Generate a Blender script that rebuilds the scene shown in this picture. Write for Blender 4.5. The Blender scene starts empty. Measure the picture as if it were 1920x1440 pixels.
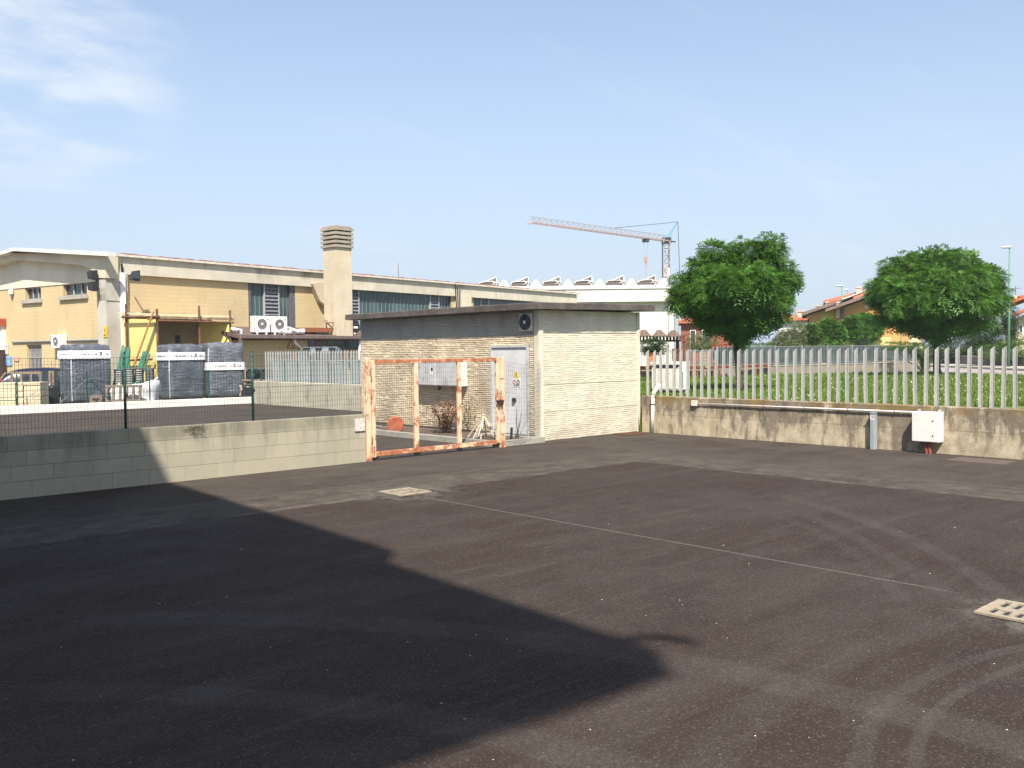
import bpy, bmesh, math, random
from mathutils import Vector, Matrix, noise as mnoise
random.seed(7)
S = bpy.context.scene
COL = S.collection
PI = math.pi

# ------------------------------------------------------------------ camera, world, sun, exposure
CAM_Z = 2.1
cam_data = bpy.data.cameras.new('camera')
cam_data.sensor_width = 36.0
cam_data.lens = 36.0*1740/1920
cam_data.clip_start = 0.05
cam_data.clip_end = 3000
cam = bpy.data.objects.new('camera', cam_data)
COL.objects.link(cam)
RC = (Matrix.Rotation(math.radians(-42.6), 3, 'Z') @ Matrix.Rotation(math.radians(90-2.073), 3, 'X') @ Matrix.Rotation(math.radians(-0.64), 3, 'Z'))
cam.matrix_world = Matrix.Translation((0, 0, CAM_Z)) @ RC.to_4x4()
S.camera = cam

SUN_DIR = Vector((-0.51, -0.62, 1.0)).normalized()      # from the scene towards the sun
world = bpy.data.worlds.new('World'); S.world = world
world.use_nodes = True
wt = world.node_tree
for n in list(wt.nodes): wt.nodes.remove(n)
wo = wt.nodes.new('ShaderNodeOutputWorld'); wb = wt.nodes.new('ShaderNodeBackground')
sky = wt.nodes.new('ShaderNodeTexSky'); sky.sky_type = 'NISHITA'; sky.sun_disc = False
sky.sun_elevation = math.asin(SUN_DIR.z); sky.sun_rotation = math.atan2(SUN_DIR.x, SUN_DIR.y)
sky.altitude = 50; sky.air_density = 1.0; sky.dust_density = 1.2; sky.ozone_density = 1.6
wb.inputs['Strength'].default_value = 0.11
# thin high cloud laid over the sky by direction
wtc = wt.nodes.new('ShaderNodeTexCoord')
wsep = wt.nodes.new('ShaderNodeSeparateXYZ'); wt.links.new(wtc.outputs['Generated'], wsep.inputs[0])
def wmath(op, a, b=None, clamp=False):
    m = wt.nodes.new('ShaderNodeMath'); m.operation = op; m.use_clamp = clamp
    for i, v in enumerate((a, b)):
        if v is None: continue
        if isinstance(v, (int, float)): m.inputs[i].default_value = v
        else: wt.links.new(v, m.inputs[i])
    return m.outputs[0]
zc = wmath('ADD', wmath('MAXIMUM', wsep.outputs[2], 0.0), 0.12)
wcmb = wt.nodes.new('ShaderNodeCombineXYZ')
wt.links.new(wmath('DIVIDE', wsep.outputs[0], zc), wcmb.inputs[0])
wt.links.new(wmath('DIVIDE', wsep.outputs[1], zc), wcmb.inputs[1])
def wnoise(scale, detail, rough, sx, sy, rot, off=(0, 0, 0)):
    mp = wt.nodes.new('ShaderNodeMapping'); mp.inputs['Scale'].default_value = (sx, sy, 1)
    mp.inputs['Rotation'].default_value = (0, 0, rot); mp.inputs['Location'].default_value = off
    wt.links.new(wcmb.outputs[0], mp.inputs[0])
    nz = wt.nodes.new('ShaderNodeTexNoise'); nz.inputs['Scale'].default_value = scale
    nz.inputs['Detail'].default_value = detail; nz.inputs['Roughness'].default_value = rough
    wt.links.new(mp.outputs[0], nz.inputs['Vector'])
    return nz.outputs['Fac']
def wramp(f, lo, hi):
    m = wt.nodes.new('ShaderNodeMapRange'); m.interpolation_type = 'SMOOTHSTEP'
    m.inputs['From Min'].default_value = lo; m.inputs['From Max'].default_value = hi
    wt.links.new(f, m.inputs['Value']); return m.outputs[0]
streak = wramp(wnoise(1.1, 7, 0.6, 0.35, 1.3, math.radians(-40), (3, 1, 0)), 0.50, 0.82)
puff = wramp(wnoise(1.6, 8, 0.55, 1.0, 1.0, 0.4, (5.2, 2.1, 0)), 0.50, 0.70)
# the cloud bank low in the north-west (upper left of the view): a patch of the sky dome
CLD = Vector(RC @ Vector(((70-960)/1740, -(95-720)/1740, -1))).normalized()
wdot = wt.nodes.new('ShaderNodeVectorMath'); wdot.operation = 'DOT_PRODUCT'
wt.links.new(wtc.outputs['Generated'], wdot.inputs[0]); wdot.inputs[1].default_value = CLD
near = wramp(wdot.outputs['Value'], 0.9885, 0.9998)
cl = wmath('ADD', wmath('MULTIPLY', streak, 0.34), wmath('MULTIPLY', wmath('MULTIPLY', near, wramp(wnoise(2.9, 9, 0.58, 0.9, 1.1, 0.7, (1.2, 0.1, 0)), 0.36, 0.70)), 0.75), True)
veil = wmath('ADD', cl, 0.12, True)
wmix = wt.nodes.new('ShaderNodeMix'); wmix.data_type = 'RGBA'
wt.links.new(veil, wmix.inputs[0])
wmix.inputs[7].default_value = (4.4, 4.75, 5.2, 1)
# pale summer haze low in the sky
hz = wt.nodes.new('ShaderNodeMix'); hz.data_type = 'RGBA'
hmr = wt.nodes.new('ShaderNodeMapRange'); hmr.interpolation_type = 'SMOOTHSTEP'; wt.links.new(wsep.outputs[2], hmr.inputs['Value'])
hmr.inputs['From Min'].default_value = -0.05; hmr.inputs['From Max'].default_value = 0.42; hmr.inputs['To Min'].default_value = 0.92; hmr.inputs['To Max'].default_value = 0.12
wt.links.new(hmr.outputs[0], hz.inputs[0]); wt.links.new(sky.outputs[0], hz.inputs[6]); hz.inputs[7].default_value = (2.95, 3.5, 4.35, 1)
wt.links.new(hz.outputs[2], wmix.inputs[6])
wt.links.new(wmix.outputs[2], wb.inputs['Color']); wt.links.new(wb.outputs[0], wo.inputs[0])

sun_data = bpy.data.lights.new('sun', 'SUN'); sun_data.energy = 5.0; sun_data.angle = math.radians(0.53)
sun_data.color = (1.0, 0.93, 0.82)
sun = bpy.data.objects.new('sun', sun_data); COL.objects.link(sun)
sun.rotation_euler = SUN_DIR.to_track_quat('Z', 'Y').to_euler()
sun.location = (0, 0, 40)
S.view_settings.view_transform = 'Standard'; S.view_settings.look = 'None'
S.view_settings.exposure = 0.85; S.view_settings.gamma = 1.0
S.view_settings.use_curve_mapping = False

# ------------------------------------------------------------------ places from sight lines
C0 = Vector((0, 0, CAM_Z))
def ray(px, py): return RC @ Vector(((px-960)/1740, -(py-720)/1740, -1))
def G(px, py, z=0.0):
    d = ray(px, py); return C0 + d*((z-CAM_Z)/d.z)
def XP(px, py, x):
    d = ray(px, py); return C0 + d*(x/d.x)
def YP(px, py, y):
    d = ray(px, py); return C0 + d*(y/d.y)
FW = Vector((math.sin(math.radians(42.6)), math.cos(math.radians(42.6)), 0)); RT = Vector((FW.y, -FW.x, 0))
def D(px, py, depth):                                   # a point at a given distance ahead
    d = ray(px, py); return C0 + d*(depth/(d.x*FW.x+d.y*FW.y))
def V(*a): return Vector(a)

# ------------------------------------------------------------------ objects
def tag(o, label=None, cat=None, group=None, kind=None):
    if label: o['label'] = label
    if cat: o['category'] = cat
    if group: o['group'] = group
    if kind: o['kind'] = kind
    return o
def thing(name, label, cat, loc=(0, 0, 0), rz=0.0, group=None):
    o = bpy.data.objects.new(name, None); COL.objects.link(o)
    o.empty_display_size = 0.3
    o.location = loc; o.rotation_euler = (0, 0, rz)
    return tag(o, label, cat, group)
class MB:
    def __init__(s): s.v = []; s.f = []; s.mi = []; s.m = 0
    def add(s, vs, fs):
        b = len(s.v); s.v += [tuple(v) for v in vs]; s.f += [tuple(b+i for i in f) for f in fs]; s.mi += [s.m]*len(fs)
        return s
    def box(s, x0, y0, z0, x1, y1, z1):
        s.add([(x0,y0,z0),(x1,y0,z0),(x1,y1,z0),(x0,y1,z0),(x0,y0,z1),(x1,y0,z1),(x1,y1,z1),(x0,y1,z1)],
              [(0,3,2,1),(4,5,6,7),(0,1,5,4),(1,2,6,5),(2,3,7,6),(3,0,4,7)]); return s
    def prism(s, poly, axis, a, b):                      # polygon in the two other axes, extruded
        n = len(poly)
        def mk(p, t): return (t,p[0],p[1]) if axis=='x' else (p[0],t,p[1]) if axis=='y' else (p[0],p[1],t)
        s.add([mk(p,a) for p in poly]+[mk(p,b) for p in poly],
              [tuple(range(n-1,-1,-1)), tuple(range(n,2*n))]+[(i,(i+1)%n,n+(i+1)%n,n+i) for i in range(n)]); return s
    def bar(s, a, b, w, h=None, up=(0,0,1)):             # rectangular bar between two points
        a = Vector(a); b = Vector(b); h = h or w; d = (b-a).normalized(); u = Vector(up)
        if abs(d.dot(u)) > 0.99: u = Vector((1,0,0))
        sx = d.cross(u).normalized(); sy = sx.cross(d).normalized(); q = []
        for p in (a, b):
            for i, j in ((-1,-1),(1,-1),(1,1),(-1,1)): q.append(p+sx*(i*w/2)+sy*(j*h/2))
        s.add(q, [(0,1,2,3),(7,6,5,4),(0,4,5,1),(1,5,6,2),(2,6,7,3),(3,7,4,0)]); return s
    def tube(s, pts, r, n=8, r2=None, caps=True):
        pts = [Vector(p) for p in pts]; rings = []; L = len(pts)
        for i, p in enumerate(pts):
            d = (pts[min(i+1,L-1)]-pts[max(i-1,0)]).normalized(); u = Vector((0,0,1))
            if abs(d.z) > 0.97: u = Vector((1,0,0))
            sx = d.cross(u).normalized(); sy = sx.cross(d).normalized()
            rr = r if r2 is None else r+(r2-r)*i/(L-1)
            rings.append([p+sx*(rr*math.cos(2*PI*k/n))+sy*(rr*math.sin(2*PI*k/n)) for k in range(n)])
        vs = [v for g in rings for v in g]; fs = []
        for i in range(L-1):
            for k in range(n): fs.append((i*n+k, i*n+(k+1)%n, (i+1)*n+(k+1)%n, (i+1)*n+k))
        if caps: fs += [tuple(range(n-1,-1,-1)), tuple((L-1)*n+k for k in range(n))]
        s.add(vs, fs); return s
    def build(s, name, mat, parent=None, smooth=False, loc=None):
        me = bpy.data.meshes.new(name); me.from_pydata(s.v, [], s.f)
        for m in (mat if isinstance(mat, (list, tuple)) else [mat]): me.materials.append(m)
        if isinstance(mat, (list, tuple)): me.polygons.foreach_set('material_index', s.mi)
        bm = bmesh.new(); bm.from_mesh(me); bmesh.ops.recalc_face_normals(bm, faces=bm.faces); bm.to_mesh(me); bm.free()
        if smooth:
            for p in me.polygons: p.use_smooth = True
        me.update()
        o = bpy.data.objects.new(name, me); COL.objects.link(o)
        if parent: o.parent = parent
        if loc: o.location = loc
        return o
    def raw(s, name, mat, parent=None):                  # no normal fixing: for leaves and grass
        me = bpy.data.meshes.new(name); me.from_pydata(s.v, [], s.f); me.materials.append(mat)
        o = bpy.data.objects.new(name, me); COL.objects.link(o)
        if parent: o.parent = parent
        return o
def bevel(o, w, seg=2):
    m = o.modifiers.new('bevel', 'BEVEL'); m.width = w; m.segments = seg; m.limit_method = 'ANGLE'; m.angle_limit = math.radians(40)
    return o
def rounded_box(sx, sy, sz, r, n=10, wob=0.0, seed=0, top_only=False):
    mb = MB(); bm = bmesh.new(); bmesh.ops.create_cube(bm, size=1.0)
    bmesh.ops.subdivide_edges(bm, edges=bm.edges[:], cuts=n, use_grid_fill=True)
    for v in bm.verts:
        p = Vector((v.co.x*sx, v.co.y*sy, (v.co.z+0.5)*sz))
        q = Vector((max(-sx/2+r, min(sx/2-r, p.x)), max(-sy/2+r, min(sy/2-r, p.y)), max(r if not top_only else 0, min(sz-r, p.z))))
        d = p-q
        if d.length > 1e-6: p = q+d.normalized()*min(r, d.length if d.length < r else r)
        if wob: p += mnoise.noise_vector(p*1.9+Vector((seed, seed*2, 0)))*wob + mnoise.noise_vector(Vector((p.x*3, p.y*3, p.z*11))+Vector((seed, 0, 0)))*wob*0.35
        v.co = p
    mb.v = [tuple(v.co) for v in bm.verts]; bm.verts.index_update()
    mb.f = [tuple(v.index for v in f.verts) for f in bm.faces]; mb.mi = [0]*len(mb.f); bm.free()
    return mb

# ------------------------------------------------------------------ materials
class NT:
    def __init__(s, name):
        s.m = bpy.data.materials.new(name); s.m.use_nodes = True; s.t = s.m.node_tree
        s.b = s.t.nodes['Principled BSDF']; s.out = s.t.nodes['Material Output']
        s.tc = s.t.nodes.new('ShaderNodeTexCoord').outputs['Object']
    def lk(s, a, b):
        if isinstance(a, (int, float)): b.default_value = a
        elif isinstance(a, tuple): b.default_value = a if len(a) != 3 or b.type == 'VECTOR' else (*a, 1)
        else: s.t.links.new(a, b)
    def map(s, scale=(1,1,1), loc=(0,0,0), rot=(0,0,0), vec=None):
        n = s.t.nodes.new('ShaderNodeMapping'); s.lk(vec or s.tc, n.inputs[0])
        n.inputs['Scale'].default_value = scale; n.inputs['Location'].default_value = loc; n.inputs['Rotation'].default_value = rot
        return n.outputs[0]
    def noise(s, scale, detail=4, rough=0.55, vec=None, dist=0.0):
        n = s.t.nodes.new('ShaderNodeTexNoise'); s.lk(vec or s.tc, n.inputs['Vector'])
        n.inputs['Scale'].default_value = scale; n.inputs['Detail'].default_value = detail
        n.inputs['Roughness'].default_value = rough; n.inputs['Distortion'].default_value = dist
        return n.outputs['Fac']
    def vor(s, scale, vec=None, out='Distance'):
        n = s.t.nodes.new('ShaderNodeTexVoronoi'); s.lk(vec or s.tc, n.inputs['Vector']); n.inputs['Scale'].default_value = scale
        return n.outputs[out]
    def ramp(s, f, lo, hi, a=0.0, b=1.0, smooth=True):
        n = s.t.nodes.new('ShaderNodeMapRange'); n.interpolation_type = 'SMOOTHSTEP' if smooth else 'LINEAR'
        s.lk(f, n.inputs['Value']); n.inputs['From Min'].default_value = lo; n.inputs['From Max'].default_value = hi
        n.inputs['To Min'].default_value = a; n.inputs['To Max'].default_value = b
        return n.outputs[0]
    def mix(s, f, a, b):
        n = s.t.nodes.new('ShaderNodeMix'); n.data_type = 'RGBA'
        s.lk(f, n.inputs[0]); s.lk(a, n.inputs[6]); s.lk(b, n.inputs[7]); return n.outputs[2]
    def math(s, op, a, b=0.0, clamp=False):
        n = s.t.nodes.new('ShaderNodeMath'); n.operation = op; n.use_clamp = clamp
        s.lk(a, n.inputs[0]); s.lk(b, n.inputs[1]); return n.outputs[0]
    def sep(s, vec=None):
        n = s.t.nodes.new('ShaderNodeSeparateXYZ'); s.lk(vec or s.tc, n.inputs[0]); return n.outputs
    def comb(s, x, y, z=0.0):
        n = s.t.nodes.new('ShaderNodeCombineXYZ'); s.lk(x, n.inputs[0]); s.lk(y, n.inputs[1]); s.lk(z, n.inputs[2]); return n.outputs[0]
    def bump(s, h, strength=0.3, dist=0.02):
        n = s.t.nodes.new('ShaderNodeBump'); s.lk(h, n.inputs['Height']); n.inputs['Strength'].default_value = strength
        n.inputs['Distance'].default_value = dist; s.t.links.new(n.outputs[0], s.b.inputs['Normal']); return s
    def fin(s, col, rough=0.8, metal=0.0, spec=None):
        s.lk(col, s.b.inputs['Base Color']); s.lk(rough, s.b.inputs['Roughness']); s.lk(metal, s.b.inputs['Metallic'])
        if spec is not None: s.b.inputs['Specular IOR Level'].default_value = spec
        return s.m
def mulc(c, k): return tuple(min(1, x*k) for x in c)
def plain(name, col, rough=0.7, metal=0.0, var=0.25, scale=6.0, bump=0.0, spec=None):
    n = NT(name); f = n.noise(scale, 5, 0.6)
    c = n.mix(n.ramp(f, 0.3, 0.7), mulc(col, 1-var), mulc(col, 1+var*0.5))
    if bump: n.bump(n.noise(scale*8, 3), bump, 0.01)
    return n.fin(c, rough, metal, spec)
def stained(name, col, dark, amount=0.5, scale=1.2, vstretch=0.25, bump=0.25, grain=60, warm=None):
    """plaster, concrete: soft patches plus vertical run-down stains with their own shape"""
    n = NT(name)
    p = n.noise(scale, 8, 0.65)
    st = n.noise(scale*2.4, 7, 0.65, n.map((1, 1, vstretch)))
    c = n.mix(n.ramp(p, 0.35, 0.7), col, mulc(col, 0.82))
    c = n.mix(n.math('MULTIPLY', n.ramp(st, 0.5, 0.74), amount), c, dark)
    if warm: c = n.mix(n.math('MULTIPLY', n.ramp(n.noise(scale*0.7, 5, 0.6, n.map((1,1,1),(7,3,2))), 0.55, 0.75), 0.5), c, warm)
    g = n.noise(grain, 3, 0.6)
    c = n.mix(n.ramp(g, 0.3, 0.7, 0, 0.18), c, mulc(dark, 1.0))
    n.bump(n.math('ADD', n.math('MULTIPLY', g, 0.5), p), bump, 0.015)
    return n.fin(c, 0.92)
M = {}
M['white_paint'] = plain('white_paint', (0.72, 0.71, 0.68), 0.5, var=0.1, scale=3)
M['white_plastic'] = plain('white_plastic', (0.75, 0.74, 0.71), 0.4, var=0.08, scale=4)
M['dark_metal'] = plain('dark_metal', (0.035, 0.035, 0.04), 0.5, 0.3)
M['black_rubber'] = plain('black_rubber', (0.012, 0.012, 0.014), 0.6)
M['grey_plastic'] = plain('grey_plastic', (0.20, 0.22, 0.24), 0.5)
M['green_metal'] = plain('green_metal', (0.010, 0.070, 0.050), 0.5, 0.0, var=0.2)
M['green_wire'] = plain('green_wire', (0.018, 0.05, 0.04), 0.6)
M['grey_wire'] = plain('grey_wire', (0.10, 0.10, 0.10), 0.6, 0.3)
M['wood'] = stained('old_wood', (0.24, 0.185, 0.14), (0.07, 0.05, 0.035), 0.6, 3, 4)
M['terracotta'] = plain('terracotta', (0.42, 0.12, 0.055), 0.85, var=0.3, scale=9)
M['leafless'] = plain('dry_twig', (0.16, 0.09, 0.05), 0.9)
M['bark'] = stained('bark', (0.085, 0.060, 0.045), (0.03, 0.022, 0.018), 0.7, 6, 0.3)
M['red_plastic'] = plain('red_plastic', (0.24, 0.035, 0.022), 0.5)
M['yellow_sign'] = plain('yellow_sign', (0.75, 0.50, 0.02), 0.45, var=0.08)
M['ink'] = plain('ink', (0.02, 0.02, 0.022), 0.6)
M['red_ink'] = plain('red_ink', (0.5, 0.03, 0.03), 0.6)
M['glass_dark'] = NT('window_glass').fin((0.035, 0.05, 0.06), 0.12, 0.0, 0.7)
def galvanised():
    n = NT('galvanised_steel'); f = n.vor(28, n.map((1, 1, 0.6)), 'Color'); g = n.noise(3, 4, 0.6, n.map((1,1,0.4)))
    sp = n.sep(f)[0]
    c = n.mix(n.math('MULTIPLY', sp, 0.5), (0.37, 0.375, 0.36), (0.52, 0.525, 0.51))
    c = n.mix(n.ramp(g, 0.35, 0.75, 0, 0.4), c, (0.33, 0.315, 0.29))
    return n.fin(c, 0.55, 0.1)
M['galvanised'] = galvanised()
def rust_paint(lo=0.485, hi=0.565, sc=(1, 1, 0.22), name='rusty_cream_paint'):
    n = NT(name); a = n.noise(2.6, 8, 0.7); b = n.noise(9, 6, 0.7, n.map(sc))
    f = n.ramp(n.math('ADD', n.math('MULTIPLY', a, 0.6), n.math('MULTIPLY', b, 0.4)), lo, hi)
    paint = n.mix(n.noise(5, 4), (0.66, 0.43, 0.26), (0.78, 0.58, 0.40))
    rust = n.mix(n.ramp(n.noise(14, 5), 0.35, 0.7), (0.42, 0.17, 0.08), (0.27, 0.085, 0.04))
    n.bump(f, 0.25, 0.004)
    return n.fin(n.mix(f, paint, rust), 0.75)
M['rust_paint'] = rust_paint(0.50, 0.57)
M['rust_rail'] = rust_paint(0.42, 0.49, (0.25, 1, 1), 'rusty_rail_paint')
M['rust'] = stained('rust', (0.30, 0.10, 0.045), (0.12, 0.04, 0.025), 0.6, 4, 0.6)
def leafmat(name, a, b, c, trans=0.35):
    n = NT(name)
    f = n.noise(1.5, 4, 0.6); g = n.noise(7, 3, 0.6)
    col = n.mix(n.ramp(f, 0.35, 0.65), a, b); col = n.mix(n.ramp(g, 0.5, 0.75), col, c)
    n.fin(col, 0.5, 0.0, 0.35)
    tr = n.t.nodes.new('ShaderNodeBsdfTranslucent'); mx = n.t.nodes.new('ShaderNodeMixShader')
    n.lk(col, tr.inputs[0]); mx.inputs[0].default_value = trans
    n.t.links.new(n.b.outputs[0], mx.inputs[1]); n.t.links.new(tr.outputs[0], mx.inputs[2]); n.t.links.new(mx.outputs[0], n.out.inputs[0])
    return n.m
M['leaf'] = leafmat('robinia_leaf', (0.050, 0.138, 0.013), (0.088, 0.208, 0.022), (0.165, 0.295, 0.040))
M['leaf_bush'] = leafmat('bush_leaf', (0.045, 0.11, 0.015), (0.10, 0.18, 0.03), (0.17, 0.24, 0.05))
M['leaf_olive'] = leafmat('olive_leaf', (0.12, 0.15, 0.06), (0.18, 0.21, 0.09), (0.24, 0.26, 0.12))
M['leaf_dark'] = leafmat('dark_leaf', (0.03, 0.06, 0.02), (0.05, 0.09, 0.03), (0.08, 0.13, 0.045))
M['leaf_dry'] = leafmat('dry_leaf', (0.26, 0.11, 0.06), (0.16, 0.09, 0.04), (0.30, 0.17, 0.09), 0.2)
M['grass_blade'] = leafmat('grass_blade', (0.11, 0.185, 0.022), (0.17, 0.25, 0.04), (0.28, 0.32, 0.09), 0.4)

# ------------------------------------------------------------------ asphalt
def asphalt_material():
    n = NT('asphalt'); P = n.sep(); x, y = P[0], P[1]
    wob = n.math('MULTIPLY', n.math('SUBTRACT', n.noise(0.9, 4), 0.5), 0.5)
    big = n.noise(0.32, 6, 0.6, None, 0.4); mid = n.noise(1.3, 7, 0.65)
    stx = n.noise(1.0, 7, 0.62, n.map((0.35, 2.2, 1), (0, 0, 0), (0, 0, math.radians(-33))))
    sty = n.noise(0.8, 7, 0.62, n.map((0.4, 2.6, 1), (4, 7, 0), (0, 0, math.radians(64))))
    base = n.mix(n.ramp(big, 0.36, 0.66), (0.0395, 0.0250, 0.0190), (0.053, 0.0420, 0.0340))
    base = n.mix(n.ramp(mid, 0.45, 0.72, 0, 0.5), base, (0.0265, 0.0175, 0.0155))
    base = n.mix(n.ramp(stx, 0.48, 0.70, 0, 0.62), base, (0.078, 0.065, 0.053))
    base = n.mix(n.ramp(sty, 0.50, 0.72, 0, 0.55), base, (0.067, 0.057, 0.049))
    st3 = n.noise(2.2, 8, 0.7, n.map((0.22, 3.0, 1), (1, 9, 0), (0, 0, math.radians(-50))))
    base = n.mix(n.ramp(st3, 0.54, 0.68, 0, 0.55), base, (0.092, 0.078, 0.066))
    blo = n.noise(0.75, 5, 0.55, n.map((1, 1, 1), (11, 4, 2)))
    base = n.mix(n.ramp(blo, 0.58, 0.70, 0, 0.45), base, (0.024, 0.0155, 0.0135))
    dust = (0.155, 0.132, 0.103)
    def band(coord, c, w, amt, lo=None, hi=None, other=None, breakup=0.5, wv=1.0):
        d = n.math('ABSOLUTE', n.math('SUBTRACT', n.math('ADD', coord, n.math('MULTIPLY', wob, wv)), c))
        f = n.ramp(d, w*0.15, w, 1, 0)
        if breakup: f = n.math('MULTIPLY', f, n.ramp(n.noise(2.4, 6, 0.7, n.map((1, 1, 1), (c, w, 0))), 0.5-0.22*breakup, 0.5+0.28*breakup))
        if other is not None: f = n.math('MULTIPLY', f, n.math('MULTIPLY', n.ramp(other, lo, lo+0.6), n.ramp(other, hi-0.6, hi, 1, 0)))
        return n.math('MULTIPLY', f, amt)
    col = base
    # the newer browner surface ends along the trench lines; outside it is older, greyer and dustier
    wv_ = n.math('MULTIPLY', wob, 0.3)
    out = n.math('MAXIMUM', n.ramp(n.math('ADD', y, wv_), 11.22, 11.34), n.ramp(n.math('ADD', x, wv_), 13.40, 13.52))
    col = n.mix(n.math('MULTIPLY', out, n.ramp(n.noise(1.1, 6, 0.65, n.map((1, 1, 1), (2, 8, 3))), 0.3, 0.65, 0.12, 0.62)), col, (0.088, 0.076, 0.061))
    col = n.mix(n.math('MULTIPLY', n.math('SUBTRACT', 1.0, out), 0.30), col, (0.036, 0.0205, 0.0155))
    scr = n.noise(3.0, 8, 0.75, n.map((0.3, 5.0, 1), (7, 3, 2), (0, 0, math.radians(-38))))
    col = n.mix(n.ramp(scr, 0.635, 0.70, 0, 0.55), col, (0.15, 0.135, 0.115))
    # dust along the old trench edges
    for f in (band(y, 11.85, 0.85, 0.50, -4, 13.4, x), band(y, 11.25, 0.14, 0.85, 2.5, 13.6, x, 0.5, 0.3),
              band(y, 12.45, 0.14, 0.5, -4, 12.5, x, 0.9, 0.4),
              band(x, 14.0, 0.85, 0.48, -3, 12.6, y), band(x, 13.45, 0.12, 0.9, -3, 12.2, y, 0.45, 0.3),
              band(x, 14.6, 0.10, 0.4, 2, 12.2, y, 0.8, 0.3)):
        col = n.mix(f, col, dust)
    # the saw-cut joint between the two drains
    col = n.mix(band(x, 8.06, 0.024, 0.55, 3.0, 11.0, y, 0.0, 0.06), col, (0.22, 0.20, 0.18))
    col = n.mix(band(x, 8.12, 0.028, 0.7, 3.0, 11.0, y, 0.5, 0.06), col, (0.018, 0.015, 0.015))
    # pale scuffed rings round both drains
    for cx, cy, r in ((8.12, 11.2, 1.15), (7.76, 2.5, 0.75)):
        d = n.math('SQRT', n.math('ADD', n.math('POWER', n.math('SUBTRACT', x, cx), 2.0), n.math('POWER', n.math('SUBTRACT', y, cy), 2.0)))
        f = n.math('MULTIPLY', n.ramp(d, 0.2, r, 0.7, 0), n.ramp(n.noise(5, 6, 0.7), 0.42, 0.62))
        col = n.mix(f, col, (0.20, 0.185, 0.16))
    # tyre sweeps: pale polished arcs
    def arc(cx, cy, r, w, amt, x0, x1, dark=False):
        d = n.math('SQRT', n.math('ADD', n.math('POWER', n.math('SUBTRACT', x, cx), 2.0), n.math('POWER', n.math('SUBTRACT', y, cy), 2.0)))
        d = n.math('ABSOLUTE', n.math('SUBTRACT', n.math('ADD', d, n.math('MULTIPLY', wob, 0.12)), r))
        f = n.math('MULTIPLY', n.ramp(d, w*0.5, w, 1, 0), n.math('MULTIPLY', n.ramp(x, x0, x0+1), n.ramp(x, x1-1, x1, 1, 0)))
        f = n.math('MULTIPLY', n.math('MULTIPLY', f, amt), n.ramp(n.noise(1.7, 5, 0.6), 0.3, 0.6, 0.4, 1.0))
        return n.math('MULTIPLY', f, n.ramp(y, -1.5, 0.5))
    for a in ((2.3, 11.26, 10.25, 0.14, 0.20, 6.5, 12), (2.3, 11.26, 9.4, 0.10, 0.09, 6.5, 11),
              (-9.36, 22.18, 25.67, 0.12, 0.15, 7.2, 11), (5.75, -0.82, 3.33, 0.07, 0.22, 3.6, 9),
              (5.75, -0.82, 3.08, 0.05, 0.22, 3.6, 9), (5.74, -2.84, 5.9, 0.18, 0.11, 2, 9), (5.74, -2.84, 6.5, 0.3, 0.08, 1, 9),
              (-2.0, 2.0, 7.2, 0.25, 0.22, 2.0, 6.5), (-2.0, 2.0, 5.6, 0.2, 0.2, 1.0, 6.5)):
        col = n.mix(arc(*a), col, (0.125, 0.115, 0.104))
    # coarse aggregate
    v = n.vor(95, None, 'Color'); vs = n.sep(v)[0]; g = n.noise(170, 2, 0.6); g2 = n.noise(38, 4, 0.7)
    col = n.mix(n.ramp(vs, 0.80, 1.0, 0, 0.36), col, (0.17, 0.150, 0.132))
    col = n.mix(n.ramp(vs, 0.0, 0.28, 0.50, 0), col, (0.016, 0.0135, 0.0135))
    col = n.mix(n.ramp(g2, 0.42, 0.62, 0.30, 0), col, (0.024, 0.020, 0.0195))
    n.bump(n.math('ADD', n.math('MULTIPLY', n.vor(95), 0.7), n.math('MULTIPLY', g2, 0.8)), 0.55, 0.012)
    return n.fin(col, n.ramp(mid, 0.3, 0.7, 0.85, 0.98), 0.0, 0.18)
M['asphalt'] = asphalt_material()

def gm(name, cols, scale, bump=0.3):
    n = NT(name); c = n.mix(n.ramp(n.noise(scale, 6, 0.65), 0.35, 0.65), cols[0], cols[1])
    c = n.mix(n.ramp(n.noise(scale*9, 4, 0.7), 0.45, 0.7), c, cols[2]); n.bump(n.noise(scale*20, 3), bump, 0.02)
    return n.fin(c, 0.95)
M['dirt'] = gm('dirt_ground', ((0.17, 0.15, 0.12), (0.12, 0.11, 0.09), (0.2, 0.18, 0.15)), 0.2)
M['turf'] = gm('turf', ((0.055, 0.12, 0.018), (0.085, 0.155, 0.028), (0.13, 0.17, 0.05)), 0.35)
M['road'] = gm('pale_road', ((0.30, 0.265, 0.24), (0.25, 0.225, 0.205), (0.34, 0.30, 0.27)), 0.3)
M['soil'] = gm('soil', ((0.09, 0.06, 0.042), (0.13, 0.09, 0.06), (0.05, 0.035, 0.025)), 2.0)
M['concrete'] = stained('pale_concrete', (0.42, 0.39, 0.32), (0.13, 0.115, 0.09), 0.55, 1.1, 0.3)

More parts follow.
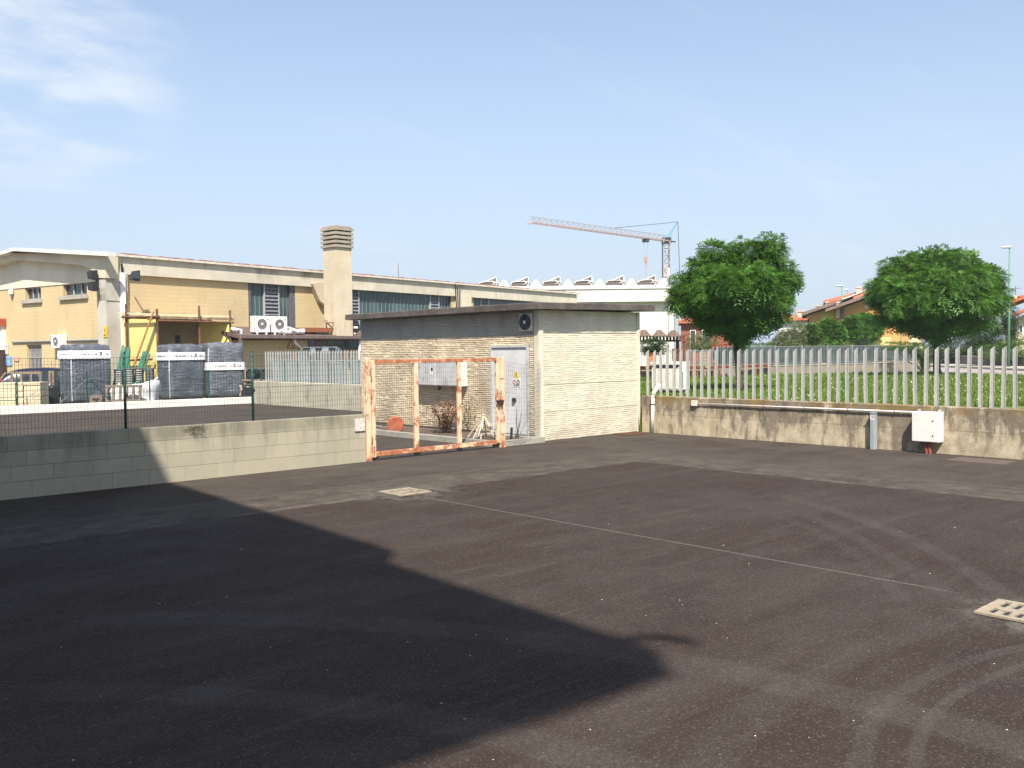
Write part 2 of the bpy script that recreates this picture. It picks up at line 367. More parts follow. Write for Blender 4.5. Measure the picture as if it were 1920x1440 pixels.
# ------------------------------------------------------------------ the setting
def sheet(name, poly, z, mat, zb=None):
    mb = MB()
    if zb is None: mb.add([(p[0], p[1], z) for p in poly], [tuple(range(len(poly)))])
    else: mb.prism(poly, 'z', zb, z)
    o = mb.build(name, mat); return tag(o, kind='structure')
sheet('ground', [(-1500, -1500), (1500, -1500), (1500, 1500), (-1500, 1500)], -0.06, M['dirt'])
KR0, KR1 = G(-60, 780), G(496, 755)
sheet('yard_asphalt', [(-12, -18), (18.42, -18), (18.42, 36.15), (KR1.x, KR1.y), (KR0.x, KR0.y), (-12, 39)], 0.0, M['asphalt'])
def grass_edge(px):                                      # where the meadow meets the road
    py = 701 + (px-1740)*0.030; return G(px, py, 0.5)
e0, e1_ = grass_edge(1725), grass_edge(2500)
sheet('grass_ground', [(18.62, -60), (18.62, 15.4), (60, 51), (320, 278), (900, 200), (900, -300), (80, -300)], 0.5, M['turf'], -0.05)
r0, r1, r2, r3 = G(1722, 700, 0.504), G(2600, 735, 0.504), G(2600, 706, 0.504), G(1735, 687.5, 0.504)
sheet('road', [(r0.x, r0.y), (r1.x, r1.y), (r2.x, r2.y), (r3.x, r3.y)], 0.504, M['road'])
s0, s1, s2, s3 = G(1735, 687.5, 0.5), G(2600, 706+18, 0.5), G(2600, 703, 0.5), G(1735, 683.5, 0.5)
def pavement():
    mb = MB(); a, b = G(1733, 687.3, 0.5), G(1925, 696.0, 0.5); c, d = G(1925, 690, 0.5), G(1733, 683, 0.5)
    a2 = a+(a-b)*0.0; b2 = a+(b-a)*2.2; c2 = d+(c-d)*2.2
    mb.prism([(a2.x, a2.y), (b2.x, b2.y), (c2.x, c2.y), (d.x, d.y)], 'z', 0.45, 0.64)
    return tag(mb.build('pavement', M['concrete']), kind='structure')
pavement()
# ------------------------------------------------------------------ the tall hall behind the viewer whose shadow falls on the yard
def shade_building():
    H = 15.0; k = (0.51, 0.62)
    def un(p, h): return Vector((p[0]-k[0]*h, p[1]-k[1]*h, 0))
    c = un((5.04, 4.02), H)                                # south-east corner
    d = Vector((0.067, 1, 0)).normalized(); w = Vector((-d.y, d.x, 0))
    t = thing('factory_building', 'tall plain rendered factory building beside the yard', 'building', c, math.atan2(d.y, d.x))
    L1 = (un((5.33, 7.57), H)-c).length; L2 = (un((6.6, 26.4), H)-c).length
    wall = stained('factory_render', (0.34, 0.32, 0.28), (0.14, 0.13, 0.11), 0.4, 0.5, 0.3)
    mb = MB(); mb.box(10.5, 0.02, -0.05, L2, 24, H-0.62); mb.build('wall', wall, t)
    mb = MB(); mb.box(0, 0, H-0.6, L2, 24, H-0.02); mb.build('canopy_roof', wall, t)
    for x in (1.0, 9.0): mb = MB(); mb.box(x, 22.4, -0.05, x+0.6, 23.0, H-0.6); mb.build('pillar', M['concrete'], t)
    mb = MB(); mb.box(-0.0, -0.03, H-0.02, L1, 0.35, H); mb.box(L1, -0.02, H-0.02, L2, 0.33, H+0.72); mb.build('parapet', M['concrete'], t)
    mb = MB(); mb.tube([(0.35, 0.1, H-0.25), (0.30, -0.12, H+0.02), (0.2, -0.26, H+0.02), (0.05, -0.40, H-0.12)], 0.06, 8); mb.build('overflow_spout', M['dark_metal'], t)
    for i in range(6):
        mb = MB(); a = 11+i*3.2; mb.box(a, -0.02, 4.2, a+1.8, 0.05, 5.4); mb.build('window', M['glass_dark'], t)
shade_building()

# ------------------------------------------------------------------ low wall of concrete blocks
def block_wall():
    t = thing('block_wall', 'low wall of pale grey concrete blocks in front of the wire fence', 'wall', (9.93, 14.95, 0))
    n = NT('concrete_block'); rnd = n.t.nodes.new('ShaderNodeObjectInfo')
    P = n.sep(); z = P[2]
    ids = n.noise(0.9, 2, 0.5); p = n.noise(2.6, 7, 0.65); st = n.noise(2.2, 7, 0.7, n.map((1.6, 1, 0.22)))
    att = n.t.nodes.new('ShaderNodeAttribute'); att.attribute_name = 'tone'; tone = att.outputs['Fac']
    c = n.mix(tone, (0.29, 0.265, 0.190), (0.42, 0.38, 0.28))
    c = n.mix(n.ramp(p, 0.4, 0.7, 0, 0.5), c, (0.30, 0.28, 0.22))
    up = n.ramp(z, 0.30, 0.93)
    c = n.mix(n.math('MULTIPLY', n.ramp(st, 0.46, 0.70), n.math('MULTIPLY', n.math('ADD', up, 0.15), 0.75)), c, (0.10, 0.092, 0.068))
    c = n.mix(n.math('MULTIPLY', n.ramp(z, 0.66, 0.78), n.ramp(n.noise(1.4, 6, 0.6), 0.38, 0.62, 0.1, 0.6)), c, (0.15, 0.14, 0.10))
    # one dark run of moss hanging over the top course
    dx = n.math('ABSOLUTE', n.math('SUBTRACT', P[0], 6.55-9.93)); spot = n.math('MULTIPLY', n.ramp(dx, 0.05, 0.33, 1, 0), n.ramp(z, 0.62, 0.80))
    c = n.mix(n.math('MULTIPLY', spot, n.ramp(n.noise(9, 5, 0.7), 0.42, 0.56)), c, (0.055, 0.04, 0.025))
    g = n.noise(70, 3, 0.6); c = n.mix(n.ramp(g, 0.4, 0.7, 0, 0.2), c, (0.17, 0.16, 0.13))
    n.bump(g, 0.3, 0.008); mat = n.fin(c, 0.95)
    mb = MB(); tones = []
    r = random.Random(3); ch = 0.226
    for row in range(4):
        x = -6.35-3.6*1-(0.29 if row % 2 else 0) - r.uniform(0, .1); y0 = 0
        while x < 0:
            w = 0.582; x1 = min(x+w, 0.0); j = 0.0012
            if x1-x > 0.05:
                dy = r.uniform(0, 0.003); tn = r.uniform(0.35, 0.75) if row != 3 else r.uniform(0.2, .5)
                b = len(mb.v); gz = 0.006 if row in (0,1,2) else 0
                mb.box(x+j, dy, row*ch+(0.004 if row else -0.05), x1-j, 0.2-dy, (row+1)*ch)
                tones += [tn]*8
            x = x1 if x1 >= 0 else x+w
    mb.v = [(a, b_, c_+(0.035*(-a/9.9))) for a, b_, c_ in mb.v]
    o = mb.build('blocks', mat, t)
    at = o.data.attributes.new('tone', 'FLOAT', 'POINT')
    for i, v in enumerate(tones): at.data[i].value = v
    bevel(o, 0.003, 1)
    core = MB(); core.box(-9.9, 0.02, -0.05, -0.01, 0.18, 0.88); core.build('mortar', stained('mortar', (0.2, 0.19, 0.16), (0.1, 0.09, 0.08)), t)
    mb = MB(); mb.box(9.68, 14.925, 0.60, 9.90, 14.948, 0.84)
    o = mb.build('wall_plate', plain('chalky_plate', (0.6, 0.53, 0.48), 0.7, var=0.3, scale=30)); tag(o, 'small square faded white plate at the gate end of the block wall', 'plate')
block_wall()

# ------------------------------------------------------------------ welded mesh fence on the block wall
def mesh_panel(name, x0, x1, y, z0, z1, dx, dz, w, mat, parent, wob=0.0, seed=0):
    mb = MB(); nx = int(round((x1-x0)/dx)); nz = int(round((z1-z0)/dz)); zs = [z0+(z1-z0)*i/nz for i in range(nz+1)]
    def P(x, z): return (x, y+(mnoise.noise(Vector((x*1.3+seed, z*1.1, 0)))*wob if wob else 0), z+(mnoise.noise(Vector((x*0.9, seed, z)))*wob*0.4 if wob else 0))
    for i in range(nx+1):
        x = x0+(x1-x0)*i/nx; k = 1 if not wob else 4
        for j in range(k): mb.bar(P(x, z0+(z1-z0)*j/k), P(x, z0+(z1-z0)*(j+1)/k), w)
    for z in zs:
        k = 1 if not wob else 5
        for j in range(k): mb.bar(P(x0+(x1-x0)*j/k, z), P(x0+(x1-x0)*(j+1)/k, z), w, up=(0,1,0))
    return mb.build(name, mat, parent)
def wire_fence():
    t = thing('wire_fence', 'green wire mesh fence with green posts standing on the concrete block wall', 'fence', (9.9, 15.05, 0.9))
    for i, x in enumerate((5.47, 7.67, 3.27, 1.07)):
        mb = MB(); X = x-9.9; mb.tube([(X, 0.03, 0.0), (X, 0.03, 1.22)], 0.022, 10); mb.tube([(X, 0.03, 1.22), (X, 0.03, 1.26)], 0.022, 10, 0.004)
        mb.build('post', M['green_metal'], t, True)
        mb = MB(); mb.box(X-0.03, -0.01, 0.52, X+0.03, 0.0, 0.58); mb.build('clamp', M['dark_metal'], t)
    mesh_panel('mesh', -9.9, -0.02, 0.0, 0.02, 1.16, 0.0508, 0.0985, 0.0034, M['green_wire'], t, 0.02)
    mb = MB(); mb.bar((-9.9, 0, 1.16), (-0.02, 0, 1.16), 0.004); mb.bar((-9.9, 0.005, 0.6), (-0.02, 0.005, 0.6), 0.004); mb.build('tension_wire', M['green_wire'], t)
wire_fence()

# ------------------------------------------------------------------ rusty gate
def gate():
    y = 15.0
    t = thing('rusty_gate', 'wide rusty metal gate of three mesh bays with peeling cream paint', 'gate', (9.96, y, 0))
    R = M['rust_paint']
    def part(name, *b):
        mb = MB(); mb.box(*b); return bevel(mb.build(name, M['rust_rail'] if 'rail' in name else R, t), 0.006, 2)
    part('gate_post', 0.0, -0.05, -0.03, 0.108, 0.05, 1.985)
    part('gate_post', 3.455, -0.07, -0.03, 3.56, 0.04, 1.96)
    part('stile', 0.135, -0.035, 0.06, 0.215, 0.035, 1.93)
    part('stile', 3.355, -0.035, 0.10, 3.435, 0.035, 1.94)
    part('mullion', 1.16, -0.033, 0.167, 1.255, 0.033, 1.868); part('mullion', 2.28, -0.033, 0.167, 2.37, 0.033, 1.868)
    part('top_rail', 0.217, -0.032, 1.87, 3.353, 0.032, 1.945)
    part('bottom_rail', 0.217, -0.032, 0.075, 3.353, 0.032, 0.165)
    for x0, x1, s in ((0.22, 1.155, 1), (1.26, 2.275, 2), (2.375, 3.35, 3)):
        mesh_panel('gate_mesh', x0, x1, 0.0, 0.17, 1.865, 0.0515, 0.1, 0.0026, M['grey_wire'], t, 0.012, s)
    mb = MB(); mb.box(3.30, -0.10, 0.98, 3.50, -0.072, 1.03); mb.box(3.33, -0.115, 0.93, 3.37, -0.075, 1.02); mb.tube([(3.44, -0.12, 0.98), (3.44, -0.1, 0.90)], 0.02, 8)
    mb.build('latch', M['dark_metal'], t)
    for z in (0.35, 1.55):
        mb = MB(); mb.tube([(0.122, -0.03, z), (0.122, -0.03, z+0.09)], 0.022, 8); mb.build('hinge', M['rust'], t)
        mb = MB(); mb.box(3.43, -0.085, z-0.05, 3.52, -0.072, z+0.02); mb.build('bracket', R, t)
    mb = MB(); mb.box(0.2, -0.02, -0.004, 3.4, 0.02, 0.03); mb.build('ground_track', M['dark_metal'], t)
    for x in (0.22, 1.2, 2.32, 3.3):
        mb = MB(); mb.box(x-0.045, -0.025, 0.02, x+0.045, 0.025, 0.075); mb.build('foot', M['black_rubber'], t)
gate()
def loose_mesh():
    t = thing('wire_mesh_screen', 'sagging grey wire mesh closing the gap from the gate to the cabin door', 'fence', (13.55, 15.02, 0))
    mb = MB(); a = Vector((0, 0, 0)); b = Vector((1.25, 0.12, 0)); n_ = 25
    def P(u, z):
        p = a.lerp(b, u); s = math.sin(PI*u)
        return (p.x, p.y-0.10*s+0.03*mnoise.noise(Vector((u*4, z*2, 3))), 0.12+z*(1.76-0.10*s)+0.015*mnoise.noise(Vector((u*6, z*5, 9))))
    for i in range(n_+1):
        for j in range(6): mb.bar(P(i/n_, j/6), P(i/n_, (j+1)/6), 0.0028)
    for j in range(19):
        for i in range(8): mb.bar(P(i/8, j/18), P((i+1)/8, j/18), 0.0028)
    mb.build('mesh', M['grey_wire'], t)
loose_mesh()

# ------------------------------------------------------------------ the cabin
KX0, KX1, KY0, KY1, KH = 14.84, 18.42, 15.22, 22.52, 3.03
def ribbed(len_, h, z0, amp, seed, gap=None):
    """rough horizontally ribbed concrete, coordinates (u, depth, z); gap = door opening"""
    pitch = 0.047; rows = int(h/pitch); cols = int(len_/0.07)
    vs = []; prof = [(0.0, 1.0), (0.16, 0.12), (0.32, 0.0), (0.86, 0.0)]; zz = []
    for r in range(rows):
        for f, dd in prof: zz.append((z0+(r+f)*h/rows, dd, r))
    zz.append((z0+h, 1.0, rows))
    for (z, dd, r) in zz:
        for c in range(cols+1):
            u = len_*c/cols
            rough = mnoise.noise(Vector((u*3.2, r*1.7+seed, 0))); fine = mnoise.noise(Vector((u*11, r*2.3+seed, 5)))
            wig = 0.008*mnoise.noise(Vector((u*2.2, z*3, seed))) + 0.006*fine
            if z <= z0+1e-4 or z >= z0+h-1e-4: wig = 0
            k = max(0.05, 0.75+1.1*rough)
            vs.append((u, amp*dd*k + amp*0.5*max(0, fine)*(1-dd) + amp*0.25*max(0, rough)*(1-dd), z+wig))
    fs = []; W = cols+1
    for r in range(len(zz)-1):
        for c in range(cols):
            if gap and gap[0] < (c+0.5)*len_/cols < gap[1] and zz[r][0] < gap[2]: continue
            fs.append((r*W+c, r*W+c+1, (r+1)*W+c+1, (r+1)*W+c))
    return vs, fs
def cabin_concrete(name, pale, dirt, dirty, seed_=3):
    n = NT(name); P = n.sep(); z = P[2]
    blot = n.noise(0.8, 7, 0.65); run = n.noise(2.0, 7, 0.7, n.map((1, 1, 0.3))); fine = n.noise(10, 4, 0.7, n.map((0.5, 0.5, 3.5)))
    c = n.mix(n.ramp(n.noise(2.0, 5), 0.35, 0.65), pale, mulc(pale, 0.88))
    c = n.mix(n.ramp(fine, 0.52, 0.72, 0, 0.45), c, mulc(pale, 0.55))
    c = n.mix(n.math('MULTIPLY', n.ramp(blot, 0.46, 0.72), dirty), c, dirt)
    c = n.mix(n.math('MULTIPLY', n.ramp(run, 0.52, 0.75), dirty*0.6), c, mulc(dirt, 0.7))
    c = n.mix(n.math('MULTIPLY', n.ramp(z, 0.0, 0.55, 1, 0), n.ramp(n.noise(2.6, 6, 0.7), 0.34, 0.62, 0, 0.85*min(1, dirty+0.2))), c, mulc(dirt, 0.8))
    rows_ = n.noise(5, 5, 0.75, n.map((0.35, 0.35, 8), (seed_, 2, 1)))
    c = n.mix(n.ramp(rows_, 0.53, 0.64, 0, 0.25+0.55*dirty), c, mulc(dirt, 0.9))
    c = n.mix(n.ramp(n.noise(4, 5, 0.7, n.map((0.6, 0.6, 5), (1, seed_, 6))), 0.56, 0.68, 0, 0.30), c, mulc(pale, 1.25))
    n.bump(n.noise(60, 3), 0.35, 0.01)
    return n.fin(c, 0.95)
def cabin():
    t = thing('utility_cabin', 'ribbed pale concrete utility cabin with flat roof behind the rusty gate', 'cabin', (KX0, KY0, 0))
    side_l = cabin_concrete('cabin_concrete_front', (0.72, 0.62, 0.45), (0.30, 0.23, 0.16), 0.55)
    side_r = cabin_concrete('cabin_concrete_side', (0.68, 0.63, 0.50), (0.42, 0.36, 0.27), 0.36)
    smooth_c = stained('cabin_smooth', (0.66, 0.61, 0.49), (0.34, 0.31, 0.25), 0.3, 1.5, 0.4)
    Lx, Ly = KX1-KX0, KY1-KY0
    # front wall, facing -X: u runs along +Y
    vs, fs = ribbed(Ly-0.17, KH-0.70, 0.12, 0.050, 1.0, (0.17, 1.50, 2.20))
    mb = MB(); mb.add([(-0.0+d, 0.17+u, z) for u, d, z in vs], [f[::-1] for f in fs])
    mb.build('ribbed_wall', side_l, t)
    vs, fs = ribbed(Ly-0.17, 0.54, 2.45, 0.010, 4.0)
    mb = MB(); mb.add([(0.012+d, 0.17+u, z) for u, d, z in vs], [f[::-1] for f in fs]); mb.build('upper_band', stained('roof_shade_grey', (0.40, 0.39, 0.345), (0.2, 0.19, 0.16), 0.4, 1.5, 0.4), t)  # the roof's shadow band is painted into the grey of this strip
    # side wall, facing -Y
    vs, fs = ribbed(Lx-0.22, KH-0.55, 0.0, 0.019, 2.0)
    mb = MB(); mb.add([(0.14+u, 0.0+d, z) for u, d, z in vs], fs); mb.build('ribbed_wall', side_r, t)
    vs, fs = ribbed(Lx-0.22, 0.52, 2.50, 0.009, 6.0)
    mb = MB(); mb.add([(0.14+u, 0.01+d, z) for u, d, z in vs], fs); mb.build('upper_band', side_r, t)
    # body behind, corner piers, seams
    mb = MB(); mb.box(0.062, 0.17, -0.05, 0.09, 0.36, KH); mb.box(0.062, 1.66, -0.05, 0.25, Ly, KH); mb.box(0.062, 0.361, 2.2, 0.2, 1.659, KH)
    mb.box(0.26, 0.045, -0.05, Lx, 0.3, KH); mb.box(Lx-0.2, 0.31, -0.05, Lx, Ly, KH); mb.box(0.26, Ly-0.2, -0.05, Lx-0.21, Ly, KH); mb.build('wall', smooth_c, t)
    for x in (0.0, Lx-0.09):
        mb = MB(); mb.box(x-0.008, -0.018, -0.05, x+(0.14 if x == 0 else 0.10), (0.16 if x == 0 else 0.04), KH); bevel(mb.build('corner_pier', smooth_c, t), 0.012)
    for z in (1.30, 0.67):
        mb = MB(); mb.box(0.15, -0.002, z, Lx-0.1, 0.006, z+0.010); mb.build('seam', stained('seam_brown', (0.34, 0.27, 0.18), (0.10, 0.08, 0.06), 0.9, 3, 1), t)
    # roof
    rf = NT('bitumen_roof'); c = rf.mix(rf.ramp(rf.noise(2.5, 7, 0.7), 0.35, 0.7), (0.060, 0.050, 0.045), (0.12, 0.10, 0.088))
    c = rf.mix(rf.ramp(rf.noise(14, 5, 0.75, rf.map((1, 1, 3))), 0.60, 0.72, 0, 0.8), c, (0.30, 0.27, 0.23)); rf.bump(rf.noise(20, 4), 0.5, 0.02); rf = rf.fin(c, 0.9)
    mb = MB(); o = 0.31; N = 46
    def edge(p0, p1):
        pts = []
        for i in range(N):
            p = Vector(p0).lerp(Vector(p1), i/N); pts.append(p)
        return pts
    pts = edge((-o, -o, 0), (Lx+0.25, -o, 0))+edge((Lx+0.25, -o, 0), (Lx+0.24, Ly+o, 0))+edge((Lx+0.24, Ly+o, 0), (-o, Ly+o, 0))+edge((-o, Ly+o, 0), (-o, -o, 0))
    n_ = len(pts); ring0 = []; ring1 = []; ring2 = []
    for p in pts:
        w = mnoise.noise(p*1.9)*0.012+mnoise.noise(p*7)*0.008; z = KH+(0.04*min(1, max(0, p.x/Lx)))
        ring0.append((p.x, p.y, z-0.005+w)); ring1.append((p.x, p.y, z+0.135+w*0.8)); q = Vector((p.x*0.985+0.03, p.y*0.985+0.05, 0)); ring2.append((q.x, q.y, z+0.15+w*0.8))
    mb.add(ring0+ring1+ring2, [(i, (i+1)%n_, n_+(i+1)%n_, n_+i) for i in range(n_)]+[(n_+i, n_+(i+1)%n_, 2*n_+(i+1)%n_, 2*n_+i) for i in range(n_)]+[tuple(range(n_-1,-1,-1)), tuple(range(2*n_, 3*n_))])
    mb.build('roof', rf, t)
    # door, set in the front wall
    dm = plain('door_paint', (0.57, 0.57, 0.58), 0.45, var=0.10, scale=2.5)
    mb = MB(); y0, y1 = 0.40, 1.62
    for a, b in ((y0-0.05, y0), (y1, y1+0.05)): mb.box(-0.02, a, 0.12, 0.06, b, 2.22)
    mb.box(-0.02, y0, 2.17, 0.06, y1, 2.22); mb.build('door_frame', plain('frame_grey', (0.46, 0.47, 0.47), 0.5), t)
    ym = 0.98
    for a, b in ((y0+0.004, ym-0.003), (ym+0.003, y1-0.004)):
        mb = MB(); mb.box(0.012, a, 0.125, 0.045, b, 2.166); door = bevel(mb.build('door', dm, t), 0.004)
        if a < 0.5:
            mb = MB(); mb.tube([(-0.04, ym-0.14, 0.93), (0.012, ym-0.14, 0.93)], 0.055, 12); mb.build('door_knob', M['dark_metal'], door)
            mb = MB(); mb.add([(0.006, 0.68, 1.46), (0.006, 0.88, 1.46), (0.006, 0.78, 1.64), (0.011, 0.68, 1.46), (0.011, 0.88, 1.46), (0.011, 0.78, 1.64)], [(0,1,2), (5,4,3), (0,3,4,1), (1,4,5,2), (2,5,3,0)])
            sg = mb.build('warning_triangle', M['yellow_sign'], door)
            mb = MB(); mb.add([(0.003, 0.795, 1.60), (0.003, 0.755, 1.535), (0.003, 0.778, 1.535), (0.003, 0.765, 1.48), (0.003, 0.808, 1.55), (0.003, 0.783, 1.55)], [(0,1,2,3,4,5)]); mb.build('lightning_mark', M['ink'], sg)
            mb = MB(); mb.box(0.006, 0.64, 1.24, 0.011, 0.92, 1.45); sp = mb.build('notice_plate', M['white_paint'], door)
            for cy in (0.71, 0.85):
                mb = MB(); ring = []
                for k in range(20):
                    an = 2*PI*k/20; an2 = 2*PI*(k+1)/20
                    mb.add([(0.003, cy+0.055*math.cos(an), 1.355+0.055*math.sin(an)), (0.003, cy+0.055*math.cos(an2), 1.355+0.055*math.sin(an2)), (0.003, cy+0.040*math.cos(an2), 1.355+0.040*math.sin(an2)), (0.003, cy+0.040*math.cos(an), 1.355+0.040*math.sin(an))], [(0,1,2,3)])
                mb.add([(0.0025, cy-0.04, 1.385), (0.0025, cy-0.03, 1.395), (0.0025, cy+0.04, 1.325), (0.0025, cy+0.03, 1.315)], [(0,1,2,3)])
                mb.build('prohibition_ring', M['red_ink'] if cy > 0.8 else M['ink'], sp)
            mb = MB()
            for k in range(3): mb.box(0.003, 0.67, 1.262+k*0.016, 0.0058, 0.89-0.03*k, 1.268+k*0.016)
            mb.build('lettering', M['ink'], sp)
    # threshold step
    mb = MB(); mb.box(-1.36, -0.20, -0.04, -0.02, -0.06, 0.125); mb.box(-0.30, 0.0, -0.04, -0.03, 1.7, 0.118); bevel(mb.build('step', stained('kerb_concrete', (0.34, 0.32, 0.27), (0.13, 0.12, 0.1), 0.6, 2.5, 1), t), 0.01)
    # wall fan under the roof
    fr = MB(); fr.box(-0.06, 0.17, 2.54, -0.001, 0.60, 2.96); f = bevel(fr.build('fan_housing', plain('fan_grey', (0.58, 0.56, 0.48), 0.6), t), 0.01)
    cy, cz = 0.385, 2.75; mb = MB()
    mb.add([(-0.072, cy+0.185*math.cos(2*PI*k/28), cz+0.185*math.sin(2*PI*k/28)) for k in range(28)]+[(-0.061, cy+0.185*math.cos(2*PI*k/28), cz+0.185*math.sin(2*PI*k/28)) for k in range(28)], [tuple(range(28))]+[(k, (k+1)%28, 28+(k+1)%28, 28+k) for k in range(28)])
    mb.build('fan_opening', plain('fan_blue', (0.02, 0.03, 0.06), 0.5), f)
    mb = MB(); mb.add([(-0.085, cy+0.04*math.cos(2*PI*k/16), cz+0.04*math.sin(2*PI*k/16)) for k in range(16)]+[(-0.073, cy+0.04*math.cos(2*PI*k/16), cz+0.04*math.sin(2*PI*k/16)) for k in range(16)], [tuple(range(16))]+[(k, (k+1)%16, 16+(k+1)%16, 16+k) for k in range(16)]); mb.build('fan_hub', M['white_plastic'], f)
    mb = MB()
    for k in range(5):
        an = 2*PI*k/5; mb.bar((-0.08, cy+0.04*math.cos(an), cz+0.04*math.sin(an)), (-0.078, cy+0.18*math.cos(an+0.35), cz+0.18*math.sin(an+0.35)), 0.003, 0.045)
    mb.build('fan_blades', plain('fan_blade', (0.05, 0.06, 0.09), 0.4), f)
    mb = MB()
    for rr in (0.07, 0.11, 0.15, 0.185):
        for k in range(24):
            a, b = 2*PI*k/24, 2*PI*(k+1)/24; mb.bar((-0.09, cy+rr*math.cos(a), cz+rr*math.sin(a)), (-0.09, cy+rr*math.cos(b), cz+rr*math.sin(b)), 0.003)
    mb.build('fan_guard', M['grey_wire'], f)
cabin()

def meter_box():
    t = thing('meter_cabinet', 'grey double door meter cabinet hanging on the cabin wall behind the gate', 'cabinet', (KX0-0.02, 17.75, 1.2))
    g = stained('meter_grey', (0.52, 0.53, 0.54), (0.16, 0.16, 0.17), 0.7, 2.0, 0.6)
    mb = MB(); mb.box(-0.24, 0, 0.02, 0, 1.94, 0.68); bevel(mb.build('body', M['white_plastic'], t), 0.01)
    for a, b in ((0.02, 0.95), (0.99, 1.92)):
        mb = MB(); mb.box(-0.262, a, 0.04, -0.243, b, 0.665); d = bevel(mb.build('door', g, t), 0.006)
        if a > 0.5:
            mb = MB(); mb.box(-0.266, a+0.06, 0.30, -0.263, a+0.20, 0.50); mb.build('label', M['white_paint'], d)
            mb = MB(); mb.box(-0.27, a+0.07, 0.40, -0.267, a+0.15, 0.485); mb.build('label_mark', M['ink'], d)
    mb = MB(); mb.box(-0.25, 0.0, 0.685, 0, 1.94, 0.70); mb.build('lid', g, t)
    mb = MB(); mb.tube([(-0.1, 1.0, 0.02), (-0.1, 1.02, -0.09)], 0.04, 8); mb.build('cable_gland', M['dark_metal'], t)
meter_box()

# planting strip by the cabin
mb = MB(); mb.box(13.33, 15.16, -0.04, 13.47, 20.6, 0.125)
tag(bevel(mb.build('strip_kerb', stained('kerb_side', (0.36, 0.34, 0.29), (0.14, 0.13, 0.11), 0.5, 2, 1)), 0.01), 'low concrete kerb edging the soil strip beside the cabin', 'kerb')
sheet('soil_strip', [(13.47, 15.16), (14.5, 15.16), (14.86, 17), (14.86, 20.6), (13.47, 20.6)], 0.085, M['soil'])

def twig_plant(name, label, cat, loc, h, n_, spread, leaf=None, seed=1, leafn=60, ls=0.05, bark=None):
    r = random.Random(seed); t = thing(name, label, cat, loc); mb = MB(); tips = []
    for i in range(n_):
        a = r.uniform(0, 2*PI); s = r.uniform(0.2, 1)*spread; hh = h*r.uniform(0.55, 1)
        p0 = Vector((r.uniform(-.05, .05), r.uniform(-.05, .05), 0)); p1 = Vector((math.cos(a)*s*0.5, math.sin(a)*s*0.5, hh*0.55)); p2 = Vector((math.cos(a)*s, math.sin(a)*s, hh))
        mb.tube([p0, p1, p2], 0.009, 4, 0.003); tips += [p1, p2, (p1+p2)/2, p1.lerp(p2, .8), p0.lerp(p1, .6)]
    mb.build('stem', bark or M['leafless'], t)
    if leaf:
        lf = MB()
        for i in range(leafn):
            c = r.choice(tips)+Vector((r.uniform(-1,1), r.uniform(-1,1), r.uniform(-1,1)))*0.09
            u = Vector((r.uniform(-1,1), r.uniform(-1,1), r.uniform(-.6,.6))).normalized(); w = u.cross(Vector((0,0,1))).normalized()
            lf.add([c-u*ls, c+w*ls*0.45, c+u*ls, c-w*ls*0.45], [(0,1,2,3)])
        lf.raw('foliage', leaf, t)
    return t
twig_plant('dry_shrub', 'withered red brown shrub in the soil strip under the meter cabinet', 'shrub', (14.2, 17.9, 0.09), 0.8, 40, 0.7, M['leaf_dry'], 3, 1100, 0.042)
twig_plant('bare_twigs', 'bare thin twigs growing in front of the grey cabin door', 'plant', (14.35, 15.45, 0.1), 0.75, 7, 0.45, None, 5, 0, 0.03, M['grey_wire'])
def cut_sticks():
    t = thing('branch_bundle', 'bundle of pale cut branches propped against the gate beside the cabin door', 'branches', (14.0, 16.2, 0.09))
    r = random.Random(2); mb = MB()
    for k in range(11):
        a = 2*PI*k/11+r.uniform(-.3, .3); rr = r.uniform(0.2, 0.42)
        mb.tube([(math.cos(a)*rr, math.sin(a)*rr, 0), (math.cos(a)*rr*0.5, math.sin(a)*rr*.5, 0.26), (r.uniform(-.03, .03), r.uniform(-.03, .03), r.uniform(.42, .56))], 0.019, 5, 0.012)
    mb.build('sticks', plain('pale_stick', (0.55, 0.47, 0.38), 0.85), t)
cut_sticks()
def disc():
    mb = MB(); R = 0.21; n_ = 26
    pr = [(R*math.cos(2*PI*k/n_), R*math.sin(2*PI*k/n_)) for k in range(n_)]
    mb.prism(pr, 'y', -0.05, 0.05); o = mb.build('terracotta_disc', M['terracotta'], None, loc=(13.6, 19.15, 0.27)); o.rotation_euler = (0.15, 0, math.radians(-32))
    bevel(o, 0.02, 3); tag(o, 'round terracotta disc standing on edge at the soil strip', 'disc')
disc()
mb = MB(); mb.tube([(0, 0, 0), (0.02, 0.0, 0.28)], 0.028, 8); o = mb.build('black_pipe', M['black_rubber'], loc=(13.95, 15.22, 0.1)); tag(o, 'short black pipe stub sticking up beside the cabin step', 'pipe')

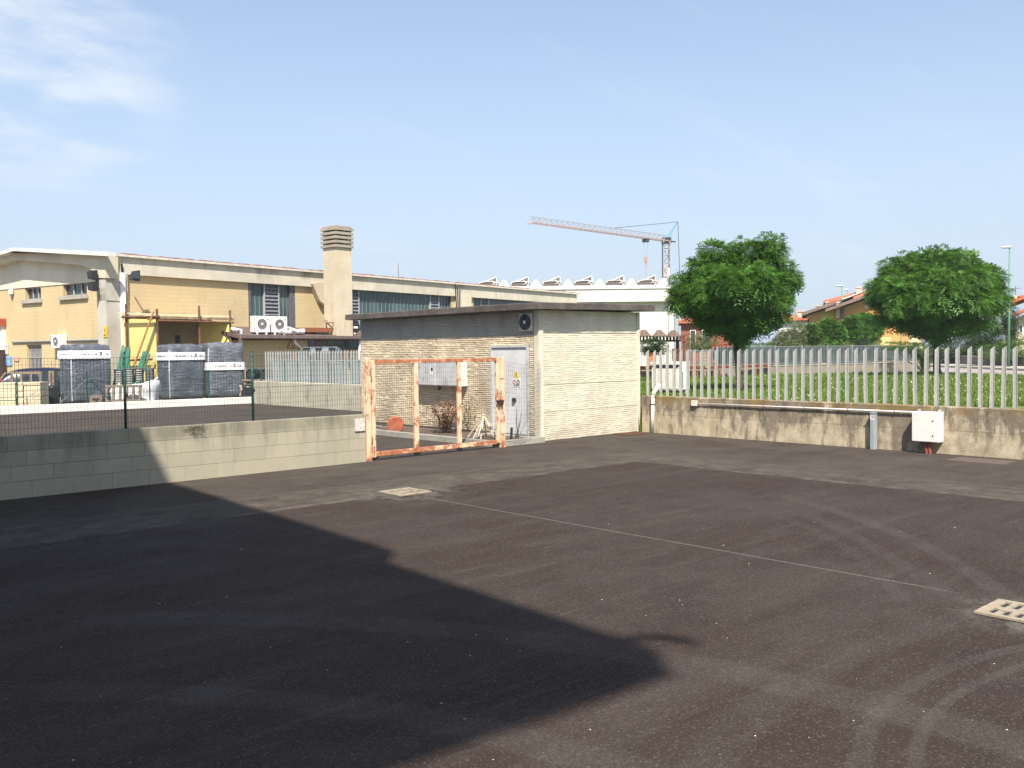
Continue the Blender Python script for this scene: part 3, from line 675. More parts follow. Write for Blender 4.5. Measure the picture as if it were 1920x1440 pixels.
# ------------------------------------------------------------------ boundary wall with steel palisade
def wallmat():
    n = NT('weathered_wall'); P = n.sep(); z = P[2]
    a = n.noise(1.1, 9, 0.7); run = n.noise(2.1, 9, 0.72, n.map((1, 1, 0.35))); run2 = n.noise(4.5, 8, 0.75, n.map((1, 1, 0.28), (3, 5, 1)))
    c = n.mix(n.ramp(n.noise(3.0, 6, 0.7), 0.35, 0.65), (0.36, 0.30, 0.20), (0.53, 0.45, 0.32))
    top = n.ramp(z, 0.25, 0.85)
    f = n.math('MULTIPLY', n.ramp(n.math('ADD', run, n.math('MULTIPLY', top, 0.14)), 0.49, 0.61), 0.80)
    c = n.mix(f, c, (0.135, 0.108, 0.076))
    c = n.mix(n.math('MULTIPLY', n.ramp(run2, 0.50, 0.62), n.math('ADD', n.math('MULTIPLY', top, 0.5), 0.22)), c, (0.055, 0.047, 0.04))
    c = n.mix(n.ramp(n.noise(11, 6, 0.8), 0.55, 0.66, 0, 0.55), c, (0.50, 0.47, 0.39))
    moss = n.math('MULTIPLY', n.ramp(z, 0.70, 0.86), n.ramp(n.noise(1.3, 6, 0.65, n.map((1,1,1),(5,2,9))), 0.44, 0.60))
    c = n.mix(n.math('MULTIPLY', moss, 0.75), c, (0.19, 0.125, 0.03))
    g = n.noise(55, 4, 0.7); c = n.mix(n.ramp(g, 0.45, 0.7, 0, 0.3), c, (0.12, 0.11, 0.09))
    c = n.mix(n.ramp(n.math('ABSOLUTE', n.math('SUBTRACT', n.math('ADD', z, n.math('MULTIPLY', n.noise(3, 4), 0.02)), 0.47)), 0.004, 0.012, 0.45, 0), c, (0.1, 0.09, 0.07))
    n.bump(n.math('ADD', g, n.noise(9, 6, 0.7)), 0.5, 0.015)
    return n.fin(c, 0.95)
WM = wallmat()
def concrete_wall(name, label, y0, y1, x0=18.31, x1=18.56, zt=0.925):
    bmn = MB(); nn = int((y1-y0)/0.12)
    prof = [(0, -0.08), (0, 0.3), (0, zt-0.02), (0.02, zt), (x1-x0-0.02, zt), (x1-x0, zt-0.02), (x1-x0, -0.08)]
    vs = []
    for i in range(nn+1):
        y = y0+(y1-y0)*i/nn
        for px, pz in prof:
            w = mnoise.noise(Vector((px*3, y*2.2, pz*3)))*0.006+mnoise.noise(Vector((px, y*9, pz*3)))*0.004
            vs.append((x0+px+w, y, pz+(w if pz > 0.5 else 0)))
    m_ = len(prof); fs = [(i*m_+k, i*m_+k+1, (i+1)*m_+k+1, (i+1)*m_+k) for i in range(nn) for k in range(m_-1)]
    fs += [tuple(range(m_)), tuple(nn*m_+k for k in range(m_-1, -1, -1))]
    bmn.add(vs, fs); o = bmn.build(name, WM); return tag(o, label, 'wall')
concrete_wall('concrete_wall', 'stained weathered concrete wall carrying the grey palisade on the right of the yard', -6.0, 15.06)
wallb = concrete_wall('concrete_wall', 'lighter concrete wall at the back of the yard left of the cabin', 22.7, 35.9, zt=0.94)
pale = stained('back_wall_concrete', (0.47, 0.44, 0.34), (0.15, 0.13, 0.10), 0.7, 1.1, 0.35)
wallb.data.materials.clear(); wallb.data.materials.append(pale)

def picket(w, h, t_):
    mb = MB(); poly = [(-w/2, 0), (w/2, 0), (w/2, h-0.055), (-w/2, h)]    # slanted tip, high edge towards -Y
    mb.prism(poly, 'x', -t_/2, t_/2); mb.box(-t_/2-0.012, w/2-0.004, 0, -t_/2, w/2, h-0.06); mb.box(-t_/2-0.012, -w/2, 0, -t_/2, -w/2+0.004, h-0.01)
    return mb
def palisade(name, label, ys, x, z0, h, w, railz, group=None):
    t = thing(name, label, 'fence', (x, ys[0], z0), group=group)
    first = None; r = random.Random(4)
    for y in ys:
        if first is None: first = picket(w, h, 0.006).build('picket', M['galvanised'], t); o = first
        else:
            o = first.copy(); COL.objects.link(o); o.parent = t
        o.location = (0, y-ys[0], r.uniform(-0.006, 0.006)); o.rotation_euler = (r.uniform(-.012, .012) if r.random() < .8 else r.uniform(-.03, .03), 0, r.uniform(-.06, .06))
    for z in railz:
        mb = MB(); mb.box(0.012, min(ys)-ys[0]-0.1, z, 0.05, max(ys)-ys[0]+0.1, z+0.04); mb.build('rail', M['galvanised'], t)
    k = 0
    return t
palisade('palisade_fence', 'grey slanted tip steel palisade along the right hand wall before the meadow', [14.93-0.2055*i for i in range(62)], 18.40, 0.90, 1.18, 0.075, ())
palisade('palisade_fence', 'grey steel palisade left of the cabin with dark bins behind it', [34.95-0.2055*i for i in range(58)], 18.40, 0.93, 1.26, 0.085, (0.86,))

# things on the right-hand wall
def drain_pipe():
    t = thing('drain_pipe', 'white bent plastic drainpipe against the wall end next to the cabin', 'pipe', (18.22, 14.66, 0))
    mb = MB(); mb.tube([(0, 0, 0), (0.0, -0.03, 0.94)], 0.042, 12); mb.build('pipe', M['white_plastic'], t, True)
    mb = MB(); mb.tube([(0, -0.03, 0.90), (0.0, -0.04, 1.00), (0.03, -0.22, 1.22)], 0.050, 12); mb.build('elbow', M['white_plastic'], t, True)
    mb = MB(); mb.tube([(0, -0.02, 0.70), (0, -0.02, 0.73)], 0.052, 12); mb.build('collar', M['dark_metal'], t)
    mb = MB(); mb.add([(-0.05, -0.13, 1.10), (-0.045, -0.17, 1.16), (-0.045, -0.12, 1.13)], [(0,1,2)]); mb.build('stain_mark', M['ink'], t)
drain_pipe()
def conduit():
    t = thing('conduit', 'thin pale conduit pipe running along the stained wall below the palisade', 'conduit', (18.29, 13.40, 0.78))
    mb = MB(); mb.tube([(-0.02, -0.07, 0), (-0.02, -5.30, 0.01)], 0.016, 8); mb.build('pipe', plain('conduit_pink', (0.66, 0.60, 0.60), 0.5, var=0.1), t, True)
    mb = MB(); mb.box(-0.05, -0.07, -0.06, 0.012, 0.09, 0.07); bevel(mb.build('junction_box', plain('box_cream', (0.66, 0.63, 0.52), 0.5), t), 0.008)
    for k in range(5):
        mb = MB(); y = -0.9-k*1.0; mb.box(-0.04, y, -0.02, 0.012, y+0.02, 0.025); mb.build('clip', M['grey_plastic'], t)
conduit()
def trunking():
    t = thing('cable_duct', 'upright grey cable duct standing against the stained wall below the conduit', 'duct', (18.12, 8.93, 0))
    g = plain('duct_grey', (0.30, 0.33, 0.35), 0.5, var=0.12)
    mb = MB(); mb.box(0.04, -0.05, -0.02, 0.18, 0.04, 0.735); bevel(mb.build('body', g, t), 0.008)
    mb = MB(); mb.box(0.03, -0.06, 0.736, 0.185, 0.05, 0.76); mb.build('cap', g, t)
    mb = MB(); mb.box(0.037, -0.042, 0.60, 0.0395, 0.032, 0.70); s = mb.build('sticker', M['white_paint'], t)
    mb = MB()
    for a, b in (((-0.03, 0.685), (0.015, 0.685)), ((-0.03, 0.685), (-0.03, 0.655)), ((-0.03, 0.655), (0.0, 0.635)), ((-0.0, 0.62), (0.0, 0.612))): mb.bar((0.0355, a[0], a[1]), (0.0355, b[0], b[1]), 0.012, 0.002, up=(1,0,0))
    mb.build('sticker_mark', M['ink'], s)
trunking()
def box_cabinet():
    t = thing('wall_cabinet', 'white square electrical cabinet mounted on the stained wall at the right', 'cabinet', (18.30, 7.55, 0.23))
    w = NT('cabinet_white'); c = w.mix(w.ramp(w.noise(5, 6, 0.7), 0.45, 0.75, 0, 0.5), (0.72, 0.70, 0.66), (0.55, 0.51, 0.46)); w = w.fin(c, 0.45)
    mb = MB(); mb.box(-0.235, 0, 0, 0.0, 0.52, 0.585); b = bevel(mb.build('body', w, t), 0.012)
    mb = MB(); mb.box(-0.258, 0.012, 0.01, -0.237, 0.508, 0.575); d = bevel(mb.build('door', w, t), 0.008)
    for z in (0.13, 0.42):
        mb = MB(); mb.tube([(-0.266, 0.10, z), (-0.258, 0.10, z)], 0.014, 10); mb.build('lock', M['ink'], d)
    for y in (0.04, 0.43):
        mb = MB(); mb.box(-0.05, y, 0.587, -0.03, y+0.05, 0.63); mb.build('bracket', M['galvanised'], t)
box_cabinet()
def red_hose():
    t = thing('corrugated_conduit', 'red corrugated conduits coming down from the white electrical cabinet', 'conduit', (18.14, 7.75, 0))
    for dy, r_ in ((0.0, 0.03), (0.07, 0.026)):
        mb = MB(); pts = [(0.02, 0.02+dy, 0.24), (0.0, 0.0+dy, 0.12), (-0.04, -0.03+dy, -0.01)]
        P = []
        for i in range(17):
            u = i/16; a = Vector(pts[0]).lerp(Vector(pts[1]), u); b = Vector(pts[1]).lerp(Vector(pts[2]), u); P.append(a.lerp(b, u))
        mb.tube(P, r_, 8); mb.build('hose', M['red_plastic'], t)
    mb = MB(); mb.tube([(0.03, 0.14, 0.23), (0.0, 0.20, 0.14), (-0.02, 0.15, 0.10), (0.0, 0.10, 0.17)], 0.008, 5); mb.build('cable', M['black_rubber'], t)
red_hose()

# drains
def drain(label, x0, y0, x1, y1, nx, ny, rot=0.0):
    cx, cy = (x0+x1)/2, (y0+y1)/2; hx, hy = (x1-x0)/2, (y1-y0)/2
    t = thing('drain_grate', label, 'drain', (cx, cy, 0.004), rot)
    c = stained('drain_concrete', (0.34, 0.285, 0.21), (0.08, 0.065, 0.05), 0.9, 6, 1)
    mb = MB(); mb.box(-hx, -hy, -0.02, hx, hy, 0.002); mb.build('pit', M['ink'], t)
    mb = MB(); e = 0.055
    mb.box(-hx, -hy, 0.003, hx, -hy+e, 0.02); mb.box(-hx, hy-e, 0.003, hx, hy, 0.02); mb.box(-hx, -hy+e, 0.003, -hx+e, hy-e, 0.02); mb.box(hx-e, -hy+e, 0.003, hx, hy-e, 0.02)
    mb.build('frame', c, t)
    mb = MB(); ix = 2*hx-2*e; iy = 2*hy-2*e
    for j in range(ny+1):
        y = -hy+e+iy*j/ny; mb.box(-hx+e, y-0.022, 0.003, hx-e, y+0.022, 0.017)
    for i in range(1, nx):
        x = -hx+e+ix*i/nx
        for j in range(ny):
            ya, yb = -hy+e+iy*j/ny+0.022, -hy+e+iy*(j+1)/ny-0.022; mb.box(x-ix/nx*0.20, ya, 0.003, x+ix/nx*0.20, yb, 0.015)
    mb.build('grating', c, t)
drain('pale concrete drain grate near the rusty gate', 7.84, 10.93, 8.40, 11.50, 7, 2)
drain('pale concrete drain grate at the right edge of the yard', 7.50, 2.18, 8.02, 2.86, 2, 6)
def rust_grate():
    t = thing('iron_grate', 'small rusty iron grate in the asphalt at the foot of the cabin side', 'grate', (17.6, 14.85, 0.004))
    mb = MB()
    for k in range(9): mb.box(-0.32+k*0.08, -0.2, 0, -0.28+k*0.08, 0.2, 0.02)
    mb.box(-0.34, -0.23, 0, 0.36, -0.2, 0.022); mb.box(-0.34, 0.2, 0, 0.36, 0.23, 0.022); mb.build('bars', stained('rust_dark', (0.12, 0.055, 0.035), (0.06, 0.03, 0.02), 0.6, 8, 1), t)
rust_grate()
def cover():
    mb = MB(); mb.box(17.3, 6.1, 0.0, 17.95, 7.1, 0.006); o = mb.build('inspection_cover', stained('worn_red_concrete', (0.10, 0.072, 0.060), (0.05, 0.04, 0.035), 0.7, 5, 1)); tag(o, 'worn reddish cover set in the asphalt beside the white electrical cabinet', 'cover')
cover()
def litter():
    r = random.Random(11); mb = MB()
    for i in range(60):
        px = r.uniform(60, 1900); py = r.uniform(880, 1435) if i < 80 else r.uniform(860, 900); p = G(px, py, 0.004); s = r.uniform(0.002, 0.0042)*(1+p.length*0.06)
        if p.y > 14.7 or p.x > 18: continue
        a = r.uniform(0, PI); u = Vector((math.cos(a), math.sin(a), 0))*s; v = Vector((-u.y, u.x, 0))*r.uniform(.4, .9)
        mb.add([p-u-v, p+u-v, p+u+v, p-u+v, (p.x, p.y, p.z+s*0.8)], [(0,1,4), (1,2,4), (2,3,4), (3,0,4), (3,2,1,0)])
    o = mb.build('litter', plain('pale_grit', (0.62, 0.60, 0.55), 0.8)); tag(o, 'white specks of grit scattered over the asphalt', 'grit', kind='stuff')
litter()
# ------------------------------------------------------------------ trees and shrubs
def leaf_cloud(mb, centre, lobes, n_, L, W, seed, droop=0.35, leaflets=4, shells=(0.78, 1.03)):
    """sprays of leaflets spread through the outer part of a lumpy crown; lobes = (x, y, z, rx, ry, rz)"""
    r = random.Random(seed); tot = sum(l[3]*l[5] for l in lobes); out = []
    for l in lobes:
        k = int(n_*l[3]*l[5]/tot); c = Vector(l[:3])
        i = 0; tries = 0
        while i < k and tries < k*4:
            tries += 1
            z = r.uniform(-1, 1); a = r.uniform(0, 2*PI); s = math.sqrt(1-z*z); d = Vector((s*math.cos(a), s*math.sin(a), z))
            rr = r.uniform(*shells) + 0.10*mnoise.noise(Vector((d.x*2.6+c.x, d.y*2.6+c.y, d.z*2.6+seed)))+0.05*mnoise.noise(Vector((d.x*7+c.x, d.y*7+c.y, d.z*7+seed)))
            p = c+Vector((d.x*l[3]*rr, d.y*l[4]*rr, d.z*l[5]*rr)); deep = False
            for m in lobes:
                if m is l: continue
                q = Vector(((p.x-m[0])/m[3], (p.y-m[1])/m[4], (p.z-m[2])/m[5]))
                if q.length < 0.70: deep = True; break
            if deep: continue
            i += 1
            nrm = Vector((d.x/l[3], d.y/l[4], d.z/l[5])).normalized()
            ax = (nrm*0.8+Vector((r.uniform(-1,1), r.uniform(-1,1), r.uniform(-.8,.5)))*0.75); ax.z -= droop*0.6; ax.normalize()
            up = (nrm+Vector((r.uniform(-.5,.5), r.uniform(-.5,.5), 0.9))).normalized(); sd = ax.cross(up)
            if sd.length < 0.1: continue
            sd.normalize(); up = sd.cross(ax); sc = r.uniform(0.7, 1.3)
            for j in range(leaflets):
                u = (j+0.6)/leaflets; b = p+ax*(L*sc*u)-Vector((0,0,1))*(L*sc*u*u*droop)
                for sg in (-1, 1):
                    t_ = b+(sd*sg*0.85+ax*0.5).normalized()*(W*sc*2.2)+up*r.uniform(-.3,.3)*W
                    m1 = b.lerp(t_, 0.5)+ax*W*sc*0.42; m2 = b.lerp(t_, 0.5)-ax*W*sc*0.42
                    out.append((b, m1, t_, m2))
    vs = []; fs = []
    for q in out:
        k = len(vs); vs += q; fs.append((k, k+1, k+2, k+3))
    mb.add(vs, fs)
def tree(name, label, base, depth, lobes_px, mat, n_, L, W, trunk_r, trunk_top_py, seed, group=None, fork=True, cat='tree', horizon_flat=1.0):
    """lobes_px: (px, py, rx, rz[, depth shift in m]) as seen; turned into real ellipsoids at the tree's distance"""
    k = depth/1740; B = Vector(base); t = thing(name, label, cat, B, 0, group); lobes = []
    for l in lobes_px:
        c = D(l[0], l[1], depth+(l[4] if len(l) > 4 else 0))-B
        lobes.append((c.x, c.y, c.z, l[2]*k, l[2]*k*0.98, l[3]*k))
    rs = random.Random(seed+7); sub = []
    for l in lobes:
        for q in range(8):
            z = rs.uniform(-0.75, 1); a = rs.uniform(0, 2*PI); s = math.sqrt(1-z*z); f = rs.uniform(0.62, 0.80); g = rs.uniform(0.30, 0.46)
            sub.append((l[0]+l[3]*f*s*math.cos(a), l[1]+l[4]*f*s*math.sin(a), l[2]+l[5]*f*z, l[3]*g, l[4]*g, l[5]*g*0.85))
    mb = MB(); leaf_cloud(mb, None, sub, n_, L, W, seed, shells=(0.62, 1.05)); crown = mb.raw('crown', mat, t)
    mb = MB(); inner = [(l[0], l[1], l[2], l[3]*0.72, l[4]*0.72, l[5]*0.72) for l in lobes]; leaf_cloud(mb, None, inner, int(n_*0.34), L*1.5, W*1.9, seed+50, shells=(0.55, 1.0))
    mb.raw('inner_foliage', mat, crown)
    top = D(sum(l[0] for l in lobes_px[:1]), trunk_top_py, depth)-B
    mb = MB(); r = random.Random(seed); pts = []
    for i in range(7):
        u = i/6; pts.append((top.x*u+0.02*math.sin(u*5+seed), top.y*u+0.02*math.cos(u*4+seed), (top.z+0.2)*u-0.05*(i == 0)))
    mb.tube(pts, trunk_r*1.15, 10, trunk_r*0.85)
    tp = Vector(pts[-1])
    if fork:
        for l in lobes: 
            c = Vector(l[:3]); m1 = tp.lerp(c, 0.45)+Vector((0, 0, -0.1)); mb.tube([tp-Vector((0,0,0.15)), m1, c], trunk_r*0.55, 6, trunk_r*0.12)
    mb.build('trunk', M['bark'], t, True)
    return t
tree1_lobes = [(1378,545,74,62), (1346,480,40,36,0.3), (1405,478,44,36,0.2), (1442,466,30,32,-0.2), (1297,545,44,40,-0.1), (1275,560,26,24,-0.2), (1318,505,36,34,0), (1462,518,38,32,0), (1482,524,22,20,0.2), (1452,570,40,40,-.2),
               (1392,586,64,42,-0.2), (1318,578,42,34,0.2), (1384,610,40,28,0), (1340,600,36,24,0.1), (1426,598,36,26,0.1), (1386,632,22,16,0), (1370,540,48,42,-1.4), (1420,530,40,36,-1.2), (1330,550,36,32,-1.1), (1375,520,55,50,1.3)]
D1 = 33.5
tree('globe_tree', 'dense round robinia tree nearest the cabin behind the palisade', G(1389, 736, 0.5), D1, tree1_lobes, M['leaf'], 19000, 0.17, 0.034, 0.10, 640, 11, 'clipped round trees on the meadow')
tree2_lobes = [(1757,548,92,64), (1682,545,52,44), (1700,510,48,38,.3), (1740,495,58,36,.2), (1795,500,58,38,0), (1838,545,52,46,0), (1845,520,34,30,.3), (1868,560,24,26,0), (1650,545,26,26,0), (1757,594,92,36,0), (1690,588,52,32,-.2),
               (1822,592,54,34,.2), (1757,550,60,50,-2.0), (1700,555,50,40,-1.5), (1815,550,50,42,-1.6), (1757,610,56,18,0), (1757,626,24,12,0)]
D2 = 47.0
tree('globe_tree', 'broad dome shaped robinia tree beside the road at the right', G(1757, 706, 0.5), D2, tree2_lobes, M['leaf'], 20000, 0.24, 0.048, 0.17, 632, 23, 'clipped round trees on the meadow')
small = [('round bright green tree in front of the yellow house, right of the pair', 1618, 640, 82, [(1617,605,28,17), (1600,612,18,14), (1637,611,18,15), (1617,622,30,12)], 31),
         ('darker round tree in front of the yellow house, left of the brighter one', 1552, 645, 78, [(1555,614,19,12), (1544,621,15,13), (1566,623,14,15), (1552,632,22,11)], 33),
         ('yellowish green leafy shrub tree left of the round trees by the yellow house', 1522, 648, 76, [(1522,622,11,13), (1517,634,9,12), (1529,636,10,11)], 35)]
for i, (lb, px, py, dd, lob, sd) in enumerate(small):
    tree('street_tree', lb, D(px, py+12, dd)*1.0-Vector((0,0,0)), dd, lob, M['leaf_bush'] if i == 2 else M['leaf'], 3400 if i < 2 else 1700, 0.34, 0.075, 0.12, 630, sd, None)
def bush(name, label, px, py_base, dd, lob, mat, n_, L, W, seed, cat='shrub', group=None):
    k = dd/1740; B = D(px, py_base, dd); B.z = max(0.45, B.z) if px > 1190 else 0; t = thing(name, label, cat, B, 0, group); lobes = []
    for l in lob:
        c = D(l[0], l[1], dd+(l[4] if len(l) > 4 else 0))-B; lobes.append((c.x, c.y, c.z, l[2]*k, l[2]*k, l[3]*k))
    mb = MB(); leaf_cloud(mb, None, lobes, n_, L, W, seed, leaflets=2, shells=(0.4, 1.05)); mb.raw('foliage', mat, t)
    mb = MB(); r = random.Random(seed)
    for l in lobes: mb.tube([(r.uniform(-.1,.1), r.uniform(-.1,.1), 0), (l[0]*.6, l[1]*.6, l[2]*.5), (l[0], l[1], l[2])], 0.05, 5, 0.015)
    mb.build('stem', M['bark'], t); return t
bush('olive_shrub', 'tall loose olive coloured shrub between the round tree and the white house', 1482, 660, 68, [(1478,634,20,15), (1496,624,12,18), (1462,644,16,11), (1488,647,22,9), (1448,650,14,6)], M['leaf_olive'], 2600, 0.30, 0.07, 41)
bush('garden_shrub', 'pale flowering shrub beside the white warehouse corner', 1308, 660, 58, [(1303,640,18,14), (1320,632,10,12), (1322,645,16,8), (1334,640,12,10)], M['leaf_olive'], 1200, 0.22, 0.05, 43)
bush('garden_shrub', 'dark green shrub under the brown tiled frame beside the cabin', 1222, 660, 44, [(1215,648,16,9), (1240,650,12,7), (1228,644,12,8)], M['leaf_dark'], 900, 0.2, 0.045, 45)
bush('garden_shrub', 'tall grey green tree shrub behind the street lamp in front of the cream house', 1880, 690, 66, [(1870,605,22,30), (1890,590,16,22), (1850,625,22,26), (1878,635,28,22), (1895,615,12,22), (1835,635,16,16)], M['leaf_dark'], 4200, 0.26, 0.06, 47)
bush('hedge', 'dark green hedge along the low grey roadside wall under the dome tree', 1790, 672, 74, [(1770,655,28,16), (1800,650,28,20), (1832,652,26,18), (1758,648,20,16), (1815,640,22,14)], M['leaf_dark'], 3000, 0.3, 0.07, 49, 'hedge')
bush('hedge', 'wild yellowish green bank of weeds above the low roadside wall at far right', 1890, 680, 64, [(1862,658,26,13), (1892,655,24,18), (1920,655,28,20), (1950,650,30,24)], M['leaf_bush'], 2600, 0.26, 0.055, 51, 'hedge')
bush('climbing_plant', 'leafy climber spilling over the end of the dark bar fence', 1732, 705, 55, [(1728,662,9,16), (1722,652,18,8), (1735,675,6,20), (1700,648,20,5), (1675,647,22,4), (1733,690,5,10)], M['leaf_bush'], 2300, 0.17, 0.04, 53, 'plant')
bush('garden_shrub', 'small clipped dark green shrub before the yellow house wall', 1617, 648, 74, [(1617,641,12,6)], M['leaf_dark'], 500, 0.22, 0.05, 55)
bush('garden_shrub', 'light green bushes peeping over the dark bar fence near the first round tree', 1400, 660, 56, [(1392,645,10,7), (1410,650,16,6), (1435,650,16,6), (1560,648,14,5), (1540,650,12,4)], M['leaf_bush'], 1100, 0.18, 0.04, 57)

# ------------------------------------------------------------------ meadow grass and flowers
def grass():
    r = random.Random(5); vs = []; fs = []
    for i in range(62000):
        px = r.uniform(1196, 1930)
        u = r.random(); dist = 24+u*u*0+ (u**1.3)*30
        p = D(px, 700, dist); p.z = 0.5
        if p.x < 18.66: continue
        lim = G(px, 701+(max(px, 1735)-1740)*0.030, 0.5) if px > 1735 else None
        if lim is not None and dist > (lim.x*FW.x+lim.y*FW.y)-0.4: continue
        if px <= 1735 and dist > 52: continue
        h = r.uniform(0.06, 0.17)*(1.0+0.6*mnoise.noise(Vector((p.x*0.5, p.y*0.5, 0))))*(1+0.5*(dist > 42)); a = r.uniform(0, 2*PI); w = 0.010+0.00065*dist
        dx, dy = math.cos(a)*w, math.sin(a)*w; lx, ly = r.uniform(-.6, .6)*h, r.uniform(-.6, .6)*h; k = len(vs)
        vs += [(p.x-dx, p.y-dy, 0.49), (p.x+dx, p.y+dy, 0.49), (p.x+lx, p.y+ly, 0.5+h)]; fs.append((k, k+1, k+2))
    mb = MB(); mb.add(vs, fs); o = mb.raw('meadow_grass', M['grass_blade']); tag(o, 'green unmown grass growing over the meadow behind the palisade', 'grass', kind='stuff')
    mb = MB()
    for i in range(230):
        px = r.uniform(1400, 1930); dist = 24.5+r.random()**1.5*22; p = D(px, 700, dist); q = Vector((p.x, p.y, 0.5+r.uniform(.12, .2)))
        if mnoise.noise(Vector((p.x*0.35, p.y*0.35, 3))) < -0.1 or p.x < 18.7: continue
        lim = G(px, 703, 0.5)
        s = 0.008+0.0004*dist
        mb.add([q+V(-s,0,0), q+V(0,-s,0), q+V(s,0,0), q+V(0,s,0), q+V(0,0,s)], [(0,1,4), (1,2,4), (2,3,4), (3,0,4), (3,2,1,0)])
    o = mb.build('meadow_flowers', plain('flower_white', (0.7, 0.7, 0.45), 0.6)); tag(o, 'small white clover flowers dotted through the meadow grass', 'flowers', kind='stuff')
    # grass strip squeezed between the cabin and the wall
    mb = MB(); 
    for i in range(500):
        x = r.uniform(18.34, 18.6); y = r.uniform(15.1, 15.6); h = r.uniform(.05, .5); mb.add([(x-.012, y, 0), (x+.012, y, 0), (x+r.uniform(-.05,.05), y, h)], [(0,1,2)])
    o = mb.raw('weed_strip', M['grass_blade']); tag(o, 'narrow strip of green weeds between the cabin and the stained wall', 'weeds', kind='stuff')
grass()

# ------------------------------------------------------------------ dark bar fence on a wall across the meadow
def bar_fence(name, label, p0, p1, zb, z0, z1, post_every, red=False):
    a, b = Vector((p0.x, p0.y, 0)), Vector((p1.x, p1.y, 0)); d = b-a; L = d.length; ang = math.atan2(d.y, d.x)
    w = thing(name.replace('fence', 'wall'), label[1], 'wall', (a.x, a.y, 0), ang)
    mb = MB(); mb.box(0, 0, zb, L, 0.22, z0-0.04); mb.build('wall', stained('garden_wall', (0.30, 0.25, 0.19), (0.12, 0.10, 0.08), 0.75, 0.8, 0.35), w)
    mb = MB(); mb.box(-0.03, -0.03, z0-0.04, L+0.03, 0.25, z0); mb.build('coping', plain('brown_coping', (0.12, 0.085, 0.07), 0.8) if red else M['concrete'], w)
    t = thing(name, label[0], 'fence', (a.x, a.y, z0), ang); dm = plain('fence_dark_green', (0.17, 0.20, 0.20), 0.5); n_ = int(L/post_every)
    H = z1-z0; gm_ = plain('fence_post_grey', (0.30, 0.34, 0.35), 0.5, 0.2)
    for i in range(n_+1):
        x = L*i/n_; mb = MB(); mb.box(x-0.03, 0.08, 0, x+0.03, 0.14, H+0.02); mb.build('post', gm_, t)
        if i < n_:
            mb = MB(); x1 = L*(i+1)/n_; m_ = int((x1-x)/0.125)
            mb.box(x+0.03, 0.095, 0.07, x1-0.03, 0.125, 0.11); mb.box(x+0.03, 0.095, H-0.06, x1-0.03, 0.125, H-0.02)
            for j in range(1, m_): xx = x+(x1-x)*j/m_; mb.box(xx-0.014, 0.096, 0.11, xx+0.014, 0.124, H-0.06)
            mb.build('bar_panel', dm, t)
    return t
FA, FB, FC = D(1190, 700, 48), D(1346, 700, 48), D(1726, 700, 58)
bar_fence('garden_fence', ('lower dark bar fence with reddish trays along its foot left of the round tree', 'brown weathered garden wall under the lower bar fence behind the white cabinet'), FA, FB, 0.4, 1.10, 2.02, 2.2, True)
bar_fence('garden_fence', ('long dark green bar fence with grey posts running to the leafy climber', 'pale weathered garden wall under the long dark green bar fence'), FB+(FC-FB)*0.003, FC, 0.4, 1.13, 2.19, 2.0)
def dark_screen():
    # dark green shade netting behind the bars
    t = thing('shade_netting', 'dark blue green netting stretched behind the long bar fence', 'netting', (FB.x, FB.y, 1.15), math.atan2((FC-FB).y, (FC-FB).x))
    L = (FC-FB).xy.length; mb = MB(); n_ = 60
    vs = []
    for i in range(n_+1):
        for j in range(5): x = L*i/n_; vs.append((x, 0.30+0.05*mnoise.noise(Vector((x*1.3, j*.6, 2))), j*0.24))
    mb.add(vs, [(i*5+j, (i+1)*5+j, (i+1)*5+j+1, i*5+j+1) for i in range(n_) for j in range(4)]); o = mb.build('net', plain('netting', (0.035, 0.06, 0.06), 0.8, var=0.5, scale=1.2), t)
    mb = MB()
    for i in range(8): mb.tube([(L*i/7, 0.36, -0.1), (L*i/7, 0.36, 0.98)], 0.02, 6)
    mb.build('stake', M['wood'], t)
dark_screen()
def red_trays():
    r = random.Random(8); d = (FB-FA); d.z = 0; ang = math.atan2(d.y, d.x); d.normalize(); nn = Vector((d.y, -d.x, 0))
    spots = [(1200, 1232), (1290, 1300), (1306, 1322), (1328, 1340), (1350, 1372), (1396, 1420), (1425, 1448)]
    seen = ['first', 'second', 'third', 'fourth', 'fifth', 'sixth', 'seventh']
    for i, (a, b) in enumerate(spots):
        p0, p1 = (D(a, 688, 47.6), D(b, 688, 47.6)) if a < 1345 else (D(a, 688, 47.2+(a-1346)*0.026), D(b, 688, 47.2+(b-1346)*0.026)); L = (p1-p0).xy.length
        t = thing('planter_tray', 'orange red planter tray by the bar fence foot, %s from the cabin' % seen[i], 'planter', (p0.x, p0.y, 1.0), math.atan2((p1-p0).y, (p1-p0).x), 'orange red trays along the bar fence')
        mb = MB(); mb.prism([(0.0, 0.06), (0.16, 0.06), (0.2, 0.2), (-0.04, 0.2)], 'x', 0, L); mb.build('tray', plain('orange_tray', (0.28, 0.075, 0.05), 0.6, var=0.4, scale=5), t)
        mb = MB(); mb.box(0, -0.02, 0.2, L, 0.18, 0.225); mb.build('rim', plain('tray_rim', (0.36, 0.13, 0.09), 0.7), t)
        mb = MB(); mb.box(0.02, 0.02, -0.55, 0.08, 0.1, 0); mb.box(L-0.08, 0.02, -0.55, L-0.02, 0.1, 0); mb.build('bracket', M['rust'], t)
red_trays()
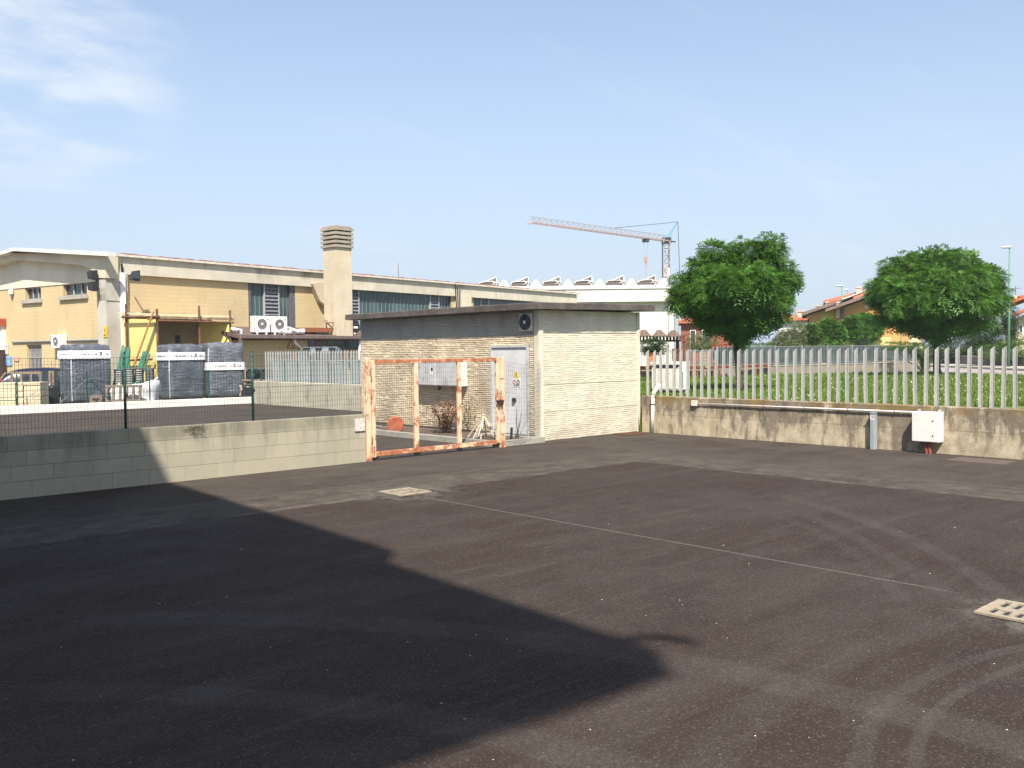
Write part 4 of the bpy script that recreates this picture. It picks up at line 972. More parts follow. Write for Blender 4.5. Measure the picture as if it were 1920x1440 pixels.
def orange_net():
    t = thing('safety_net', 'bright orange red safety netting behind the bar fence beneath the round tree', 'netting', D(1338, 660, 51.5), math.atan2(RT.y, RT.x)); t.location.z = 1.3
    mb = MB(); L = 50*51/1740; k = 20
    P = lambda u, z: (u, 0.12*math.sin(u*7)+0.1*math.sin(z*9+u*4), z)
    for i in range(k+1):
        for j in range(8): mb.bar(P(L*i/k, j*0.125), P(L*i/k, (j+1)*0.125), 0.04, 0.01)
    for j in range(9):
        for i in range(k): mb.bar(P(L*i/k, j*0.125), P(L*(i+1)/k, j*0.125), 0.075, 0.012)
    mb.build('net', plain('net_orange', (0.55, 0.085, 0.04), 0.6), t)
    mb = MB()
    for u in (0, L/2, L): mb.tube([(u, 0.2, -0.85), (u, 0.2, 1.02)], 0.02, 6)
    mb.build('stake', M['rust'], t)
orange_net()

# ------------------------------------------------------------------ white cabinet in the meadow
def kiosk_box():
    a, b = D(1222, 700, 32.8), D(1273, 700, 32.2); d = b-a; L = d.xy.length
    t = thing('telecom_cabinet', 'wide grey white roadside cabinet standing on short legs in the meadow', 'cabinet', (a.x, a.y, 0.5), math.atan2(d.y, d.x))
    c = stained('cabinet_grey', (0.62, 0.59, 0.54), (0.30, 0.28, 0.26), 0.4, 2, .5)
    mb = MB(); mb.box(0, 0, 0.14, L, 0.75, 1.02); bevel(mb.build('body', c, t), 0.015)
    mb = MB(); mb.box(-0.04, -0.05, 1.03, L+0.05, 0.8, 1.14); bevel(mb.build('lid', c, t), 0.015)
    for i in range(4):
        mb = MB(); x = L*i/4; mb.box(x+0.012, -0.022, 0.19, x+L/4-0.012, -0.003, 0.90); bevel(mb.build('door', c, t), 0.006)
    mb = MB()
    for k in range(6): mb.box(0.04, -0.014, 0.92+k*0.016, L-0.04, -0.003, 0.928+k*0.016)
    mb.build('vent', M['dark_metal'], t)
    mb = MB()
    for x in (0.06, L-0.1, L/2): mb.box(x, 0.05, 0, x+0.05, 0.12, 0.14); mb.box(x, 0.6, 0, x+0.05, 0.68, 0.14)
    mb.build('leg', M['dark_metal'], t)
    p = D(1276, 700, 32.1)
    t2 = thing('meter_pillar', 'narrow white meter pillar standing against the right end of the grey white cabinet', 'cabinet', (p.x, p.y, 0.5), math.atan2(d.y, d.x))
    mb = MB(); mb.box(-0.03, 0.0, 0.18, 0.16, 0.4, 1.12); bevel(mb.build('body', M['white_plastic'], t2), 0.01)
    mb = MB(); mb.box(0.05, -0.015, 0.25, 0.11, -0.003, 0.8); mb.build('door', M['grey_plastic'], t2)
    mb = MB(); mb.box(0.05, 0.1, -0.02, 0.15, 0.25, 0.18); mb.build('foot', M['concrete'], t2)
kiosk_box()

# ------------------------------------------------------------------ low grey wall behind the road
def road_wall():
    a, b = G(1730, 683, 0.5), G(1925, 690.5, 0.5); b = a+(b-a)*2.0; d = b-a
    t = thing('roadside_wall', 'low grey concrete wall with pale coping behind the road at the far right', 'wall', (a.x, a.y, 0.45), math.atan2(d.y, d.x)); L = d.xy.length
    mb = MB(); mb.box(0, -0.3 if False else 0.0, 0, L, 0.3, 0.78); mb.build('wall', stained('road_wall', (0.20, 0.185, 0.17), (0.10, 0.09, 0.08), 0.5, 0.6, 0.4), t)
    mb = MB(); mb.box(-0.02, -0.03, 0.781, L, 0.33, 0.83); mb.build('coping', M['concrete'], t)
road_wall()

# ------------------------------------------------------------------ street lamps
def lamp(label, px, py_top, dd, pole_r, left=1.0, big=True, zb=0.5, group='street lamps with green poles'):
    top = D(px, py_top, dd); t = thing('street_lamp', label, 'street lamp', (top.x, top.y, zb), math.atan2(RT.y, RT.x), group)
    H = top.z-zb; g = plain('pole_green', (0.10, 0.24, 0.13), 0.5, var=0.15)
    mb = MB(); mb.tube([(0, 0, -0.05), (0, 0, H*0.5), (0, 0, H)], pole_r, 10, pole_r*0.55); mb.build('pole', g, t, True)
    mb = MB(); s = 1.0 if big else 0.8
    sec = [(-0.62, 0.05, 0.02), (-0.5, 0.12, 0.06), (-0.25, 0.15, 0.10), (0, 0.12, 0.10), (0.12, 0.06, 0.07)]
    vs = []; n_ = 10
    for (x, ry, rz) in sec:
        for k in range(n_): a = 2*PI*k/n_; vs.append((x*left*s, ry*s*math.cos(a), H+0.04+rz*s*math.sin(a)*(1.0 if math.sin(a) > 0 else 0.55)))
    fs = [(i*n_+k, i*n_+(k+1)%n_, (i+1)*n_+(k+1)%n_, (i+1)*n_+k) for i in range(len(sec)-1) for k in range(n_)]+[tuple(range(n_)), tuple((len(sec)-1)*n_+k for k in range(n_))]
    mb.add(vs, fs); h = mb.build('lamp_head', plain('lamp_grey', (0.55, 0.56, 0.56), 0.4), t, True)
    mb = MB(); mb.box(min(-0.45*left*s, -0.1*left*s), -0.08*s, H-0.02, max(-0.45*left*s, -0.1*left*s), 0.08*s, H+0.0); mb.build('lamp_glass', M['glass_dark'], h)
lamp('tall green street lamp with pale head beside the road at the far right', 1893, 465, 62, 0.085)
lamp('distant street lamp before the orange roof, the taller and left one', 1579, 537, 84, 0.085)
lamp('distant street lamp before the orange roof, the shorter and right one', 1589, 544, 92, 0.08, 1.0, False)
lamp('faint distant green street lamp pole right of the first round tree', 1491, 545, 96, 0.08, 1.0, False)
def post_stub():
    p = D(1690, 620, 60); t = thing('marker_post', 'short green post standing above the climber beneath the dome tree', 'post', (p.x, p.y, 0.5))
    mb = MB(); mb.tube([(0, 0, 0), (0, 0, p.z-0.5)], 0.05, 8); mb.build('shaft', plain('post_green', (0.2, 0.34, 0.2), 0.5), t); mb = MB(); mb.tube([(0, 0, p.z-0.5), (0, 0, p.z-0.42)], 0.055, 8, 0.01); mb.build('cap', M['galvanised'], t)
post_stub()

# ------------------------------------------------------------------ houses
def tiles(name, a, b):
    n = NT(name); P = n.sep()
    w = n.t.nodes.new('ShaderNodeTexWave'); n.lk(n.tc, w.inputs['Vector']); w.inputs['Scale'].default_value = 1.4; w.bands_direction = 'X'; w.inputs['Distortion'].default_value = 0.3
    c = n.mix(n.ramp(n.noise(0.9, 6, 0.7), 0.35, 0.65), a, b); c = n.mix(n.math('MULTIPLY', w.outputs['Fac'], 0.35), c, mulc(a, 0.55)); n.bump(w.outputs['Fac'], 0.5, 0.05)
    return n.fin(c, 0.85)
M['tile_orange'] = tiles('orange_tiles', (0.50, 0.15, 0.075), (0.38, 0.11, 0.06))
M['tile_brown'] = tiles('brown_tiles', (0.18, 0.12, 0.10), (0.24, 0.17, 0.14))
M['ochre'] = stained('ochre_plaster', (0.66, 0.34, 0.12), (0.42, 0.22, 0.09), 0.2, 0.5, .5)
M['yellow'] = stained('yellow_plaster', (0.82, 0.68, 0.26), (0.6, 0.48, 0.2), 0.2, 0.5, .5)
M['brick_red'] = stained('brick_red', (0.28, 0.09, 0.06), (0.15, 0.06, 0.045), 0.4, 0.8, 1)
M['cream'] = stained('cream_plaster', (0.62, 0.50, 0.36), (0.4, 0.33, 0.25), 0.2, 0.5, .5)
RA = math.atan2(RT.y, RT.x)
def frame(px, depth, z=0.45):
    p = D(px, 650, depth); return Vector((p.x, p.y, z))
def up(py, px, depth):                                   # height of a pixel at a distance
    return D(px, py, depth).z
def house_window(t, x0, x1, z0, z1, y=-0.0, shut=None):
    mb = MB(); mb.box(x0, y-0.06, z0, x1, y-0.005, z1); f = mb.build('window', M['white_paint'] if not shut else shut, t)
    mb = MB(); mb.box(x0+0.07, y-0.075, z0+0.07, x1-0.07, y-0.062, z1-0.07); mb.build('pane', M['glass_dark'], f)
def turned(px): return math.atan((px-960)/1740)
def gable_house(name, label, px0, px1, depth, py_eave, py_ridge, wall, roof, wins=(), over=0.6, deep=9, chim=(), cat='house', hip=True, zb=0.4):
    o = frame(px0, depth, zb); az = turned(px0); k = depth/1740*math.cos(az); L = (px1-px0)*k; ze = up(py_eave, px0, depth)-zb; zr = up(py_ridge, px0, depth)-zb
    t = thing(name, label, cat, o, RA-az)
    mb = MB(); mb.box(0, 0, 0, L, deep, ze); mb.build('wall', wall, t)
    mb = MB(); h = min(L*0.35, 3.5) if hip else 0
    A = [(-over, -over, ze), (L+over, -over, ze), (L+over, deep+over, ze), (-over, deep+over, ze)]; Rg = [(h, deep/2, zr), (L-h, deep/2, zr)]
    A2 = [(x, y, z-0.2) for x, y, z in A]
    mb.add(A+Rg+A2, [(0,1,5,4), (1,2,5), (2,3,4,5), (3,0,4), (0,6,7,1), (1,7,8,2), (2,8,9,3), (3,9,6,0), (9,8,7,6)]); rf = mb.build('roof', roof, t)
    for (cx, cy, ch) in chim:
        mb = MB(); mb.box(cx, cy, ze, cx+0.6, cy+0.6, zr+ch); mb.box(cx-0.1, cy-0.1, zr+ch, cx+0.7, cy+0.7, zr+ch+0.12); mb.build('chimney', M['cream'], rf)
    for w in wins: house_window(t, *w)
    return t
gable_house('brick_house', 'red brick house with an orange roof beside the white warehouse', 1277, 1372, 96, 603, 586, M['brick_red'], M['tile_orange'], [(0.9, 1.5, 1.5, 3.6), (2.1, 2.7, 1.5, 3.6)], chim=())
gable_house('white_house', 'distant white house with an orange roof right of the first round tree', 1462, 1511, 102, 598, 588, M['white_paint'], M['tile_orange'], [(0.3, 1.0, 2.2, 3.4), (1.9, 2.4, 2.2, 3.4)], chim=((1.9, 1.2, 0.2),))
def yellow_house():
    dd = 86; az = turned(1528); k = dd/1740*math.cos(az); o = frame(1505, dd, 0.4); t = thing('yellow_house', 'yellow and ochre house with stepped brown roofs and an orange upper roof', 'house', o, RA-az)
    def X_(px): return (px-1505)*k
    def Z_(py): return up(py, 1580, dd)-0.4
    def unit(pxa, pxb, pya, pyb, y0, deep, wall, over=0.9):   # wall with a mono-pitch rake rising to the right
        mb = MB(); xa, xb, za, zb = X_(pxa), X_(pxb), Z_(pya), Z_(pyb); mb.prism([(xa, 0), (xb, 0), (xb, zb-0.15), (xa, za-0.15)], 'y', y0, y0+deep); mb.build('wall', wall, t)
    def rake(pxa, pxb, pya, pyb, y0, y1, mat, th=0.28):
        xa, xb, za, zb = X_(pxa), X_(pxb), Z_(pya), Z_(pyb); mb = MB(); mb.prism([(xa, za-th*0.6), (xb, zb-th*0.6), (xb, zb+th*0.4), (xa, za+th*0.4)], 'y', y0, y1); return mb.build('roof', mat, t)
    unit(1516, 1536, 587, 581, 0.0, 9, M['ochre']); unit(1536, 1563.5, 581, 571, 0.35, 9, M['yellow']); unit(1563.5, 1581, 574, 568, -0.6, 9, M['ochre'])
    unit(1581, 1634, 575, 556, -0.9, 9, M['ochre']); unit(1634, 1700, 556, 560, 0.2, 9, M['ochre']); 
    ra = rake(1503, 1598, 588.5, 558, -0.9, 9, M['tile_brown']); rb = rake(1547, 1640, 583, 552, -2.0, 8, M['tile_brown'])
    # upper block with orange hip roof
    xa, xb = X_(1551), X_(1760); mb = MB(); mb.box(X_(1556), 3.5, 0, X_(1730), 12, Z_(561)); mb.build('wall', M['cream'], t)
    ze, zr = Z_(561), Z_(532); mb = MB()
    mb.add([(X_(1545), 2.2, ze), (X_(1745), 2.2, ze), (X_(1745), 13, ze), (X_(1545), 13, ze), (X_(1650), 7.6, zr), (X_(1700), 7.6, zr)]+[(X_(1545), 2.2, ze-.25), (X_(1745), 2.2, ze-.25), (X_(1745), 13, ze-.25), (X_(1545), 13, ze-.25)],
           [(0,1,5,4), (1,2,5), (2,3,4,5), (3,0,4), (0,6,7,1), (1,7,8,2), (2,8,9,3), (3,9,6,0), (9,8,7,6)]); rc = mb.build('roof', M['tile_orange'], t)
    for px, py, y, w, r_ in ((1613, 538, 4.5, 0.75, rc), (1532, 574, 1.0, 0.5, ra), (1551, 568, 1.0, 0.5, ra), (1570, 571, -1.0, 0.5, rb), (1563, 565, 2.5, 0.5, ra), (1621, 555, -1.0, 0.5, rb)):
        w *= 0.62; x = X_(px); z = Z_(py)-0.1; mb = MB(); mb.box(x-w/2, y, z-1.2, x+w/2, y+w, z+0.15); mb.prism([(x-w/2-.07, z+0.15), (x+w/2+.07, z+0.15), (x, z+0.32)], 'y', y-.07, y+w+.07); mb.build('chimney', M['cream'], r_)
    # solar panel along the rake
    mb = MB(); x0, x1, z0, z1 = X_(1578), X_(1618), Z_(571)+0.32, Z_(557)+0.32; mb.prism([(x0, z0), (x1, z1), (x1, z1+0.08), (x0, z0+0.08)], 'y', -1.6, 1.5); mb.build('solar_panel', M['white_paint'], rb)
    mb = MB(); mb.tube([(X_(1504), -0.8, Z_(589)), (X_(1506), -0.5, Z_(593)), (X_(1516), -0.1, Z_(597)), (X_(1516), -0.1, 0)], 0.07, 6); mb.build('downpipe', M['dark_metal'], t)
    for a, b, c, d_ in ((1630, 1638, 644, 632), (1640, 1648, 644, 632), (1545, 1552, 620, 608)): house_window(t, X_(a), X_(b), Z_(c), Z_(d_), 0.19 if a > 1600 else 0.35, M['tile_orange'])
    mb = MB(); mb.box(X_(1583), -1.2, 0, X_(1606), -0.95, Z_(633)); mb.build('garden_wall', M['yellow'], t)
    mb = MB(); mb.box(X_(1608), -1.15, 0, X_(1665), -0.92, Z_(634)); mb.build('garden_wall', M['yellow'], t)
yellow_house()
def right_house():
    dd = 78; az = turned(1895); k = dd/1740*math.cos(az); o = frame(1885, dd, 0.4); t = thing('cream_house', 'cream house with a stepped orange roof at the right edge', 'house', o, RA-az)
    X_ = lambda px: (px-1885)*k
    Z_ = lambda py: up(py, 1905, dd)-0.4
    mb = MB(); mb.prism([(X_(1904), 0), (X_(2060), 0), (X_(2060), Z_(520)), (X_(1904), Z_(598))], 'y', 0.3, 10); mb.build('wall', M['cream'], t)
    mb = MB(); mb.prism([(X_(1885), 0), (X_(1904), 0), (X_(1904), Z_(592)), (X_(1885), Z_(598))], 'y', 3.3, 10); mb.build('wall', M['cream'], t)
    for (a, b, pa, pb, y0, y1) in ((1893, 1990, 563, 530, 1.5, 11), (1898, 1990, 590, 548, -0.8, 1.4)):
        mb = MB(); mb.prism([(X_(a), Z_(pa)-.25), (X_(b), Z_(pb)-.25), (X_(b), Z_(pb)), (X_(a), Z_(pa))], 'y', y0, y1); mb.build('roof', M['tile_orange'], t)
    mb = MB(); mb.prism([(X_(1893), Z_(552)), (X_(1990), Z_(552)), (X_(1990), Z_(535)), (X_(1920), Z_(549))], 'y', 5, 11); r_ = mb.build('roof', M['tile_orange'], t)
    mb = MB(); x = X_(1904); z = Z_(552)
    mb.bar((x, 6, z), (x, 6, z+1.0), 0.04); mb.bar((x-.5, 6, z+.8), (x+.5, 6, z+.8), 0.03); mb.build('antenna', M['dark_metal'], r_)
    mb = MB(); mb.box(X_(1901), 4, Z_(556), X_(1907), 4.6, Z_(550)); mb.build('chimney', M['cream'], r_)
    house_window(t, X_(1910), X_(1918), Z_(625), Z_(610), 0.3)
right_house()

# ------------------------------------------------------------------ white warehouse with skylights
def warehouse():
    dd = 84; k = dd/1740; o = frame(1276, dd, 0.0); t = thing('white_warehouse', 'long white flat warehouse with a row of roof skylights in the distance', 'warehouse', o, RA-0.004)
    X_ = lambda px: (px-1276)*k
    Z_ = lambda py: up(py, 1200, dd)
    w = stained('warehouse_white', (0.66, 0.64, 0.58), (0.46, 0.43, 0.38), 0.2, 0.25, 0.3); L0 = X_(760)
    mb = MB(); mb.box(L0, 0.9, -0.1, 0, 40, Z_(542)); mb.build('wall', w, t)
    mb = MB(); mb.box(L0, 0.15, Z_(565), 0.4, 0.88, Z_(541)); mb.build('upper_wall', w, t)
    mb = MB(); mb.box(L0, 0.05, Z_(541), 0.6, 1.2, Z_(534)); mb.build('gutter', plain('gutter_grey', (0.60, 0.58, 0.54), 0.6), t)
    for px in (1135, 985):
        mb = MB(); mb.box(X_(px), 0.3, -0.1, X_(px+9), 0.89, Z_(566)); mb.build('pillar', w, t)
    mb = MB(); mb.box(X_(1256), 0.55, -0.1, X_(1267), 0.88, Z_(566)); mb.build('pillar', w, t)
    mb = MB(); mb.tube([(X_(1270), 0.5, 0), (X_(1270), 0.5, Z_(566))], 0.22, 8); mb.build('downpipe', plain('pipe_grey', (0.35, 0.36, 0.38), 0.5), t)
    br = plain('skylight_brown', (0.10, 0.08, 0.075), 0.6); zt = Z_(535)
    for i in range(6):
        px = 1249-i*60.5
        s = X_(1276+0)-X_(1276-1)
        # white bell shaped vent
        mb = MB(); prof = []
        for j in range(13):
            u = -1+2*j/12; prof.append((u*15*k, zt+16*k*math.exp(-(u*1.75)**2)-0.6*k))
        prof = [(-17*k, zt-0.05)]+prof+[(17*k, zt-0.05)]; cx = X_(px)
        mb.prism([(cx+a, b) for a, b in prof], 'y', 1.3, 3.4); mb.build('roof_vent', w, t)
        # skylight: brown arched body, tilted white lid with an open lattice end
        cx = X_(px-29); mb = MB(); hw = 17*k
        arch = [(cx-hw, zt)]+[(cx+hw*math.cos(PI-PI*j/8), zt+0.34*k*10*math.sin(PI*j/8)+0.42) for j in range(9)]+[(cx+hw, zt)]
        mb.prism(arch, 'y', 1.5, 3.2); sk = mb.build('skylight', br, t)
        mb = MB(); mb.tube([(cx+(hw+0.05)*math.cos(PI-PI*j/8), 1.44, zt+0.34*k*10*math.sin(PI*j/8)+0.43) for j in range(9)], 0.035, 5); mb.build('skylight_rim', w, sk)
        mb = MB(); mb.prism([(cx-hw-0.1, zt+0.42), (cx+hw-0.15, zt+22*k), (cx+hw-0.12, zt+22*k-0.07), (cx-hw, zt+0.33)], 'y', 1.6, 3.4); mb.build('skylight_lid', w, sk)
        mb = MB(); mb.prism([(cx-hw+0.15, zt+0.4), (cx+hw-0.16, zt+20.5*k), (cx+hw-0.16, zt+3*k)], 'y', 1.62, 3.1); mb.build('skylight_side', plain('skylight_side_brown', (0.11, 0.095, 0.09), 0.7), sk)  # dark brown triangular side under the tilted lid
        mb = MB()
        for a, b in (((cx+hw-0.12, 1.35, zt), (cx+hw-0.12, 1.35, zt+20*k)), ((cx+hw-0.12, 1.4, zt+0.1), (cx+hw-0.55, 1.4, zt+15*k)), ((cx+hw-0.55, 1.42, zt+0.3), (cx+hw-0.12, 1.42, zt+12*k))): mb.bar(a, b, 0.04)
        mb.build('skylight_frame', M['white_paint'], sk)
warehouse()

# ------------------------------------------------------------------ tower crane
def crane():
    tp = D(1249, 452, 138); t = thing('tower_crane', 'tall lattice tower crane with a long jib behind the white warehouse', 'crane', (tp.x, tp.y, 0), RA)
    st = plain('crane_steel', (0.30, 0.29, 0.31), 0.6); red = plain('crane_red', (0.36, 0.28, 0.28), 0.6); blue = plain('crane_blue', (0.10, 0.30, 0.42), 0.5)
    H = tp.z; w = 0.48; mb = MB()
    for x, y in ((-w,-w), (w,-w), (w,w), (-w,w)): mb.bar((x,y,0), (x,y,H), 0.14)
    n_ = 17
    for i in range(n_):
        z0, z1 = H*i/n_, H*(i+1)/n_; s = 1 if i % 2 else -1
        for (ax, ay, bx, by) in ((-w,-w,w,-w), (w,-w,w,w), (w,w,-w,w), (-w,w,-w,-w)):
            mb.bar((ax,ay,z0) if s > 0 else (bx,by,z0), (bx,by,z1) if s > 0 else (ax,ay,z1), 0.08); mb.bar((ax,ay,z1), (bx,by,z1), 0.08)
    mb.build('mast', st, t)
    mb = MB(); mb.box(-0.45, -0.45, H-6.6, -0.0, -0.3, H-3.6); mb.build('mast_plate', plain('crane_tan', (0.42, 0.37, 0.30), 0.7), t)
    mb = MB(); mb.box(0.1, -0.5, H-5.4, 0.5, -0.35, H-4.0); mb.build('mast_plate', M['white_paint'], t)
    inv = t.matrix_world.inverted() if False else (Matrix.Translation(tp*1.0-Vector((0,0,tp.z))) @ Matrix.Rotation(RA, 4, 'Z')).inverted()
    tip = inv @ D(996, 417, 121.5); root = inv @ D(1250, 452, 138); topt = inv @ D(995, 409, 121.5)
    d = (tip-root); L = d.length; dn = d.normalized(); side = Vector((-dn.y, dn.x, 0)).normalized()*0.42; hh = 1.0
    A = [root+side, root-side, root+Vector((0,0,hh))]; mb = MB(); nn = 26
    low = MB()
    for s in (1, -1): low.bar(root+side*s, tip+side*s, 0.15)
    low.build('jib_chord', red, t)
    mb.bar(root+Vector((0,0,hh*0.8)), tip+Vector((0,0,hh*0.75)), 0.10)
    for i in range(nn):
        a, b = root+d*(i/nn), root+d*((i+1)/nn); m = a+d*(0.5/nn)+Vector((0,0,hh*0.78))
        for s in (1, -1): mb.bar(a+side*s, m, 0.055); mb.bar(m, b+side*s, 0.055)
        mb.bar(a+side, a-side, 0.05)
    mb.build('jib_lattice', st, t)
    mb = MB(); mb.box(tip.x-0.55, tip.y-0.25, tip.z-0.2, tip.x-0.1, tip.y+0.25, tip.z+0.2); mb.build('jib_end', st, t)
    apex = inv @ D(1271, 416, 138); cj = inv @ D(1267, 453.5, 138); mb = MB(); b0 = root+Vector((0.1,0,0.4))
    for dx in (-0.25, 0.25): mb.bar(b0+Vector((dx,0,0)), apex, 0.10)
    for i in range(7): u = i/7; p = b0.lerp(apex, u); q = b0.lerp(apex, (i+1)/7); mb.bar(p+Vector((-.25*(1-u),0,0)), q+Vector((.25*(1-u),0,0)), 0.07)
    mb.build('tower_head', blue, t)
    mb = MB(); mb.bar(root+Vector((-0.6,0,0.1)), cj, 0.30, 0.16); mb.box(root.x-0.7, -0.5, root.z-0.4, root.x+0.6, 0.5, root.z+0.5); mb.build('slewing_unit', M['dark_metal'], t)
    mb = MB(); jm = root+d*0.42+Vector((0,0,hh*0.8)); mb.bar(apex, jm, 0.06); mb.bar(apex, inv @ D(1275, 530, 138), 0.07); mb.bar(jm, tip+Vector((0,0,hh*0.75)), 0.05); mb.build('tie_rope', M['dark_metal'], t)
    tr = root+d*0.17; mb = MB(); mb.box(tr.x-0.5, tr.y-0.5, tr.z-0.55, tr.x+0.4, tr.y+0.5, tr.z-0.12); mb.build('trolley', M['dark_metal'], t)
    hk = Vector((tr.x, tr.y, 0)); hz = (inv @ D(1205, 488, 135)).z; mb = MB()
    for s in (-.28, .28): mb.bar((tr.x+s, tr.y, tr.z-0.5), (tr.x+s*0.6, tr.y, hz+0.5), 0.035)
    mb.build('hoist_rope', st, t)
    mb = MB(); mb.box(tr.x-0.22, tr.y-0.15, hz-0.35, tr.x+0.22, tr.y+0.15, hz+0.5); mb.tube([(tr.x, tr.y, hz-0.3), (tr.x, tr.y, hz-1.0)], 0.06, 6); mb.build('hook_block', plain('hook_orange', (0.40, 0.20, 0.12), 0.6), t)
    mb = MB(); mb.bar((tr.x, tr.y, hz-1.0), (tr.x, tr.y, hz-4.6), 0.10); mb.build('sling', st, t)
crane()

# ------------------------------------------------------------------ brown frame with little tiled roofs
def pergola():
    dd = 46; k = dd/1740; o = frame(1190, dd, 0.45); t = thing('timber_pergola', 'brown beam frame topped by three little tiled roofs beside the cabin', 'pergola', o, RA)
    X_ = lambda px: (px-1190)*k
    Z_ = lambda py: up(py, 1240, dd)-0.45
    br = plain('rust_brown', (0.13, 0.055, 0.045), 0.8, var=0.4); mb = MB()
    mb.box(X_(1185), 0, Z_(641), X_(1286), 0.25, Z_(637.5)); mb.box(X_(1185), 0, Z_(631), X_(1286), 0.25, Z_(629))
    for i in range(16): x = X_(1187+i*6.3); mb.box(x, 0.02, Z_(637.5), x+3.0*k, 0.22, Z_(631))
    mb.build('beam', br, t)
    for i, px in enumerate((1207, 1236, 1262)):
        x = X_(px); hw = 12.5*k; z0 = Z_(629.5+0.8*i); mb = MB()
        for lv, (s, a, b) in enumerate(((1.0, 0, 0.10), (0.72, 0.10, 0.21), (0.4, 0.21, 0.31))):
            mb.prism([(x-hw*s, z0+a), (x+hw*s, z0+a), (x+hw*s*0.55, z0+b), (x-hw*s*0.55, z0+b)], 'y', -0.3*s-0.1, 0.35*s+0.1)
        for j in range(7): xx = x-hw+2*hw*(j+0.5)/7; mb.tube([(xx, -0.42, z0-0.02), (x+(xx-x)*0.5, 0.02, z0+0.24)], 0.035, 6)
        mb.build('tiled_cap', M['tile_brown'], t)
    for a, b in ((1267, 1270), (1272, 1270), (1276, 1272), (1283, 1283)):
        mb = MB(); mb.bar((X_(a), 0.1, 0), (X_(b), 0.1, Z_(641)), 0.09); mb.build('post', br, t)
    mb = MB(); mb.bar((X_(1280), 0.1, Z_(629)), (X_(1292), 0.1, Z_(629)), 0.05); mb.build('arm', br, t)
pergola()
def barrel(label, px, w, py0, py1, dd, mat, cat='crate'):
    o = frame(px, dd, 0.45); k = dd/1740; t = thing('orange_crate', label, cat, o, RA); z1 = up(py0, px, dd)-0.45; z0 = up(py1, px, dd)-0.45
    mb = MB(); mb.box(0, 0, 0, w*k, 0.5, z1-0.05); bevel(mb.build('body', mat, t), 0.03)
    for j in range(3): mb = MB(); zz = z1-0.05-(j*0.22); mb.box(-0.03, -0.03, zz-0.05, w*k+0.03, 0.53, zz); mb.build('slat', mat, t)
barrel('orange crate peeping over the bar fence beneath the brown tiled frame', 1216, 14, 648, 656, 51, plain('crate_orange', (0.6, 0.16, 0.05), 0.6))
barrel('small orange crate over the bar fence right of the brown frame posts', 1263, 8, 652, 657, 51, plain('crate_orange_pale', (0.5, 0.15, 0.07), 0.6))
def trellis():
    p = frame(1312, 62, 0.45); t = thing('garden_trellis', 'pale lattice trellis among the flowering shrub by the warehouse corner', 'trellis', p, RA); mb = MB(); z0, z1 = 1.2, up(628, 1312, 62)-0.45
    for i in range(7): mb.bar((i*0.1, 0, z0*0), (i*0.1, 0, z1), 0.02)
    for j in range(12): mb.bar((0, 0.01, z1*j/11), (0.6, 0.01, z1*j/11), 0.02)
    mb.build('lattice', plain('trellis_green', (0.4, 0.5, 0.45), 0.6), t)
trellis()
def antenna():
    p = D(747, 518, 74); t = thing('roof_antenna', 'thin television antenna on the long hall roof beyond the chimney', 'antenna', (p.x, p.y, p.z-0.6), RA); mb = MB()
    h = (518-494)*74/1740; mb.bar((0,0,0), (0,0,h+0.6), 0.035); mb.build('mast', M['dark_metal'], t)
    mb = MB(); mb.bar((-.35,0,h+0.5), (.35,0,h+0.4), 0.03); mb.bar((-.5,0,h*0.5+.5), (0,0,h*0.5+.5), 0.03); mb.bar((-.2,0,h*0.7+.5), (.12,0,h*0.7+.5), 0.03); mb.build('rods', M['galvanised'], t)
antenna()
# ------------------------------------------------------------------ the long yellow hall
HA = math.radians(90-77.6)                               # local x runs along the side wall, local y along the gable
HC = D(215, 660, 45.0); HC.z = 0
HM = Matrix.Translation(HC) @ Matrix.Rotation(HA, 4, 'Z'); HI = HM.inverted(); HR = HI.to_3x3()
def hs(px, py, y=0.0):                                   # point of the side plane local y
    o = HI @ C0; d = HR @ ray(px, py); return o + d*((y-o.y)/d.y)
def hf(px, py, x=0.0):                                   # point of the gable plane local x
    o = HI @ C0; d = HR @ ray(px, py); return o + d*((x-o.x)/d.x)
yb = NT('yellow_block')
P_ = yb.sep()
def yellow_block():
    n = NT('yellow_block_wall'); br = n.t.nodes.new('ShaderNodeTexBrick'); P = n.sep()
    v = n.comb(n.math('ADD', P[0], P[1]), P[2]); n.lk(v, br.inputs['Vector'])
    br.inputs['Scale'].default_value = 1.0; br.inputs['Brick Width'].default_value = 0.5; br.inputs['Row Height'].default_value = 0.2; br.inputs['Mortar Size'].default_value = 0.010
    br.inputs['Color1'].default_value = (0.54, 0.425, 0.24, 1); br.inputs['Color2'].default_value = (0.51, 0.405, 0.23, 1); br.inputs['Mortar'].default_value = (0.45, 0.355, 0.20, 1)
    a = n.noise(0.45, 7, 0.65); c = n.mix(n.ramp(a, 0.45, 0.72, 0, 0.5), br.outputs['Color'], (0.45, 0.34, 0.19))
    c = n.mix(n.ramp(n.noise(0.9, 7, 0.7, n.map((1, 1, 0.3))), 0.50, 0.72, 0, 0.55), c, (0.36, 0.28, 0.17))
    n.bump(br.outputs['Fac'], 0.25, 0.01); return n.fin(c, 0.93)
bpy.data.materials.remove(yb.m)
M['yellow_block'] = yellow_block()
